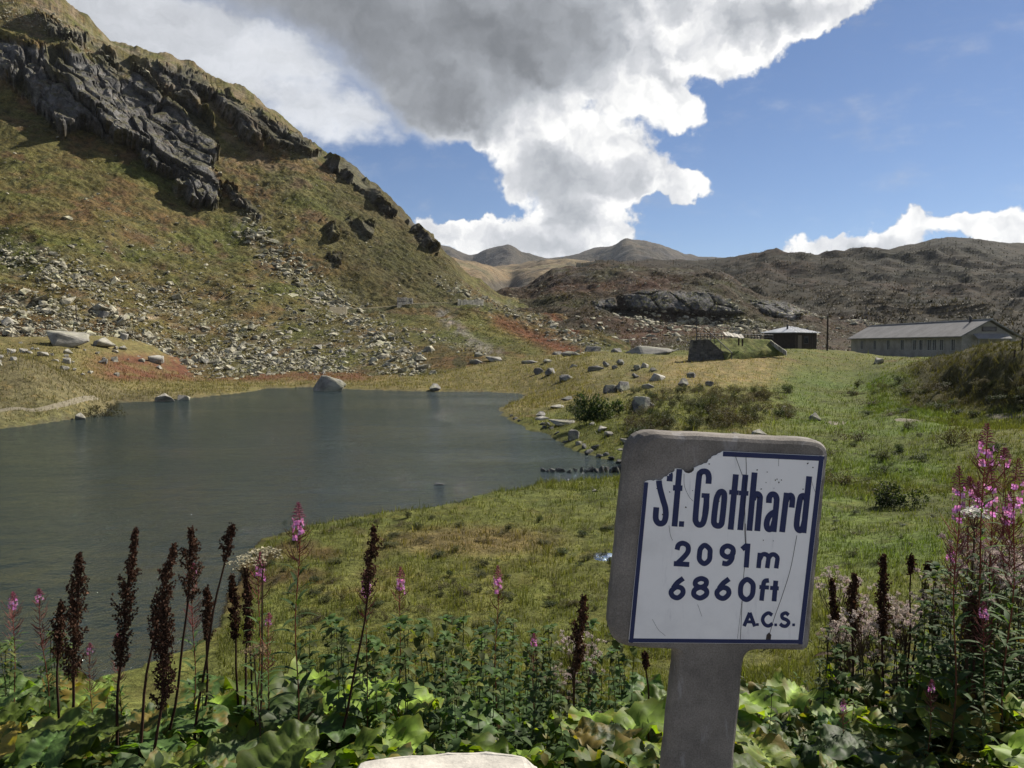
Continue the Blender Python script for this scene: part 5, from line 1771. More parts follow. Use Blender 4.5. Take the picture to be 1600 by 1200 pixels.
for k, (u, w_, h_) in enumerate([(849, 9, 4), (856, 7, 3), (863, 9, 5), (871, 8, 4), (877, 12, 5), (889, 10, 4), (899, 7, 4), (909, 8, 6), (916, 7, 4), (922, 11, 6), (931, 10, 5), (940, 9, 8), (948, 10, 6), (956, 9, 5), (962, 12, 8), (970, 12, 9)]):
    p = ray(u, 736 + (k % 3) * .8); p = p * (-EYE / p[2]); p[2] += EYE
    px = p[1] / FPX
    thing('stepping_stone', 'dark stone in the row crossing the shallow water by the milestone', 'stone', loc=(p[0], p[1], -.05), rot=(0, 0, k * 1.7), scale=(w_ * px * 1.1, w_ * px * .9, h_ * px * 1.3 + .05),
          group='row of stones in the shallows', data=WET[k % 4])
p = ray(688, 757); p = p * (-EYE / p[2])
thing('sunken_rock', 'dark rock tip breaking the surface in the middle of the lake', 'rock', loc=(p[0], p[1], -.06), rot=(0, 0, .3), scale=(.5, .28, .12), data=WET[0])


lr_ = random.Random(77)
for k in range(110):
    u = lr_.uniform(-20, 540); vb = lr_.uniform(540, 588) if u > 110 else lr_.uniform(535, 572)
    if lr_.random() > (1.0 if vb < 568 else .45):
        continue
    w_ = lr_.choice((5, 6, 7, 8, 9, 11, 14)); zone = 'on the brown slope foot at far left' if u < 150 else ('at the foot of the scree above the red heath' if vb < 565 else 'lying on the red heath behind the lake')
    boulder(u, vb, w_, w_ * lr_.uniform(.4, .75), 'p', 'small pale stone ' + zone, 'stones at the foot of the slope', 'stone')


# stones of the slope: sharp-edged slabs; the largest are objects, the rest one mass
def chunk(seed):
    rr = np.random.default_rng(seed)
    bm = bmesh.new()
    q = rr.normal(size=(11, 3)); q /= np.linalg.norm(q, axis=1)[:, None]
    for c in q * np.array([.5, .42, .30]):
        bm.verts.new(c)
    bmesh.ops.convex_hull(bm, input=bm.verts)
    for v in [v for v in bm.verts if not v.link_faces]:
        bm.verts.remove(v)
    bmesh.ops.triangulate(bm, faces=bm.faces)
    bm.verts.index_update()
    V = np.array([v.co[:] for v in bm.verts]); F = np.array([[v.index for v in f.verts] for f in bm.faces])
    bm.free()
    return V, F


CH_ = [chunk(400 + k) for k in range(9)]
CHM = [new_mesh('slope_stone', V, F, M['scree']) for V, F in CH_]
rs = np.random.default_rng(99)


def pick_sites(Pts, Nrm, U, V, dens, n, limit):
    a = np.linalg.norm(np.cross(np.gradient(Pts, axis=1), np.gradient(Pts, axis=0)), axis=-1)
    dep = Pts[..., 1]
    scr = a / dep ** 2 * np.abs((Nrm * (np.array([0, 0, EYE]) - Pts)).sum(-1)) / np.linalg.norm(Pts, axis=-1)   # share of the view
    ok = (U > -60) & (U < 1660) & (V > -30) & (np.arange(U.shape[0])[:, None] < limit)
    wgt_ = np.where(ok, dens * scr, 0).ravel()
    idx = rs.choice(len(wgt_), size=n, p=wgt_ / wgt_.sum())
    return idx


dens = np.clip(scree_density(LU, LV), 0, 1) ** 1.3 + .012
dens = dens * (1 - .8 * crag_mask(LU, LV))
dens *= sstep(fbm(LU / 30, LV / 18, 3, 88), -.8, .5) * .8 + .2
idx = pick_sites(LP, LN, LU, LV, dens, 24000, LU.shape[0] - 40)
site = LP.reshape(-1, 3)[idx] + rs.normal(size=(len(idx), 3)) * np.array([.35, .35, .05])
sdn = np.clip(scree_density(LU, LV), 0, 1).ravel()[idx]
s2 = np.exp(-(pline(LU, LV, [(400, 370), (470, 440), (560, 510), (640, 572)]) / 40) ** 2).ravel()[idx]
size = np.exp(rs.normal(-1.25, .70, len(idx))) * (.8 + .4 * sdn + .45 * s2)
size = np.clip(size, .09, 2.6)
rotm = rotz(rs.uniform(0, 6.28, len(idx))) @ rotx(rs.normal(0, .35, len(idx))) @ roty(rs.normal(0, .35, len(idx)))
scl = np.stack([size * rs.uniform(.9, 1.6, len(idx)), size, size * rs.uniform(.6, 1.1, len(idx))], -1)
seen = scl[:, 0] / site[:, 1]
order = np.argsort(-seen)
big, rest = order[:240], order[240:]
uu, vv = proj(site)
for i in big:
    where = ('low on the slope above the far shore' if vv[i] > 520 else 'in the boulder field below the crags') if vv[i] > 400 else 'high on the steep slope'
    o = thing('slope_stone', 'angular pale stone lying ' + where, 'stone', loc=site[i], rot=Matrix(rotm[i].tolist()).to_euler(), scale=tuple(scl[i]), group='loose stones on the slope', data=CHM[i % 9])
Vs, Fs, off = [], [], 0
for k in range(9):
    r_ = rest[rest % 9 == k]
    v, f, _ = stamp(CH_[k][0], CH_[k][1], site[r_], rotm[r_], scl[r_])
    Vs.append(v); Fs.append(f + off); off += len(v)
link('scree', new_mesh('scree', np.concatenate(Vs), np.concatenate(Fs), M['scree']), kind='stuff', label='pale scree and loose stones strewn down the slope')

# stones on the rocky hill across the valley
kd_ = (np.exp(-(pline(KU, KV, [(1000, 502), (1080, 506), (1190, 512)]) / 9) ** 2) + .8 * np.exp(-(pline(KU, KV, [(1240, 486), (1300, 492), (1370, 506)]) / 6) ** 2) + .5 * np.exp(-(pline(KU, KV, [(860, 520), (930, 535)]) / 10) ** 2) + .05) * sstep(fbm(KU / 20, KV / 9, 3, 89), -.7, .4)
idx = pick_sites(KP, KNn, KU, KV, kd_, 2600, 170)
site = KP.reshape(-1, 3)[idx] + rs.normal(size=(len(idx), 3)) * np.array([.4, .4, .05])
size = np.clip(np.exp(rs.normal(-.25, .5, len(idx))), .3, 3)
rotm = rotz(rs.uniform(0, 6.28, len(idx))) @ rotx(rs.normal(0, .3, len(idx)))
Vs, Fs, off = [], [], 0
for k in range(9):
    r_ = np.arange(len(idx)) % 9 == k
    v, f, _ = stamp(CH_[k][0], CH_[k][1], site[r_], rotm[r_], np.stack([size[r_] * 1.3, size[r_], size[r_] * .8], -1))
    Vs.append(v); Fs.append(f + off); off += len(v)
link('rubble', new_mesh('rubble', np.concatenate(Vs), np.concatenate(Fs), M['scree']), kind='stuff', label='scattered stones on the rocky hill')

# pale bare patches of path and a small puddle in the meadow
def patch(name, pts, mat, lift_, label):
    c = np.nanmean(hit(*np.array(pts, float).T), axis=0)
    ring_ = hit(*np.array(pts, float).T)
    n = 28
    sm_ = smooth_line([(p[0], p[1]) for p in ring_], True, 6)
    V = [(c[0], c[1], gz1(c[0], c[1]) + lift_)]
    for f in (.35, .7, 1.0):
        for q in sm_:
            x, y = c[0] + (q.x - c[0]) * f, c[1] + (q.y - c[1]) * f
            V.append((x, y, gz1(x, y) + lift_ * (1 if f < 1 else -.5)))
    L = len(sm_)
    F = [(0, 1 + i, 1 + (i + 1) % L) for i in range(L)]
    for r_ in range(2):
        b = 1 + r_ * L
        F += [(b + i, b + L + i, b + L + (i + 1) % L, b + (i + 1) % L) for i in range(L)]
    return link(name, new_mesh(name, V, F, M[mat], np.ones((len(V), 3)) * .8, True), kind='structure', label=label)


patch('path', [(1535, 650), (1560, 646), (1600, 646), (1640, 650), (1600, 654), (1550, 654)], 'path', .03, 'pale bare patch of path at the right of the meadow')
patch('path', [(1390, 657), (1430, 654), (1476, 655), (1470, 659), (1420, 660)], 'path', .03, 'narrow pale strip of trodden path in the meadow')
patch('path', [(1288, 660), (1305, 658), (1324, 661), (1305, 665)], 'path', .03, 'small bare patch beside the rounded white stone')
patch('puddle', [(925, 868), (938, 864), (962, 866), (958, 874), (932, 876)], 'water', .04, 'tiny bright puddle in the marsh left of the milestone')
left_path = [(-40, 643), (20, 640), (60, 638), (100, 630), (140, 622), (150, 621)]
lp3 = hit(*np.array(left_path, float).T)
sl_ = smooth_line([(p[0], p[1]) for p in lp3], False, 8)
V, F = [], []
for k, q in enumerate(sl_):
    t = sl_[min(k + 1, len(sl_) - 1)] - sl_[max(k - 1, 0)]
    nv = Vector((-t.y, t.x)).normalized()
    for d in (-.26, -.14, .14, .26):
        x, y = q.x + nv.x * d, q.y + nv.y * d
        V.append((x, y, gz1(x, y) + (.04 if abs(d) < .2 else -.03)))
for k in range(len(sl_) - 1):
    for j in range(3):
        F.append((k * 4 + j, k * 4 + 4 + j, k * 4 + 5 + j, k * 4 + 1 + j))
link('path', new_mesh('path', V, F, M['path'], np.ones((len(V), 3)), True), kind='structure', label='thin sandy path along the left bank')


# ------------------------------------------------------------------ plants
class Tpl:
    """a plant drawn once: parts share their mesh between all its copies"""
    def __init__(s, height):
        s.h = height; s.parts = []

    def part(s, name, mesh, mat4=None, kind=None, sub=None):
        s.parts.append((name, mesh, mat4, kind, sub)); return s

    def place(s, name, label, cat, base, top=None, spin=0.0, scale=None, group=None, skip=()):
        base = Vector(base)
        if top is not None:
            ax = Vector(top) - base
            k = ax.length / s.h
            q = Vector((0, 0, 1)).rotation_difference(ax.normalized()).to_matrix() @ Matrix.Rotation(spin, 3, 'Z')
        else:
            k = scale or 1.0
            q = Matrix.Rotation(spin, 3, 'Z')
        t = thing(name, label, cat, loc=base, rot=q.to_euler(), scale=k if scale is None or top is None else (scale, scale, k), group=group)
        for pn_, me_, m4, kd_, sub in s.parts:
            if pn_ in skip:
                continue
            o = link(pn_, me_, t)
            if m4 is not None:
                o.matrix_basis = m4
            if kd_:
                o['kind'] = kd_
            for sn, sme in (sub or []):
                link(sn, sme, o)
        return t


def frame_from(d, roll=0.0):
    q = Vector((1, 0, 0)).rotation_difference(Vector(d).normalized()).to_matrix()
    return q @ Matrix.Rotation(roll, 3, 'X')


def broad_leaf(seed, L=.30, W=.15, pet=.40, lean=.55, lobes=.33, teeth=34, droop=1.0, tint=(.070, .120, .026), ns=24, nt=14):
    """stalk and heart-shaped blade in one piece, growing from the origin towards +x"""
    rr = random.Random(seed)
    mb = MB()
    pts = []
    for k in range(6):
        t = k / 5
        pts.append((math.sin(lean) * pet * t ** 1.3, rr.uniform(-.006, .006) * k, math.cos(lean * .8) * pet * (t - .12 * t * t)))
    mb.tube(pts, [.0075 - .0006 * k for k in range(6)], 5, tuple(c * 1.1 for c in (tint[0] * 1.3, tint[1] * .9, tint[2])))
    bx, _, bz = pts[-1]
    ph0 = rr.uniform(.05, .45); ph1 = ph0 - droop * rr.uniform(.5, 1.1)
    p1, p2_, p3 = rr.uniform(0, 6), rr.uniform(0, 6), rr.uniform(0, 6)
    fold = rr.uniform(.05, .38); tw = rr.uniform(-.5, .5)
    V, T, F = [], [], []
    mx = [0.0]; mz = [0.0]
    for i in range(ns):
        a = ph0 + (ph1 - ph0) * i / ns
        mx.append(mx[-1] + math.cos(a) * L / ns); mz.append(mz[-1] + math.sin(a) * L / ns)
    for i in range(ns + 1):
        s = i / ns
        w_ = W * (math.sin(math.pi * min(1, (s * .93 + .07)) ** .62) ** .62) if s < 1 else 0
        w_ *= 1 + .035 * math.sin(teeth * s * math.pi)
        a = ph0 + (ph1 - ph0) * s
        nx_, nz_ = -math.sin(a), math.cos(a)
        for j in range(nt + 1):
            t = -1 + 2 * j / nt
            at = abs(t)
            back = -lobes * L * (1 - s) ** 3.0 * at ** 1.3
            y = t * w_
            vein = abs(((s * 6.0 - at * 1.4) % 1) - .5) * 2          # 1 on a side vein
            up = fold * w_ * at + .016 * math.sin(9 * s + p1 + 2 * t) * at + .012 * math.sin(17 * s + p2_ - 3 * t) * at ** 2 + .018 * (1 - vein) * (1 - at * .5) * (1 if at > .08 else 0)
            up += tw * t * w_ * .5
            up += .008 * math.sin(23 * s + p3) * at ** 3
            V.append((bx + mx[i] + back * math.cos(a) + nx_ * up, y, bz + mz[i] + back * math.sin(a) * .5 + nz_ * up))
            k = .88 + .9 * max(0, vein - .70) / .30 * (1 - at * .4) + (.9 if at < .05 else 0)
            e = 1 + .25 * (at > .93)
            T.append((tint[0] * k * e, tint[1] * k, tint[2] * k))
    for i in range(ns):
        for j in range(nt):
            q = i * (nt + 1) + j
            F.append((q, q + 1, q + nt + 2, q + nt + 1))
    mb.add(V, F, T)
    return mb


BIGL = []
for k in range(14):
    pet = [.30, .42, .50, .36, .45, .26, .40][k % 7]
    tint = [(.080, .125, .026), (.105, .150, .030), (.062, .110, .030), (.125, .165, .030), (.075, .118, .034), (.115, .145, .055), (.066, .105, .028)][k % 7]
    if k >= 12:
        tint = (.21, .165, .035)
    BIGL.append(broad_leaf(500 + k, L=random.uniform(.17, .25), W=random.uniform(.085, .125), pet=pet, lean=random.uniform(.35, .85), tint=tint, droop=random.uniform(.6, 1.3)).mesh('leaf', M['leaf'], True))
PALML = []
for k in range(4):                                  # smaller lobed leaves, brighter
    PALML.append(broad_leaf(540 + k, L=.17, W=.085, pet=.34, lean=.5, lobes=.15, teeth=18, tint=(.135, .200, .030), ns=14, nt=8).mesh('leaf', M['leaf'], True))


def leafy_plant(base, n, sc, label, group, meshes=None, spin=0.0):
    t = thing('butterbur_plant' if meshes is None else 'lobed_leaf_plant', label, 'plant', loc=base, group=group)
    ms = meshes or BIGL
    for k in range(n):
        m_ = random.choice(ms[:12] if random.random() < .93 or meshes else ms[12:])
        o = link('leaf', m_, t)
        o.rotation_euler = (random.uniform(-.15, .15), random.uniform(-.25, .2), spin + k * 6.283 / n * 1.0 + random.uniform(-.4, .4))
        o.scale = (sc * random.uniform(.7, 1.15),) * 3
    return t


# --- dried dock: dark stem set thick with papery seeds
def dock_parts(base, top, head, width, seed, dens=1.0):
    """head: fraction of the height where the seeds start"""
    rr = random.Random(seed)
    base, top = Vector(base), Vector(top)
    ax = top - base; H = ax.length
    side = ax.cross(Vector((0, 1, 0))).normalized(); fr2 = ax.cross(side).normalized()
    bow = side * rr.uniform(-.045, .045) * H
    line = [ax * t + bow * math.sin(t * math.pi) + side * .004 * math.sin(t * 17 + seed) for t in [k / 14 for k in range(15)]]
    st = MB().tube(line, [.0075 * (1 - .62 * k / 14) for k in range(15)], 6, (.050, .026, .018))
    br = MB(); sd_v = []
    nb = int(46 * (1 - head) / .35 * dens)
    for b in range(nb):
        t = head + (1 - head) * (b + rr.random()) / nb
        p = ax * t + bow * math.sin(t * math.pi)
        f = (t - head) / (1 - head)
        r_ = width * (.55 + .45 * math.sin(min(1, f * 1.25 + .12) * math.pi) ** .7) * (1.0 if f < .72 else max(.12, (1 - f) / .28)) * rr.uniform(.6, 1.1)
        an = rr.uniform(0, 6.283)
        d = (side * math.cos(an) + fr2 * math.sin(an)) * r_ + ax.normalized() * r_ * rr.uniform(1.0, 2.4)
        br.tube([p, p + d * .6 + Vector((0, 0, .002)), p + d], [.0016, .0012, .0008], 3, (.055, .030, .020), False)
        for q in range(int(13 * dens) + 5):
            tq = rr.uniform(.1, 1.05)
            sd_v.append(p + d * tq + Vector((rr.gauss(0, .0052), rr.gauss(0, .0052), rr.gauss(0, .0065))))
    sd_a = np.array([tuple(v) for v in sd_v]); n = len(sd_a)
    # one seed: three little wings about a spindle
    w_ = .0055; pv, pf = [], []
    for k in range(3):
        a = k * 2.094
        i = len(pv)
        pv += [(0, 0, -.9 * w_), (math.cos(a) * w_ * .8, math.sin(a) * w_ * .8, 0), (0, 0, .9 * w_)]
        pf.append((i, i + 1, i + 2))
    r2 = np.random.default_rng(seed)
    rm = rotz(r2.uniform(0, 6.28, n)) @ rotx(r2.normal(0, .8, n))
    tt = np.array([.058, .032, .021]) * np.exp(r2.normal(0, .42, n))[:, None]
    v, f, tc = stamp(np.array(pv), np.array(pf), sd_a, rm, r2.uniform(.75, 1.35, n), tt)
    return st, br, (v, f, tc)


def dock(ub, vb, ut, vt, D, head_v, wpx, label, dens=1.0):
    bx = float(P(ub, vb, D)[0])
    bz = gz1(bx, D) - .05
    pb = P(ub, vb, D)
    top = Vector(P(ut, vt, D).tolist()); vis = Vector(pb.tolist())
    # continue the visible lean down to the soil
    d = (top - vis)
    k = (top.z - bz) / max(.05, d.z)
    base = top - d * min(k, 3.0)
    base = Vector((base.x, D, bz))
    head = max(.05, 1 - (head_v - vt) / FPX * D / (top.z - bz))
    t = thing('dried_dock', label, 'dried plant', loc=base, group='dried dock stalks')
    st, br, (v, f, tc) = dock_parts(base, top, head, wpx / FPX * D * .56, int(ut * 7 + vt), dens * 1.35)
    st.build('stem', M['dry'], t)
    h = link('seed_head', new_mesh('seed_head', v, f, M['dry'], tc), t)
    b_ = br.build('twigs', M['dry'], h); b_['kind'] = 'stuff'
    return t


for a in [(118, 1190, 125, 868, 3.0, 1075, 36, 'thick dark dried dock stalk, second from the left edge'), (104, 1190, 96, 945, 3.15, 1035, 22, 'short dark dried dock stalk leaning beside the thick one at far left'),
          (193, 1120, 212, 828, 3.05, 1055, 30, 'tall brown dried dock stalk standing alone before the dark water'), (262, 1060, 299, 826, 3.2, 945, 34, 'tallest bushy dried dock head of the leaning bunch'),
          (238, 1130, 273, 852, 3.0, 1010, 26, 'slim dried dock head in the middle of the leaning bunch'), (236, 1120, 258, 940, 2.85, 1115, 36, 'thick low dried dock head at the front of the leaning bunch'),
          (334, 1020, 363, 822, 3.2, 880, 18, 'slender bare dock stalk with a small seed head at its tip'), (310, 1040, 322, 920, 3.3, 1005, 20, 'short dried dock head right of the leaning bunch'),
          (372, 1040, 384, 890, 3.3, 1010, 15, 'thin sparse dried dock stalk left of the white umbel'), (362, 1010, 362, 900, 3.4, 1005, 17, 'dark dried dock stalk behind the thin sparse one'), (542, 1020, 584, 824, 3.1, 935, 24, 'right-leaning dark dried dock stalk over the green marsh'),
          (905, 1085, 913, 932, 3.3, 1055, 26, 'dried dock stalk just left of the milestone'), (1006, 1110, 1008, 1022, 3.2, 1045, 8, 'thin dark stem under the left corner of the milestone'), (1330, 1020, 1335, 898, 3.5, 1005, 22, 'black dried dock head just right of the milestone'),
          (1378, 1085, 1380, 868, 3.4, 1010, 18, 'tall slim dried dock stalk among fluffy seed heads'), (1528, 1080, 1522, 935, 3.0, 1030, 28, 'dark dried dock stalk at the far right under the pink flowers'), (1318, 960, 1300, 905, 3.9, 990, 10, 'thin dried stalk against the right edge of the milestone'),
          (1440, 1010, 1452, 880, 3.8, 905, 14, 'thin brown stalk with a drooping tip in the right meadow edge'), (1418, 1020, 1424, 870, 3.8, 900, 12, 'thin brown stalk left of the one with a drooping tip')]:
    dock(*a)


# --- fireweed
def lance(L, W, n=5):
    V, F = [], []
    for i in range(n + 1):
        s = i / n
        w_ = W * math.sin(math.pi * (s * .94 + .05)) ** .8
        z = .10 * L * math.sin(s * 2.2) - .30 * L * s * s
        V += [(L * s, -w_, z + .25 * w_), (L * s, 0, z), (L * s, w_, z + .25 * w_)]
    for i in range(n):
        b = i * 3
        F += [(b, b + 1, b + 4, b + 3), (b + 1, b + 2, b + 5, b + 4)]
    return np.array(V), np.array(F)


def spread(pv, pf, pos, az_, pitch, scl, tints):
    rm = rotz(np.array(az_)) @ roty(-np.array(pitch))
    return stamp(pv, pf, np.array(pos), rm, np.array(scl), np.array(tints))


def flower_mesh(seed):
    rr = random.Random(seed)
    mb = MB()
    col = (.54, .26, .49)
    mb.tube([(0, 0, 0), (.014, 0, .003)], [.0012, .0012], 4, (.25, .05, .09), False)
    for k in range(4):
        a = k * 1.571 + .78
        c, s = math.cos(a), math.sin(a); r_ = .0125 * rr.uniform(.9, 1.15)
        tt = tuple(x * rr.uniform(.8, 1.25) for x in col)
        o = (.016, 0, .003)
        q = [(o[0], 0, o[2]), (o[0] + .003, (c * .5 - s * .42) * r_, o[2] + (s * .5 + c * .42) * r_), (o[0] + rr.uniform(.0, .006), c * r_, o[2] + s * r_), (o[0] + .003, (c * .5 + s * .42) * r_, o[2] + (s * .5 - c * .42) * r_)]
        mb.add(q, [(0, 1, 2, 3)], tt)
        a2 = a + .78
        mb.add([(o[0], 0, o[2]), (o[0] - .001, math.cos(a2 - .15) * r_ * .9, o[2] + math.sin(a2 - .15) * r_ * .9), (o[0] - .001, math.cos(a2 + .15) * r_ * .9, o[2] + math.sin(a2 + .15) * r_ * .9)], [(0, 1, 2)], (.20, .035, .12))
    for k in range(3):
        mb.tube([(.016, 0, .003), (.028, rr.uniform(-.006, .006), rr.uniform(-.006, .004))], [.0006, .0004], 3, (.5, .3, .42), False)
    return mb.mesh('flower', M['petal'])


FLW = [flower_mesh(k) for k in range(4)]


def fireweed(seed, H=1.25, f0=.90, f1=.955, nfl=11, leaves=(.18, .82), pods=(.80, .90), nleaf=46):
    rr = random.Random(seed); t = Tpl(H)
    line = [(.006 * math.sin(k * .9 + seed), .006 * math.cos(k * 1.1 + seed), H * k / 12) for k in range(13)]
    t.part('stem', MB().tube(line, [.0042 * (1 - .7 * k / 12) for k in range(13)], 6, [(.075 + .010 * k, .070 - .003 * k, .030) for k in range(13)]).mesh('stem', M['dry']))
    pv, pf = lance(.115, .0105)
    pos, az_, pit, sc, ti = [], [], [], [], []
    for k in range(nleaf):
        f = leaves[0] + (leaves[1] - leaves[0]) * k / nleaf
        pos.append((0, 0, H * f)); az_.append(k * 2.399 + rr.uniform(-.3, .3)); pit.append(rr.uniform(.1, .75) - (.5 if k < 8 else 0))
        s = (1.15 - .55 * (k / nleaf) ** 2) * rr.uniform(.75, 1.1); sc.append((s, s, s))
        g = rr.uniform(.7, 1.25)
        ti.append((.052 * g, .088 * g, .030 * g) if k > 9 or rr.random() < .5 else (.13, .085, .03))
    v, f, tc = spread(pv, pf, pos, az_, pit, sc, ti)
    t.part('foliage', new_mesh('foliage', v, f, M['herb'], tc, True), kind='stuff')
    pd = MB()
    for k in range(int(260 * (pods[1] - pods[0])) + 6):
        z = H * rr.uniform(*pods); a = rr.uniform(0, 6.283); L = rr.uniform(.045, .075); e = rr.uniform(.5, 1.0)
        pd.tube([(0, 0, z), (math.cos(a) * L * .45, math.sin(a) * L * .45, z + L * .4 * e), (math.cos(a) * L * .75, math.sin(a) * L * .75, z + L * e)], [.001, .0016, .0007], 3, (.17 * rr.uniform(.7, 1.2), .055, .050), False)
    t.part('seed_pods', pd.mesh('seed_pods', M['dry']), kind='stuff')
    for k in range(nfl):
        z = H * (f0 + (f1 - f0) * (k + rr.random()) / nfl); a = k * 2.399
        m4 = Matrix.Translation((0, 0, z)) @ Matrix.Rotation(a, 4, 'Z') @ Matrix.Rotation(-rr.uniform(-.35, .35), 4, 'Y') @ Matrix.Scale(rr.uniform(.85, 1.15), 4)
        t.part('flower', FLW[k % 4], m4)
    bt_ = MB()
    for k in range(34):
        f = k / 34; z = H * (f1 + (1 - f1) * f); a = k * 2.399; L = .020 * (1 - f) + .004
        bt_.tube([(0, 0, z), (math.cos(a) * L * .8, math.sin(a) * L * .8, z + L * (.1 + .6 * f)), (math.cos(a) * L * 1.3, math.sin(a) * L * 1.3, z + L * (-.1 + .9 * f))], [.0008, .0018, .0006], 4, (.20, .045, .085), False)
    t.part('bud_tip', bt_.mesh('bud_tip', M['dry']))
    return t


FWD = [fireweed(1), fireweed(2, f0=.895, f1=.95, nfl=9), fireweed(3, f0=.93, f1=.965, nfl=8, pods=(.78, .93)), fireweed(4, f0=.84, f1=.94, nfl=10, pods=(.66, .82), leaves=(.15, .70)),
       fireweed(5, f0=.95, f1=.97, nfl=4, pods=(.72, .94), leaves=(.15, .74))]


def stand(tpl, u, vt, D, name, label, cat, group=None, lean=None, wide=None):
    top = Vector(P(u, vt, D).tolist())
    lx = random.uniform(-.06, .06) if lean is None else lean
    b = (top.x - lx, D + random.uniform(-.05, .05))
    base = (b[0], b[1], gz1(*b) - .02)
    if top.z - base[2] < .12:
        return None
    return tpl.place(name, label, cat, base, top, random.uniform(0, 6.28), scale=wide, group=group)


GF_ = 'pink fireweed along the bank'
for k, u, vt, D, lab, lean, wd in [
    (0, 466, 785, 3.0, 'tall fireweed with one pink tuft over the marsh, left of centre', .03, 1.0), (1, 571, 890, 3.2, 'fireweed with a full pink head behind the right-leaning dock stalk', 0, 1), (0, 626, 886, 3.4, 'slender fireweed with a small pink tuft and red pods over the marsh', .02, .9),
    (0, 778, 884, 3.4, 'fireweed with a small pink tuft standing midway to the milestone', .02, .9), (2, 834, 990, 3.5, 'low fireweed with a dim pink tip near the milestone', 0, .9), (2, 20, 925, 3.3, 'fireweed with a small pink tip at the left edge of the photo', .03, 1), (4, 60, 920, 3.4, 'fireweed going to seed right of the one at the left edge', -.05, 1),
    (0, 407, 862, 3.2, 'fireweed with a pink tuft just left of the tall one', .05, .9), (4, 420, 958, 3.1, 'fireweed gone to seed below the white umbel', .02, .9), (4, 301, 880, 3.5, 'red podded fireweed behind the short dock head', .02, .9), (4, 183, 990, 3.3, 'red podded fireweed left of the lone tall dock stalk', .0, .9), (4, 140, 1005, 3.1, 'red podded fireweed right of the thick dock stalk', .02, .9),
    (1, 1542, 662, 3.0, 'tallest fireweed at the right, its pink head highest of all', .02, 1.1), (3, 1498, 728, 2.9, 'fireweed with two stacked pink tufts at the left of the right group', .02, 1.1), (3, 1546, 722, 3.1, 'fireweed with a wide pink head under the tallest one', -.06, 1.1), (3, 1592, 716, 2.9, 'fireweed with a pink head cut by the right edge of the photo', .02, 1.1),
    (1, 1578, 768, 3.3, 'fireweed with a pink head low between the right edge and the wide head', .0, 1.1), (1, 1530, 752, 3.4, 'thin fireweed behind the two stacked pink tufts', .08, 1), (2, 1537, 940, 2.8, 'fireweed with a bright pink tuft beside the far right dock stalk', .0, 1), (2, 1456, 1062, 2.7, 'small fireweed with a pink tuft among dark leaves at lower right', .0, .8),
    (2, 1318, 1092, 2.7, 'small fireweed with a pink tuft right of the milestone post', .0, .8), (2, 1486, 850, 3.5, 'fireweed with a faint violet tuft among the fluffy heads', .0, .9), (4, 1570, 700, 3.4, 'fireweed gone to red pods between the tall pink heads', .02, 1.1), (4, 1515, 745, 3.3, 'red podded fireweed left of the tallest one', .0, 1.1)]:
    stand(FWD[k], u, vt, D, 'fireweed', lab, 'wildflower', GF_, lean, None)


# --- leafy herbs: opposite pairs of toothed leaves on a square stem
def herb(seed, H=.8, n=13, L=.062, W=.022, tint=(.050, .085, .026), bare=.1):
    rr = random.Random(seed); t = Tpl(H)
    t.part('stem', MB().tube([(.008 * math.sin(k + seed), .008 * math.cos(k * 1.3), H * k / 8) for k in range(9)], [.004 - .0003 * k for k in range(9)], 5, (.07, .075, .03)).mesh('stem', M['herb']))
    V, F = [], []
    m_ = 6
    for i in range(m_ + 1):
        s = i / m_
        w_ = W * math.sin(math.pi * (s * .9 + .08)) ** .75 * (1 + (.14 if i % 2 else -.10)) if s < 1 else 0
        z = .18 * L * math.sin(s * 2.6) - .5 * L * s * s
        V += [(L * s, -w_, z + .2 * w_), (L * s, 0, z), (L * s, w_, z + .2 * w_)]
    for i in range(m_):
        b = i * 3
        F += [(b, b + 1, b + 4, b + 3), (b + 1, b + 2, b + 5, b + 4)]
    pos, az_, pit, sc, ti = [], [], [], [], []
    for k in range(n):
        f = bare + (1 - bare) * (k + .5) / n
        for s in range(2 if rr.random() < .8 else 3):
            pos.append((0, 0, H * f)); az_.append(k * 1.571 + s * 3.1416 + rr.uniform(-.4, .4)); pit.append(rr.uniform(-.35, .65))
            q = (1.25 - .65 * f) * rr.uniform(.75, 1.2); sc.append((q, q, q))
            g = rr.uniform(.65, 1.3); ti.append((tint[0] * g * (1 + .4 * (f > .85)), tint[1] * g, tint[2] * g))
    for k in range(5):
        pos.append((0, 0, H * .985)); az_.append(k * 1.3); pit.append(rr.uniform(.3, 1.0)); sc.append((.55,) * 3); ti.append(tuple(c * 1.2 for c in tint))
    v, f, tc = spread(np.array(V), np.array(F), pos, az_, pit, sc, ti)
    t.part('foliage', new_mesh('foliage', v, f, M['herb'], tc, True), kind='stuff')
    return t


HERB = [herb(11, tint=(.060, .100, .030)), herb(12, n=10, L=.08, W=.030, tint=(.060, .102, .030)), herb(13, n=16, L=.05, W=.016, tint=(.068, .095, .030)), herb(14, n=12, L=.075, W=.024, tint=(.052, .090, .032)), herb(15, n=9, L=.07, W=.034, tint=(.095, .145, .030)),
        herb(16, n=14, L=.09, W=.013, tint=(.075, .110, .036))]
hr = random.Random(21)


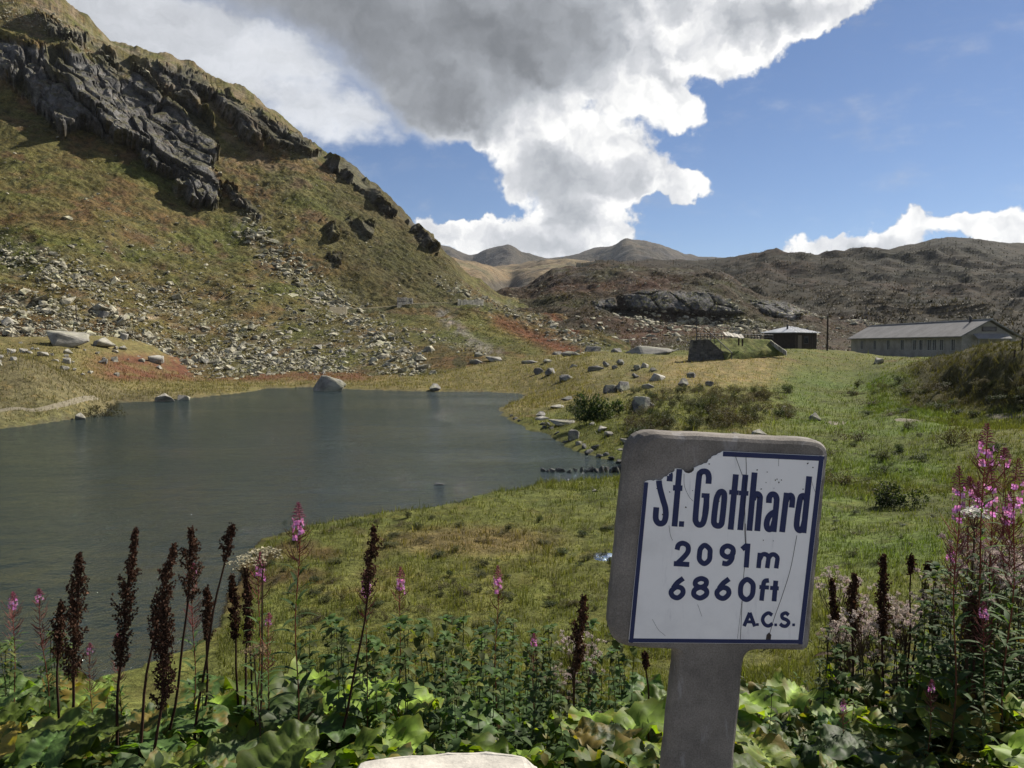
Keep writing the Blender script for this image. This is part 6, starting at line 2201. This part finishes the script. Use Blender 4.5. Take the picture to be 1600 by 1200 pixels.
def herbs(n, ulo, uhi, vlo, vhi, Dlo, Dhi, label, kinds, cat='herb'):
    for _ in range(n):
        u = hr.uniform(ulo, uhi); D = hr.uniform(Dlo, Dhi)
        vt = hr.uniform(vlo, vhi)
        x = float(P(u, vt, D)[0])
        ztop = min(float(P(u, vt, D)[2]), gz1(x, D) + 1.15)
        zt2 = ztop
        tpl = HERB[hr.choice(kinds)]
        b = (x + hr.uniform(-.05, .05), D, gz1(x, D) - .02)
        if zt2 - b[2] < .18:
            continue
        tpl.place('leafy_herb', label, cat, b, (x, D, zt2), hr.uniform(0, 6.28), group='leafy herbs on the bank')


herbs(110, 470, 990, 965, 1060, 3.1, 5.2, 'dark leafy herb in the tangle between the lake and the milestone', [0, 1, 2, 3, 3])
herbs(26, 420, 1000, 1060, 1150, 2.7, 3.6, 'low dark herb close behind the pale stone block', [0, 1, 3, 4])
herbs(24, -40, 110, 985, 1090, 3.0, 4.2, 'leafy herb in the tangle at the left edge', [0, 5, 2, 5])
herbs(16, 110, 460, 1055, 1120, 3.2, 4.2, 'leafy herb under the dock stalks on the left bank', [0, 1, 4])
herbs(60, 1280, 1640, 975, 1080, 3.0, 4.6, 'dark leafy herb in the tangle right of the milestone', [0, 3, 2, 5, 1])
herbs(36, 1440, 1660, 880, 1000, 3.0, 3.9, 'tall leafy herb under the right group of fireweed', [0, 3, 5, 2])
herbs(30, 1200, 1640, 1060, 1160, 2.6, 3.3, 'low herb with narrow leaves at lower right', [0, 5, 3, 4, 5])


# --- dried umbels
def umbel(seed, H=.9, R_=.075, rays=16, tint=(.42, .37, .26), fall=.0):
    rr = random.Random(seed); t = Tpl(H)
    t.part('stem', MB().tube([(.006 * math.sin(k), 0, H * .93 * k / 8) for k in range(9)], [.0042 - .0002 * k for k in range(9)], 5, (.075, .05, .032)).mesh('stem', M['dry']))
    ry = MB(); ps = []
    for k in range(rays):
        a = k * 2.399; r_ = R_ * math.sqrt((k + .5) / rays)
        e = Vector((math.cos(a) * r_, math.sin(a) * r_, H * (1 - fall * r_ / R_) - .02 * (r_ / R_) ** 2))
        ry.tube([(0, 0, H * .93), (e.x * .6, e.y * .6, H * .96), e], [.0013, .001, .0008], 3, (.10, .065, .04), False)
        for q in range(11):
            ps.append((e.x + rr.gauss(0, .010), e.y + rr.gauss(0, .010), e.z + rr.gauss(0, .004)))
    t.part('rays', ry.mesh('rays', M['dry']), kind='stuff')
    ps = np.array(ps); n = len(ps); r2 = np.random.default_rng(seed)
    pv = np.array([(-1, 0, 0), (0, -1, .3), (1, 0, 0), (0, 1, .3)]) * .0048
    v, f, tc = stamp(pv, np.array([(0, 1, 2, 3)]), ps, rotz(r2.uniform(0, 6.28, n)) @ rotx(r2.normal(0, .7, n)), r2.uniform(.7, 1.3, n), np.array(tint) * np.exp(r2.normal(0, .25, n))[:, None])
    t.part('flower_head', new_mesh('flower_head', v, f, M['fluff'], tc))
    return t


UM = [umbel(1, R_=.055, rays=13, tint=(.36, .33, .23)), umbel(2, R_=.06, rays=16, tint=(.27, .20, .12), fall=.03), umbel(3, R_=.032, rays=12, tint=(.75, .74, .68))]
stand(UM[0], 412, 858, 3.15, 'dried_umbel', 'pale cream umbel head among the dock stalks at the lake edge', 'dried plant', 'dried umbels', .03)
stand(UM[0], 385, 872, 3.3, 'dried_umbel', 'smaller cream umbel head half behind the pale one', 'dried plant', 'dried umbels', .0)
stand(UM[1], 398, 1006, 2.95, 'dried_umbel', 'brown dried umbel standing over the broad leaves', 'dried plant', 'dried umbels', -.03)
stand(UM[2], 1522, 795, 3.1, 'dried_umbel', 'small white umbel between the pink heads at the right', 'wildflower', 'dried umbels', .0)


# --- fluffy seed heads
def fluffy(seed, H=.85, nh=15):
    rr = random.Random(seed); t = Tpl(H)
    st = MB().tube([(.006 * math.sin(k), 0, H * .8 * k / 6) for k in range(7)], [.0042 - .0003 * k for k in range(7)], 5, (.09, .065, .04))
    ps, ti = [], []
    for k in range(nh):
        a = k * 2.399; r_ = .085 * math.sqrt((k + .5) / nh); z = H - rr.uniform(0, .10)
        e = Vector((math.cos(a) * r_, math.sin(a) * r_, z))
        st.tube([(0, 0, H * rr.uniform(.68, .8)), (e.x * .7, e.y * .7, z - .05), e], [.0016, .0012, .001], 3, (.10, .07, .045), False)
        c = rr.choice([(.44, .37, .32), (.50, .43, .39), (.34, .26, .21), (.46, .36, .35)])
        for q in range(26):
            d = Vector((rr.gauss(0, 1), rr.gauss(0, 1), rr.gauss(.5, .8))).normalized() * rr.uniform(.004, .013)
            ps.append(tuple(e + d)); ti.append(c)
    t.part('stem', st.mesh('stem', M['dry']))
    ps = np.array(ps); n = len(ps); r2 = np.random.default_rng(seed)
    pv = np.array([(-1, -.25, 0), (1, -.25, 0), (1, .25, 0), (-1, .25, 0)]) * .0052
    v, f, tc = stamp(pv, np.array([(0, 1, 2, 3)]), ps, rotz(r2.uniform(0, 6.28, n)) @ rotx(r2.normal(0, 1.2, n)) @ roty(r2.normal(0, 1.2, n)), r2.uniform(.6, 1.3, n), np.array(ti) * np.exp(r2.normal(0, .2, n))[:, None])
    t.part('seed_fluff', new_mesh('seed_fluff', v, f, M['fluff'], tc), kind='stuff')
    pv, pf = lance(.085, .014)
    pos = [(0, 0, H * (.1 + .6 * k / 12)) for k in range(12)]
    v, f, tc = spread(pv, pf, pos, [k * 2.399 for k in range(12)], [rr.uniform(-.6, .4) for k in range(12)], [(rr.uniform(.7, 1.2),) * 3 for k in range(12)],
                      [rr.choice([(.06, .075, .03), (.13, .095, .045), (.10, .07, .04)]) for k in range(12)])
    t.part('foliage', new_mesh('foliage', v, f, M['herb'], tc, True), kind='stuff')
    return t


FL = [fluffy(1), fluffy(2, nh=11), fluffy(3, nh=20)]
for k in range(40):
    u, vt, D = [(random.uniform(1300, 1480), random.uniform(888, 985), random.uniform(3.4, 4.6)), (random.uniform(1500, 1620), random.uniform(838, 890), random.uniform(3.1, 3.5)), (random.uniform(1290, 1420), random.uniform(930, 1010), random.uniform(3.4, 4.4))][k % 3]
    stand(FL[k % 3], u, vt, D, 'fluffy_seed_plant', ['pinkish fluffy seed heads beside the right edge of the milestone', 'pale fluffy seed heads under the right group of fireweed', 'brownish fluffy seed heads low beside the milestone'][k % 3], 'dried plant', 'fluffy seed heads')
for k in range(7):
    stand(FL[k % 3], random.uniform(865, 935), random.uniform(985, 1060), random.uniform(3.5, 4.2), 'fluffy_seed_plant', 'faded fluffy seed heads just left of the milestone', 'dried plant', 'fluffy seed heads')

# --- broad leaved plants in rows down the bank
def free_of_sign(x, D):
    u = 800 + FPX * x / D
    return not (D < 2.62 and 530 < u < 1190)


for D in (2.6, 2.9, 3.25, 3.65, 4.1, 4.7):
    x = -.72 * D
    while x < .74 * D:
        u = 800 + FPX * x / D
        mid_ = 560 < u < 1010
        if free_of_sign(x, D) and random.random() < (.45 if mid_ else .95) and not (D > 4 and u < 420 and random.random() < .5):
            xx = x + random.uniform(-.08, .08); dd = D + random.uniform(-.14, .14)
            where = 'under the dock stalks at lower left' if u < 420 else ('behind the pale stone block' if u < 1000 else 'right of the milestone post')
            s = random.uniform(.75, 1.1) * (.85 if mid_ else 1.0)
            # keep the tops below the line they reach in the photo
            top_v = 1050 if u < 420 else (1040 if u < 1000 else 1045)
            zmax = float(P(u, top_v, dd)[2]) - gz1(xx, dd)
            s = min(s, max(.35, zmax / .60))
            leafy_plant((xx, dd, gz1(xx, dd) - .03), random.choice((7, 8, 9)), s, 'broad veined green leaves of a butterbur ' + where, 'butterbur plants on the bank', spin=random.uniform(0, 6))
        x += random.uniform(.24, .38)
for u, D, s in [(520, 3.1, 1.0), (330, 3.3, 1.0), (920, 3.0, 1.0), (1250, 2.9, 1.0), (1420, 3.2, 1.0), (690, 2.9, .9), (1540, 2.9, 1.0), (1215, 3.4, 1.1), (480, 3.5, 1.2), (560, 3.3, 1.1)]:
    x = (u - 800) / FPX * D
    leafy_plant((x, D, gz1(x, D)), 8, s * 1.2, 'bright green lobed leaves ' + ('in the tangle left of the milestone' if u < 1000 else 'in the tangle right of the milestone post'), 'lobed leaf plants', PALML)

# --- undergrowth that nobody could count: small leaves filling the bank
n = 18000
r2 = np.random.default_rng(5)
D = 2.35 + r2.random(n) ** 1.2 * 4.2
x = r2.uniform(-.74, .76, n) * D
gzv = ground_z(x, D)
uu = 800 + FPX * x / D
vcap = np.where(uu < 420, 1075, np.where(uu < 1000, 1030, 1040)) + 50 * fbm(uu / 70, D, 2, 6)
hmax = np.clip(EYE - (vcap - 540) / FPX * D - gzv, .08, .62) * .55
z = gzv + hmax * r2.random(n) ** 1.1
ok = ~((D < 2.62) & (uu > 530) & (uu < 1190))
pv, pf = lance(.048, .013, 3)
gcol = np.array([.040, .066, .020]) * np.exp(r2.normal(0, .38, n))[:, None] * np.where(r2.random(n)[:, None] < .07, np.array([[2.4, 1.3, 1.0]]), 1.0)
v, f, tc = stamp(pv, pf, np.stack([x, D, z], -1)[ok], (rotz(r2.uniform(0, 6.28, n)) @ roty(r2.normal(-.1, .5, n)) @ rotx(r2.normal(0, .4, n)))[ok], r2.uniform(.5, 1.35, n)[ok], gcol[ok])
link('undergrowth', new_mesh('undergrowth', v, f, M['herb'], tc, True), kind='stuff', label='dark undergrowth of small leaves on the bank')


# ------------------------------------------------------------------ bushes in the meadow
def bush(seed, n=520, tint=(.055, .070, .024), leaf=.055, flat_=.75, up=.5):
    rr = np.random.default_rng(seed)
    t = Tpl(1.0)
    lob = rr.normal(size=(9, 3)) * np.array([.42, .42, .22]) + np.array([0, 0, .42]); lr = rr.uniform(.22, .42, 9)
    w = rr.integers(0, 9, n)
    d = rr.normal(size=(n, 3)); d /= np.linalg.norm(d, axis=1)[:, None]
    pos = lob[w] + d * lr[w][:, None] * rr.uniform(.55, 1.05, n)[:, None]
    pos[:, 2] = np.abs(pos[:, 2]) * flat_ + .03
    pv = np.array([(0, 0, 0), (.5, -.28, .05), (1, 0, -.05), (.5, .28, .05)]) * leaf
    ti = np.array(tint) * np.exp(rr.normal(0, .35, n))[:, None]
    v, f, tc = stamp(pv, np.array([(0, 1, 2, 3)]), pos, rotz(rr.uniform(0, 6.28, n)) @ roty(rr.normal(-up, .6, n)) @ rotx(rr.normal(0, .5, n)), rr.uniform(.7, 1.6, n), ti)
    tw = MB()
    for k in range(14):
        e = lob[k % 9] + rr.normal(size=3) * .15; e[2] = abs(e[2]) * flat_ + .12
        tw.tube([(rr.normal() * .05, rr.normal() * .05, -.05), (e[0] * .45, e[1] * .45, e[2] * .55), tuple(e * 1.08)], [.014, .009, .003], 4, (.06, .045, .03), False)
    t.part('twigs', tw.mesh('twigs', M['dry']))
    t.part('foliage', new_mesh('foliage', v, f, M['bush'], tc), kind='stuff')
    return t


BU = [bush(1, 1300, (.040, .055, .018), .07), bush(2, 1200, (.055, .060, .022), .07), bush(3, 1000, (.065, .052, .026), .07), bush(4, 1800, (.034, .050, .016), .085), bush(5, 800, (.085, .075, .034), .06, .6), bush(6, 2400, (.030, .048, .015), .085)]


def shrub(k, u, vb, w_, h_, label, group=None, name='shrub'):
    p = hit(u, vb)[0]
    if np.isnan(p[0]):
        return
    px = p[1] / FPX
    o = BU[k].place(name, label, 'shrub', (p[0], p[1] + w_ * px * .3, gz1(p[0], p[1] + w_ * px * .3)), spin=random.uniform(0, 6.28), scale=1.0, group=group)
    o.scale = (w_ * px * .62, w_ * px * .5, h_ * px * 1.15)


G1 = 'low shrubs in the right meadow'
shrub(5, 935, 660, 62, 46, 'large round dark green bush by the right shore')
shrub(3, 1400, 794, 66, 38, 'broad dark shrub alone on the green meadow right of the milestone')
shrub(2, 1495, 697, 40, 40, 'upright brownish shrub in the right meadow')
for k, u, vb, w_, h_, lab in [(1, 1425, 671, 32, 15, 'low dark shrub above the trodden path strip'), (2, 1349, 690, 42, 22, 'brown low shrub left of the small dark cushion'), (1, 1384, 722, 44, 20, 'sprawling green shrub in the middle of the shrub row'), (0, 1390, 745, 46, 18, 'dark shrub under the sprawling green one'),
                              (2, 1325, 760, 52, 26, 'leafy brown-green shrub beside the top right of the milestone'), (0, 1445, 723, 32, 13, 'flat dark cushion shrub in the open meadow'), (3, 1408, 707, 22, 13, 'small dark round shrub above the flat cushion'), (0, 1337, 806, 22, 9, 'small low shrub beside the right edge of the milestone'),
                              (3, 1562, 707, 26, 14, 'dark green tuft behind the tallest pink fireweed'), (1, 1440, 682, 16, 7, 'tiny shrub left of the upright brownish shrub'), (0, 1337, 698, 18, 7, 'small dark shrub below the brown low shrub'), (2, 1300, 713, 26, 10, 'faint shrub at the upper right corner of the milestone'),
                              (4, 1340, 835, 24, 9, 'pale tuft beside the middle of the milestone edge'), (1, 1335, 870, 26, 12, 'green tuft low beside the milestone edge')]:
    shrub(k, u, vb, w_, h_, lab, G1)
shrub(4, 150, 652, 58, 38, 'yellow-green scrub hanging over the left waterline')
shrub(4, 170, 640, 34, 24, 'smaller scrub right of the yellow-green one at the left waterline')
shrub(3, 40, 502, 22, 18, 'small dark green bush on the slope at far left')
shrub(0, 905, 655, 40, 30, 'lower half of green scrub left of the large round bush')
br_ = random.Random(8)
for k in range(120):
    u = br_.uniform(985, 1240); f = (u - 985) / 255
    vb = br_.uniform(606 + 10 * abs(f - .4), 688 - 30 * f)
    w_ = br_.uniform(16, 34) * (.6 + .8 * (vb - 590) / 90)
    shrub(br_.choice((0, 1, 2, 2, 4, 1)), u, vb, w_, w_ * br_.uniform(.45, .7), 'low brown and green shrub in the thicket above the milestone', 'shrub thicket above the milestone')
for k in range(46):
    u = br_.uniform(1330, 1620); vb = br_.uniform(600, 655)
    shrub(br_.choice((2, 4, 1, 0)), u, vb, br_.uniform(14, 32), br_.uniform(7, 13), 'low brown scrub at the foot of the dark mound', 'scrub under the mound')
for k in range(90):
    u = br_.uniform(420, 960); vb = br_.uniform(812, 985)
    if u < 420 + (vb - 812) * -.1:
        continue
    shrub(br_.choice((0, 1, 4, 2, 1)), u, vb, br_.uniform(14, 42), br_.uniform(6, 14), 'low leafy tuft in the green marsh before the lake', 'tufts in the marsh')
for k in range(60):
    u = br_.uniform(1300, 1600); vb = br_.uniform(690, 900)
    shrub(br_.choice((0, 1, 1, 4)), u, vb, br_.uniform(8, 20), br_.uniform(3, 6), 'small flat tuft in the open right meadow', 'small meadow tufts')


# ------------------------------------------------------------------ grass
def grass(name, n, rlo, rhi, azlo, azhi, hgt, wid, seg, label, power=1.0, keep=None):
    r2 = np.random.default_rng(n)
    a = r2.uniform(azlo, azhi, n)
    q = r2.random(n)
    r = 1 / (1 / rhi + (1 / rlo - 1 / rhi) * q) if power == 1 else rlo * (rhi / rlo) ** q
    x, y = r * np.sin(a), r * np.cos(a)
    s = sdist(x, y, shore)
    clump = fbm(x * .8, y * .8, 3, 61); c2 = fbm(x * 2.6, y * 2.6, 2, 62)
    ok = (s > .25) & (clump + .8 * c2 + r2.normal(0, .5, n) > -.55)
    if keep is not None:
        ok &= keep(x, y, s)
    x, y, s, clump, c2 = x[ok], y[ok], s[ok], clump[ok], c2[ok]; n = len(x)
    z = ground_z(x, y)
    h = hgt * np.exp(r2.normal(0, .35, n)) * (1 + .75 * np.clip(clump + .5 * c2, -1, 1.8)) * (.75 + .5 * (c2 > .1))
    w_ = wid * np.exp(r2.normal(0, .2, n)) * np.clip(np.hypot(x, y) / 14, .7, 9)
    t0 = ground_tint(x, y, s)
    k = np.exp(r2.normal(.08, .28, n))[:, None]
    t0 = t0 * k * (1 + .25 * (r2.random(n)[:, None] < .2) * np.array([1.3, .9, .4]))
    az_ = r2.uniform(0, 6.28, n); ln = np.abs(r2.normal(0, .5, n)) * h
    dx, dy = np.cos(az_) * ln, np.sin(az_) * ln
    ta = r2.uniform(0, 6.28, n); sx, sy = np.cos(ta) * w_ * .5, np.sin(ta) * w_ * .5
    if seg == 2:
        V = np.stack([np.stack([x - sx, y - sy, z - .02], -1), np.stack([x + sx, y + sy, z - .02], -1), np.stack([x + sx * .7 + dx * .35, y + sy * .7 + dy * .35, z + h * .6], -1),
                      np.stack([x - sx * .7 + dx * .35, y - sy * .7 + dy * .35, z + h * .6], -1), np.stack([x + dx, y + dy, z + h * .97], -1)], 1)
        base = (np.arange(n) * 5)[:, None, None]
        F = (np.array([[0, 1, 2], [0, 2, 3], [3, 2, 4]])[None] + base).reshape(-1, 3)
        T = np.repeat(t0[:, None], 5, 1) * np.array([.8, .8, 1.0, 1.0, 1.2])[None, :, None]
    else:
        V = np.stack([np.stack([x - sx, y - sy, z - .03], -1), np.stack([x + sx, y + sy, z - .03], -1), np.stack([x + dx, y + dy, z + h], -1)], 1)
        F = (np.array([[0, 1, 2]])[None] + (np.arange(n) * 3)[:, None, None]).reshape(-1, 3)
        T = np.repeat(t0[:, None], 3, 1)
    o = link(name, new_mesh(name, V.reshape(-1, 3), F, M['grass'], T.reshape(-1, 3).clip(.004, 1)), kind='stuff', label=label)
    return o


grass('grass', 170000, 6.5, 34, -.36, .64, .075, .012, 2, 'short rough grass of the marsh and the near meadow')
grass('grass', 190000, 26, 112, -.66, .66, .12, .012, 1, 'dry grass of the far shore and the upper meadow')
grass('grass', 60000, 60, 118, -.62, .1, .17, .010, 1, 'yellow grass along the far shore', power=2)
grass('grass', 60000, 39, 74, .42, .66, .12, .012, 1, 'long tussock grass on the dark mound', keep=lambda x, y, s: (x > 22))


# ------------------------------------------------------------------ low heath and grass tufts on the slopes
def heath(name, Pts, Nrm, U, V, n, limit, lo, hi, tint_fn, label, k_dark=.6):
    w_ = (1 - .9 * crag_mask(U, V)) * (.25 + sstep(fbm(U / 40, V / 22, 3, 301), -.6, .6)) if name == 'heath' else .3 + sstep(fbm(U / 26, V / 12, 3, 302), -.5, .5)
    idx = pick_sites(Pts, Nrm, U, V, w_, n, limit)
    p = Pts.reshape(-1, 3)[idx] + rs.normal(size=(n, 3)) * np.array([.3, .3, .0])
    t0 = tint_fn.reshape(-1, 3)[idx]
    t0 = t0 * np.exp(rs.normal(-.05, .42, n))[:, None] * np.where(rs.random(n)[:, None] < k_dark, np.array([[.84, .88, .80]]), np.array([[1.15, 1.05, .85]]))
    pv, pf = [], []
    for k in range(4):
        a = k * 1.571
        i = len(pv)
        pv += [(.12 * math.cos(a + .8), .12 * math.sin(a + .8), -.1), (.12 * math.cos(a - .8), .12 * math.sin(a - .8), -.1), (.55 * math.cos(a), .55 * math.sin(a), .45 + .2 * (k % 2))]
        pf.append((i, i + 1, i + 2))
    sz = rs.uniform(lo, hi, n)
    v, f, tc = stamp(np.array(pv), np.array(pf), p, rotz(rs.uniform(0, 6.28, n)), np.stack([sz * rs.uniform(.8, 1.6, n), sz, sz * rs.uniform(.5, 1.0, n)], -1), t0)
    link(name, new_mesh(name, v, f, M['grass'], tc.clip(.004, 1)), kind='stuff', label=label)


heath('heath', LP, LN, LU, LV, 48000, LU.shape[0] - 40, .2, .62, LT, 'heath and grass tufts over the craggy slope')
heath('low_heath', KP, KNn, KU, KV, 14000, 180, .4, 1.1, KT, 'heath tufts over the rocky hill')
heath('ridge_scrub', RP, RN, RU, RV, 22000, 190, .9, 3.2, RT, 'scrub and outcrops over the long ridge', .5)


# ------------------------------------------------------------------ thin mountain air
hz, ht = material('air')
ht.n('ShaderNodeOutputMaterial', {'Volume': ht.n('ShaderNodeVolumePrincipled', {'Color': (0.80, 0.88, 1.0, 1), 'Density': 0.000035, 'Anisotropy': 0.2})})
bpy.context.view_layer.update()
z_top = max((o.matrix_world @ Vector(c)).z for o in scene.objects if o.type == 'MESH' for c in o.bound_box) + 15
z_low = min((o.matrix_world @ Vector(c)).z for o in scene.objects if o.type == 'MESH' for c in o.bound_box) - 1
hb = MB().box((-7600, -7600, z_low), (7600, 7600, z_top))
print('haze', z_low, z_top)
link('haze', hb.mesh('haze', hz), kind='stuff', label='thin blue air over the far hills')
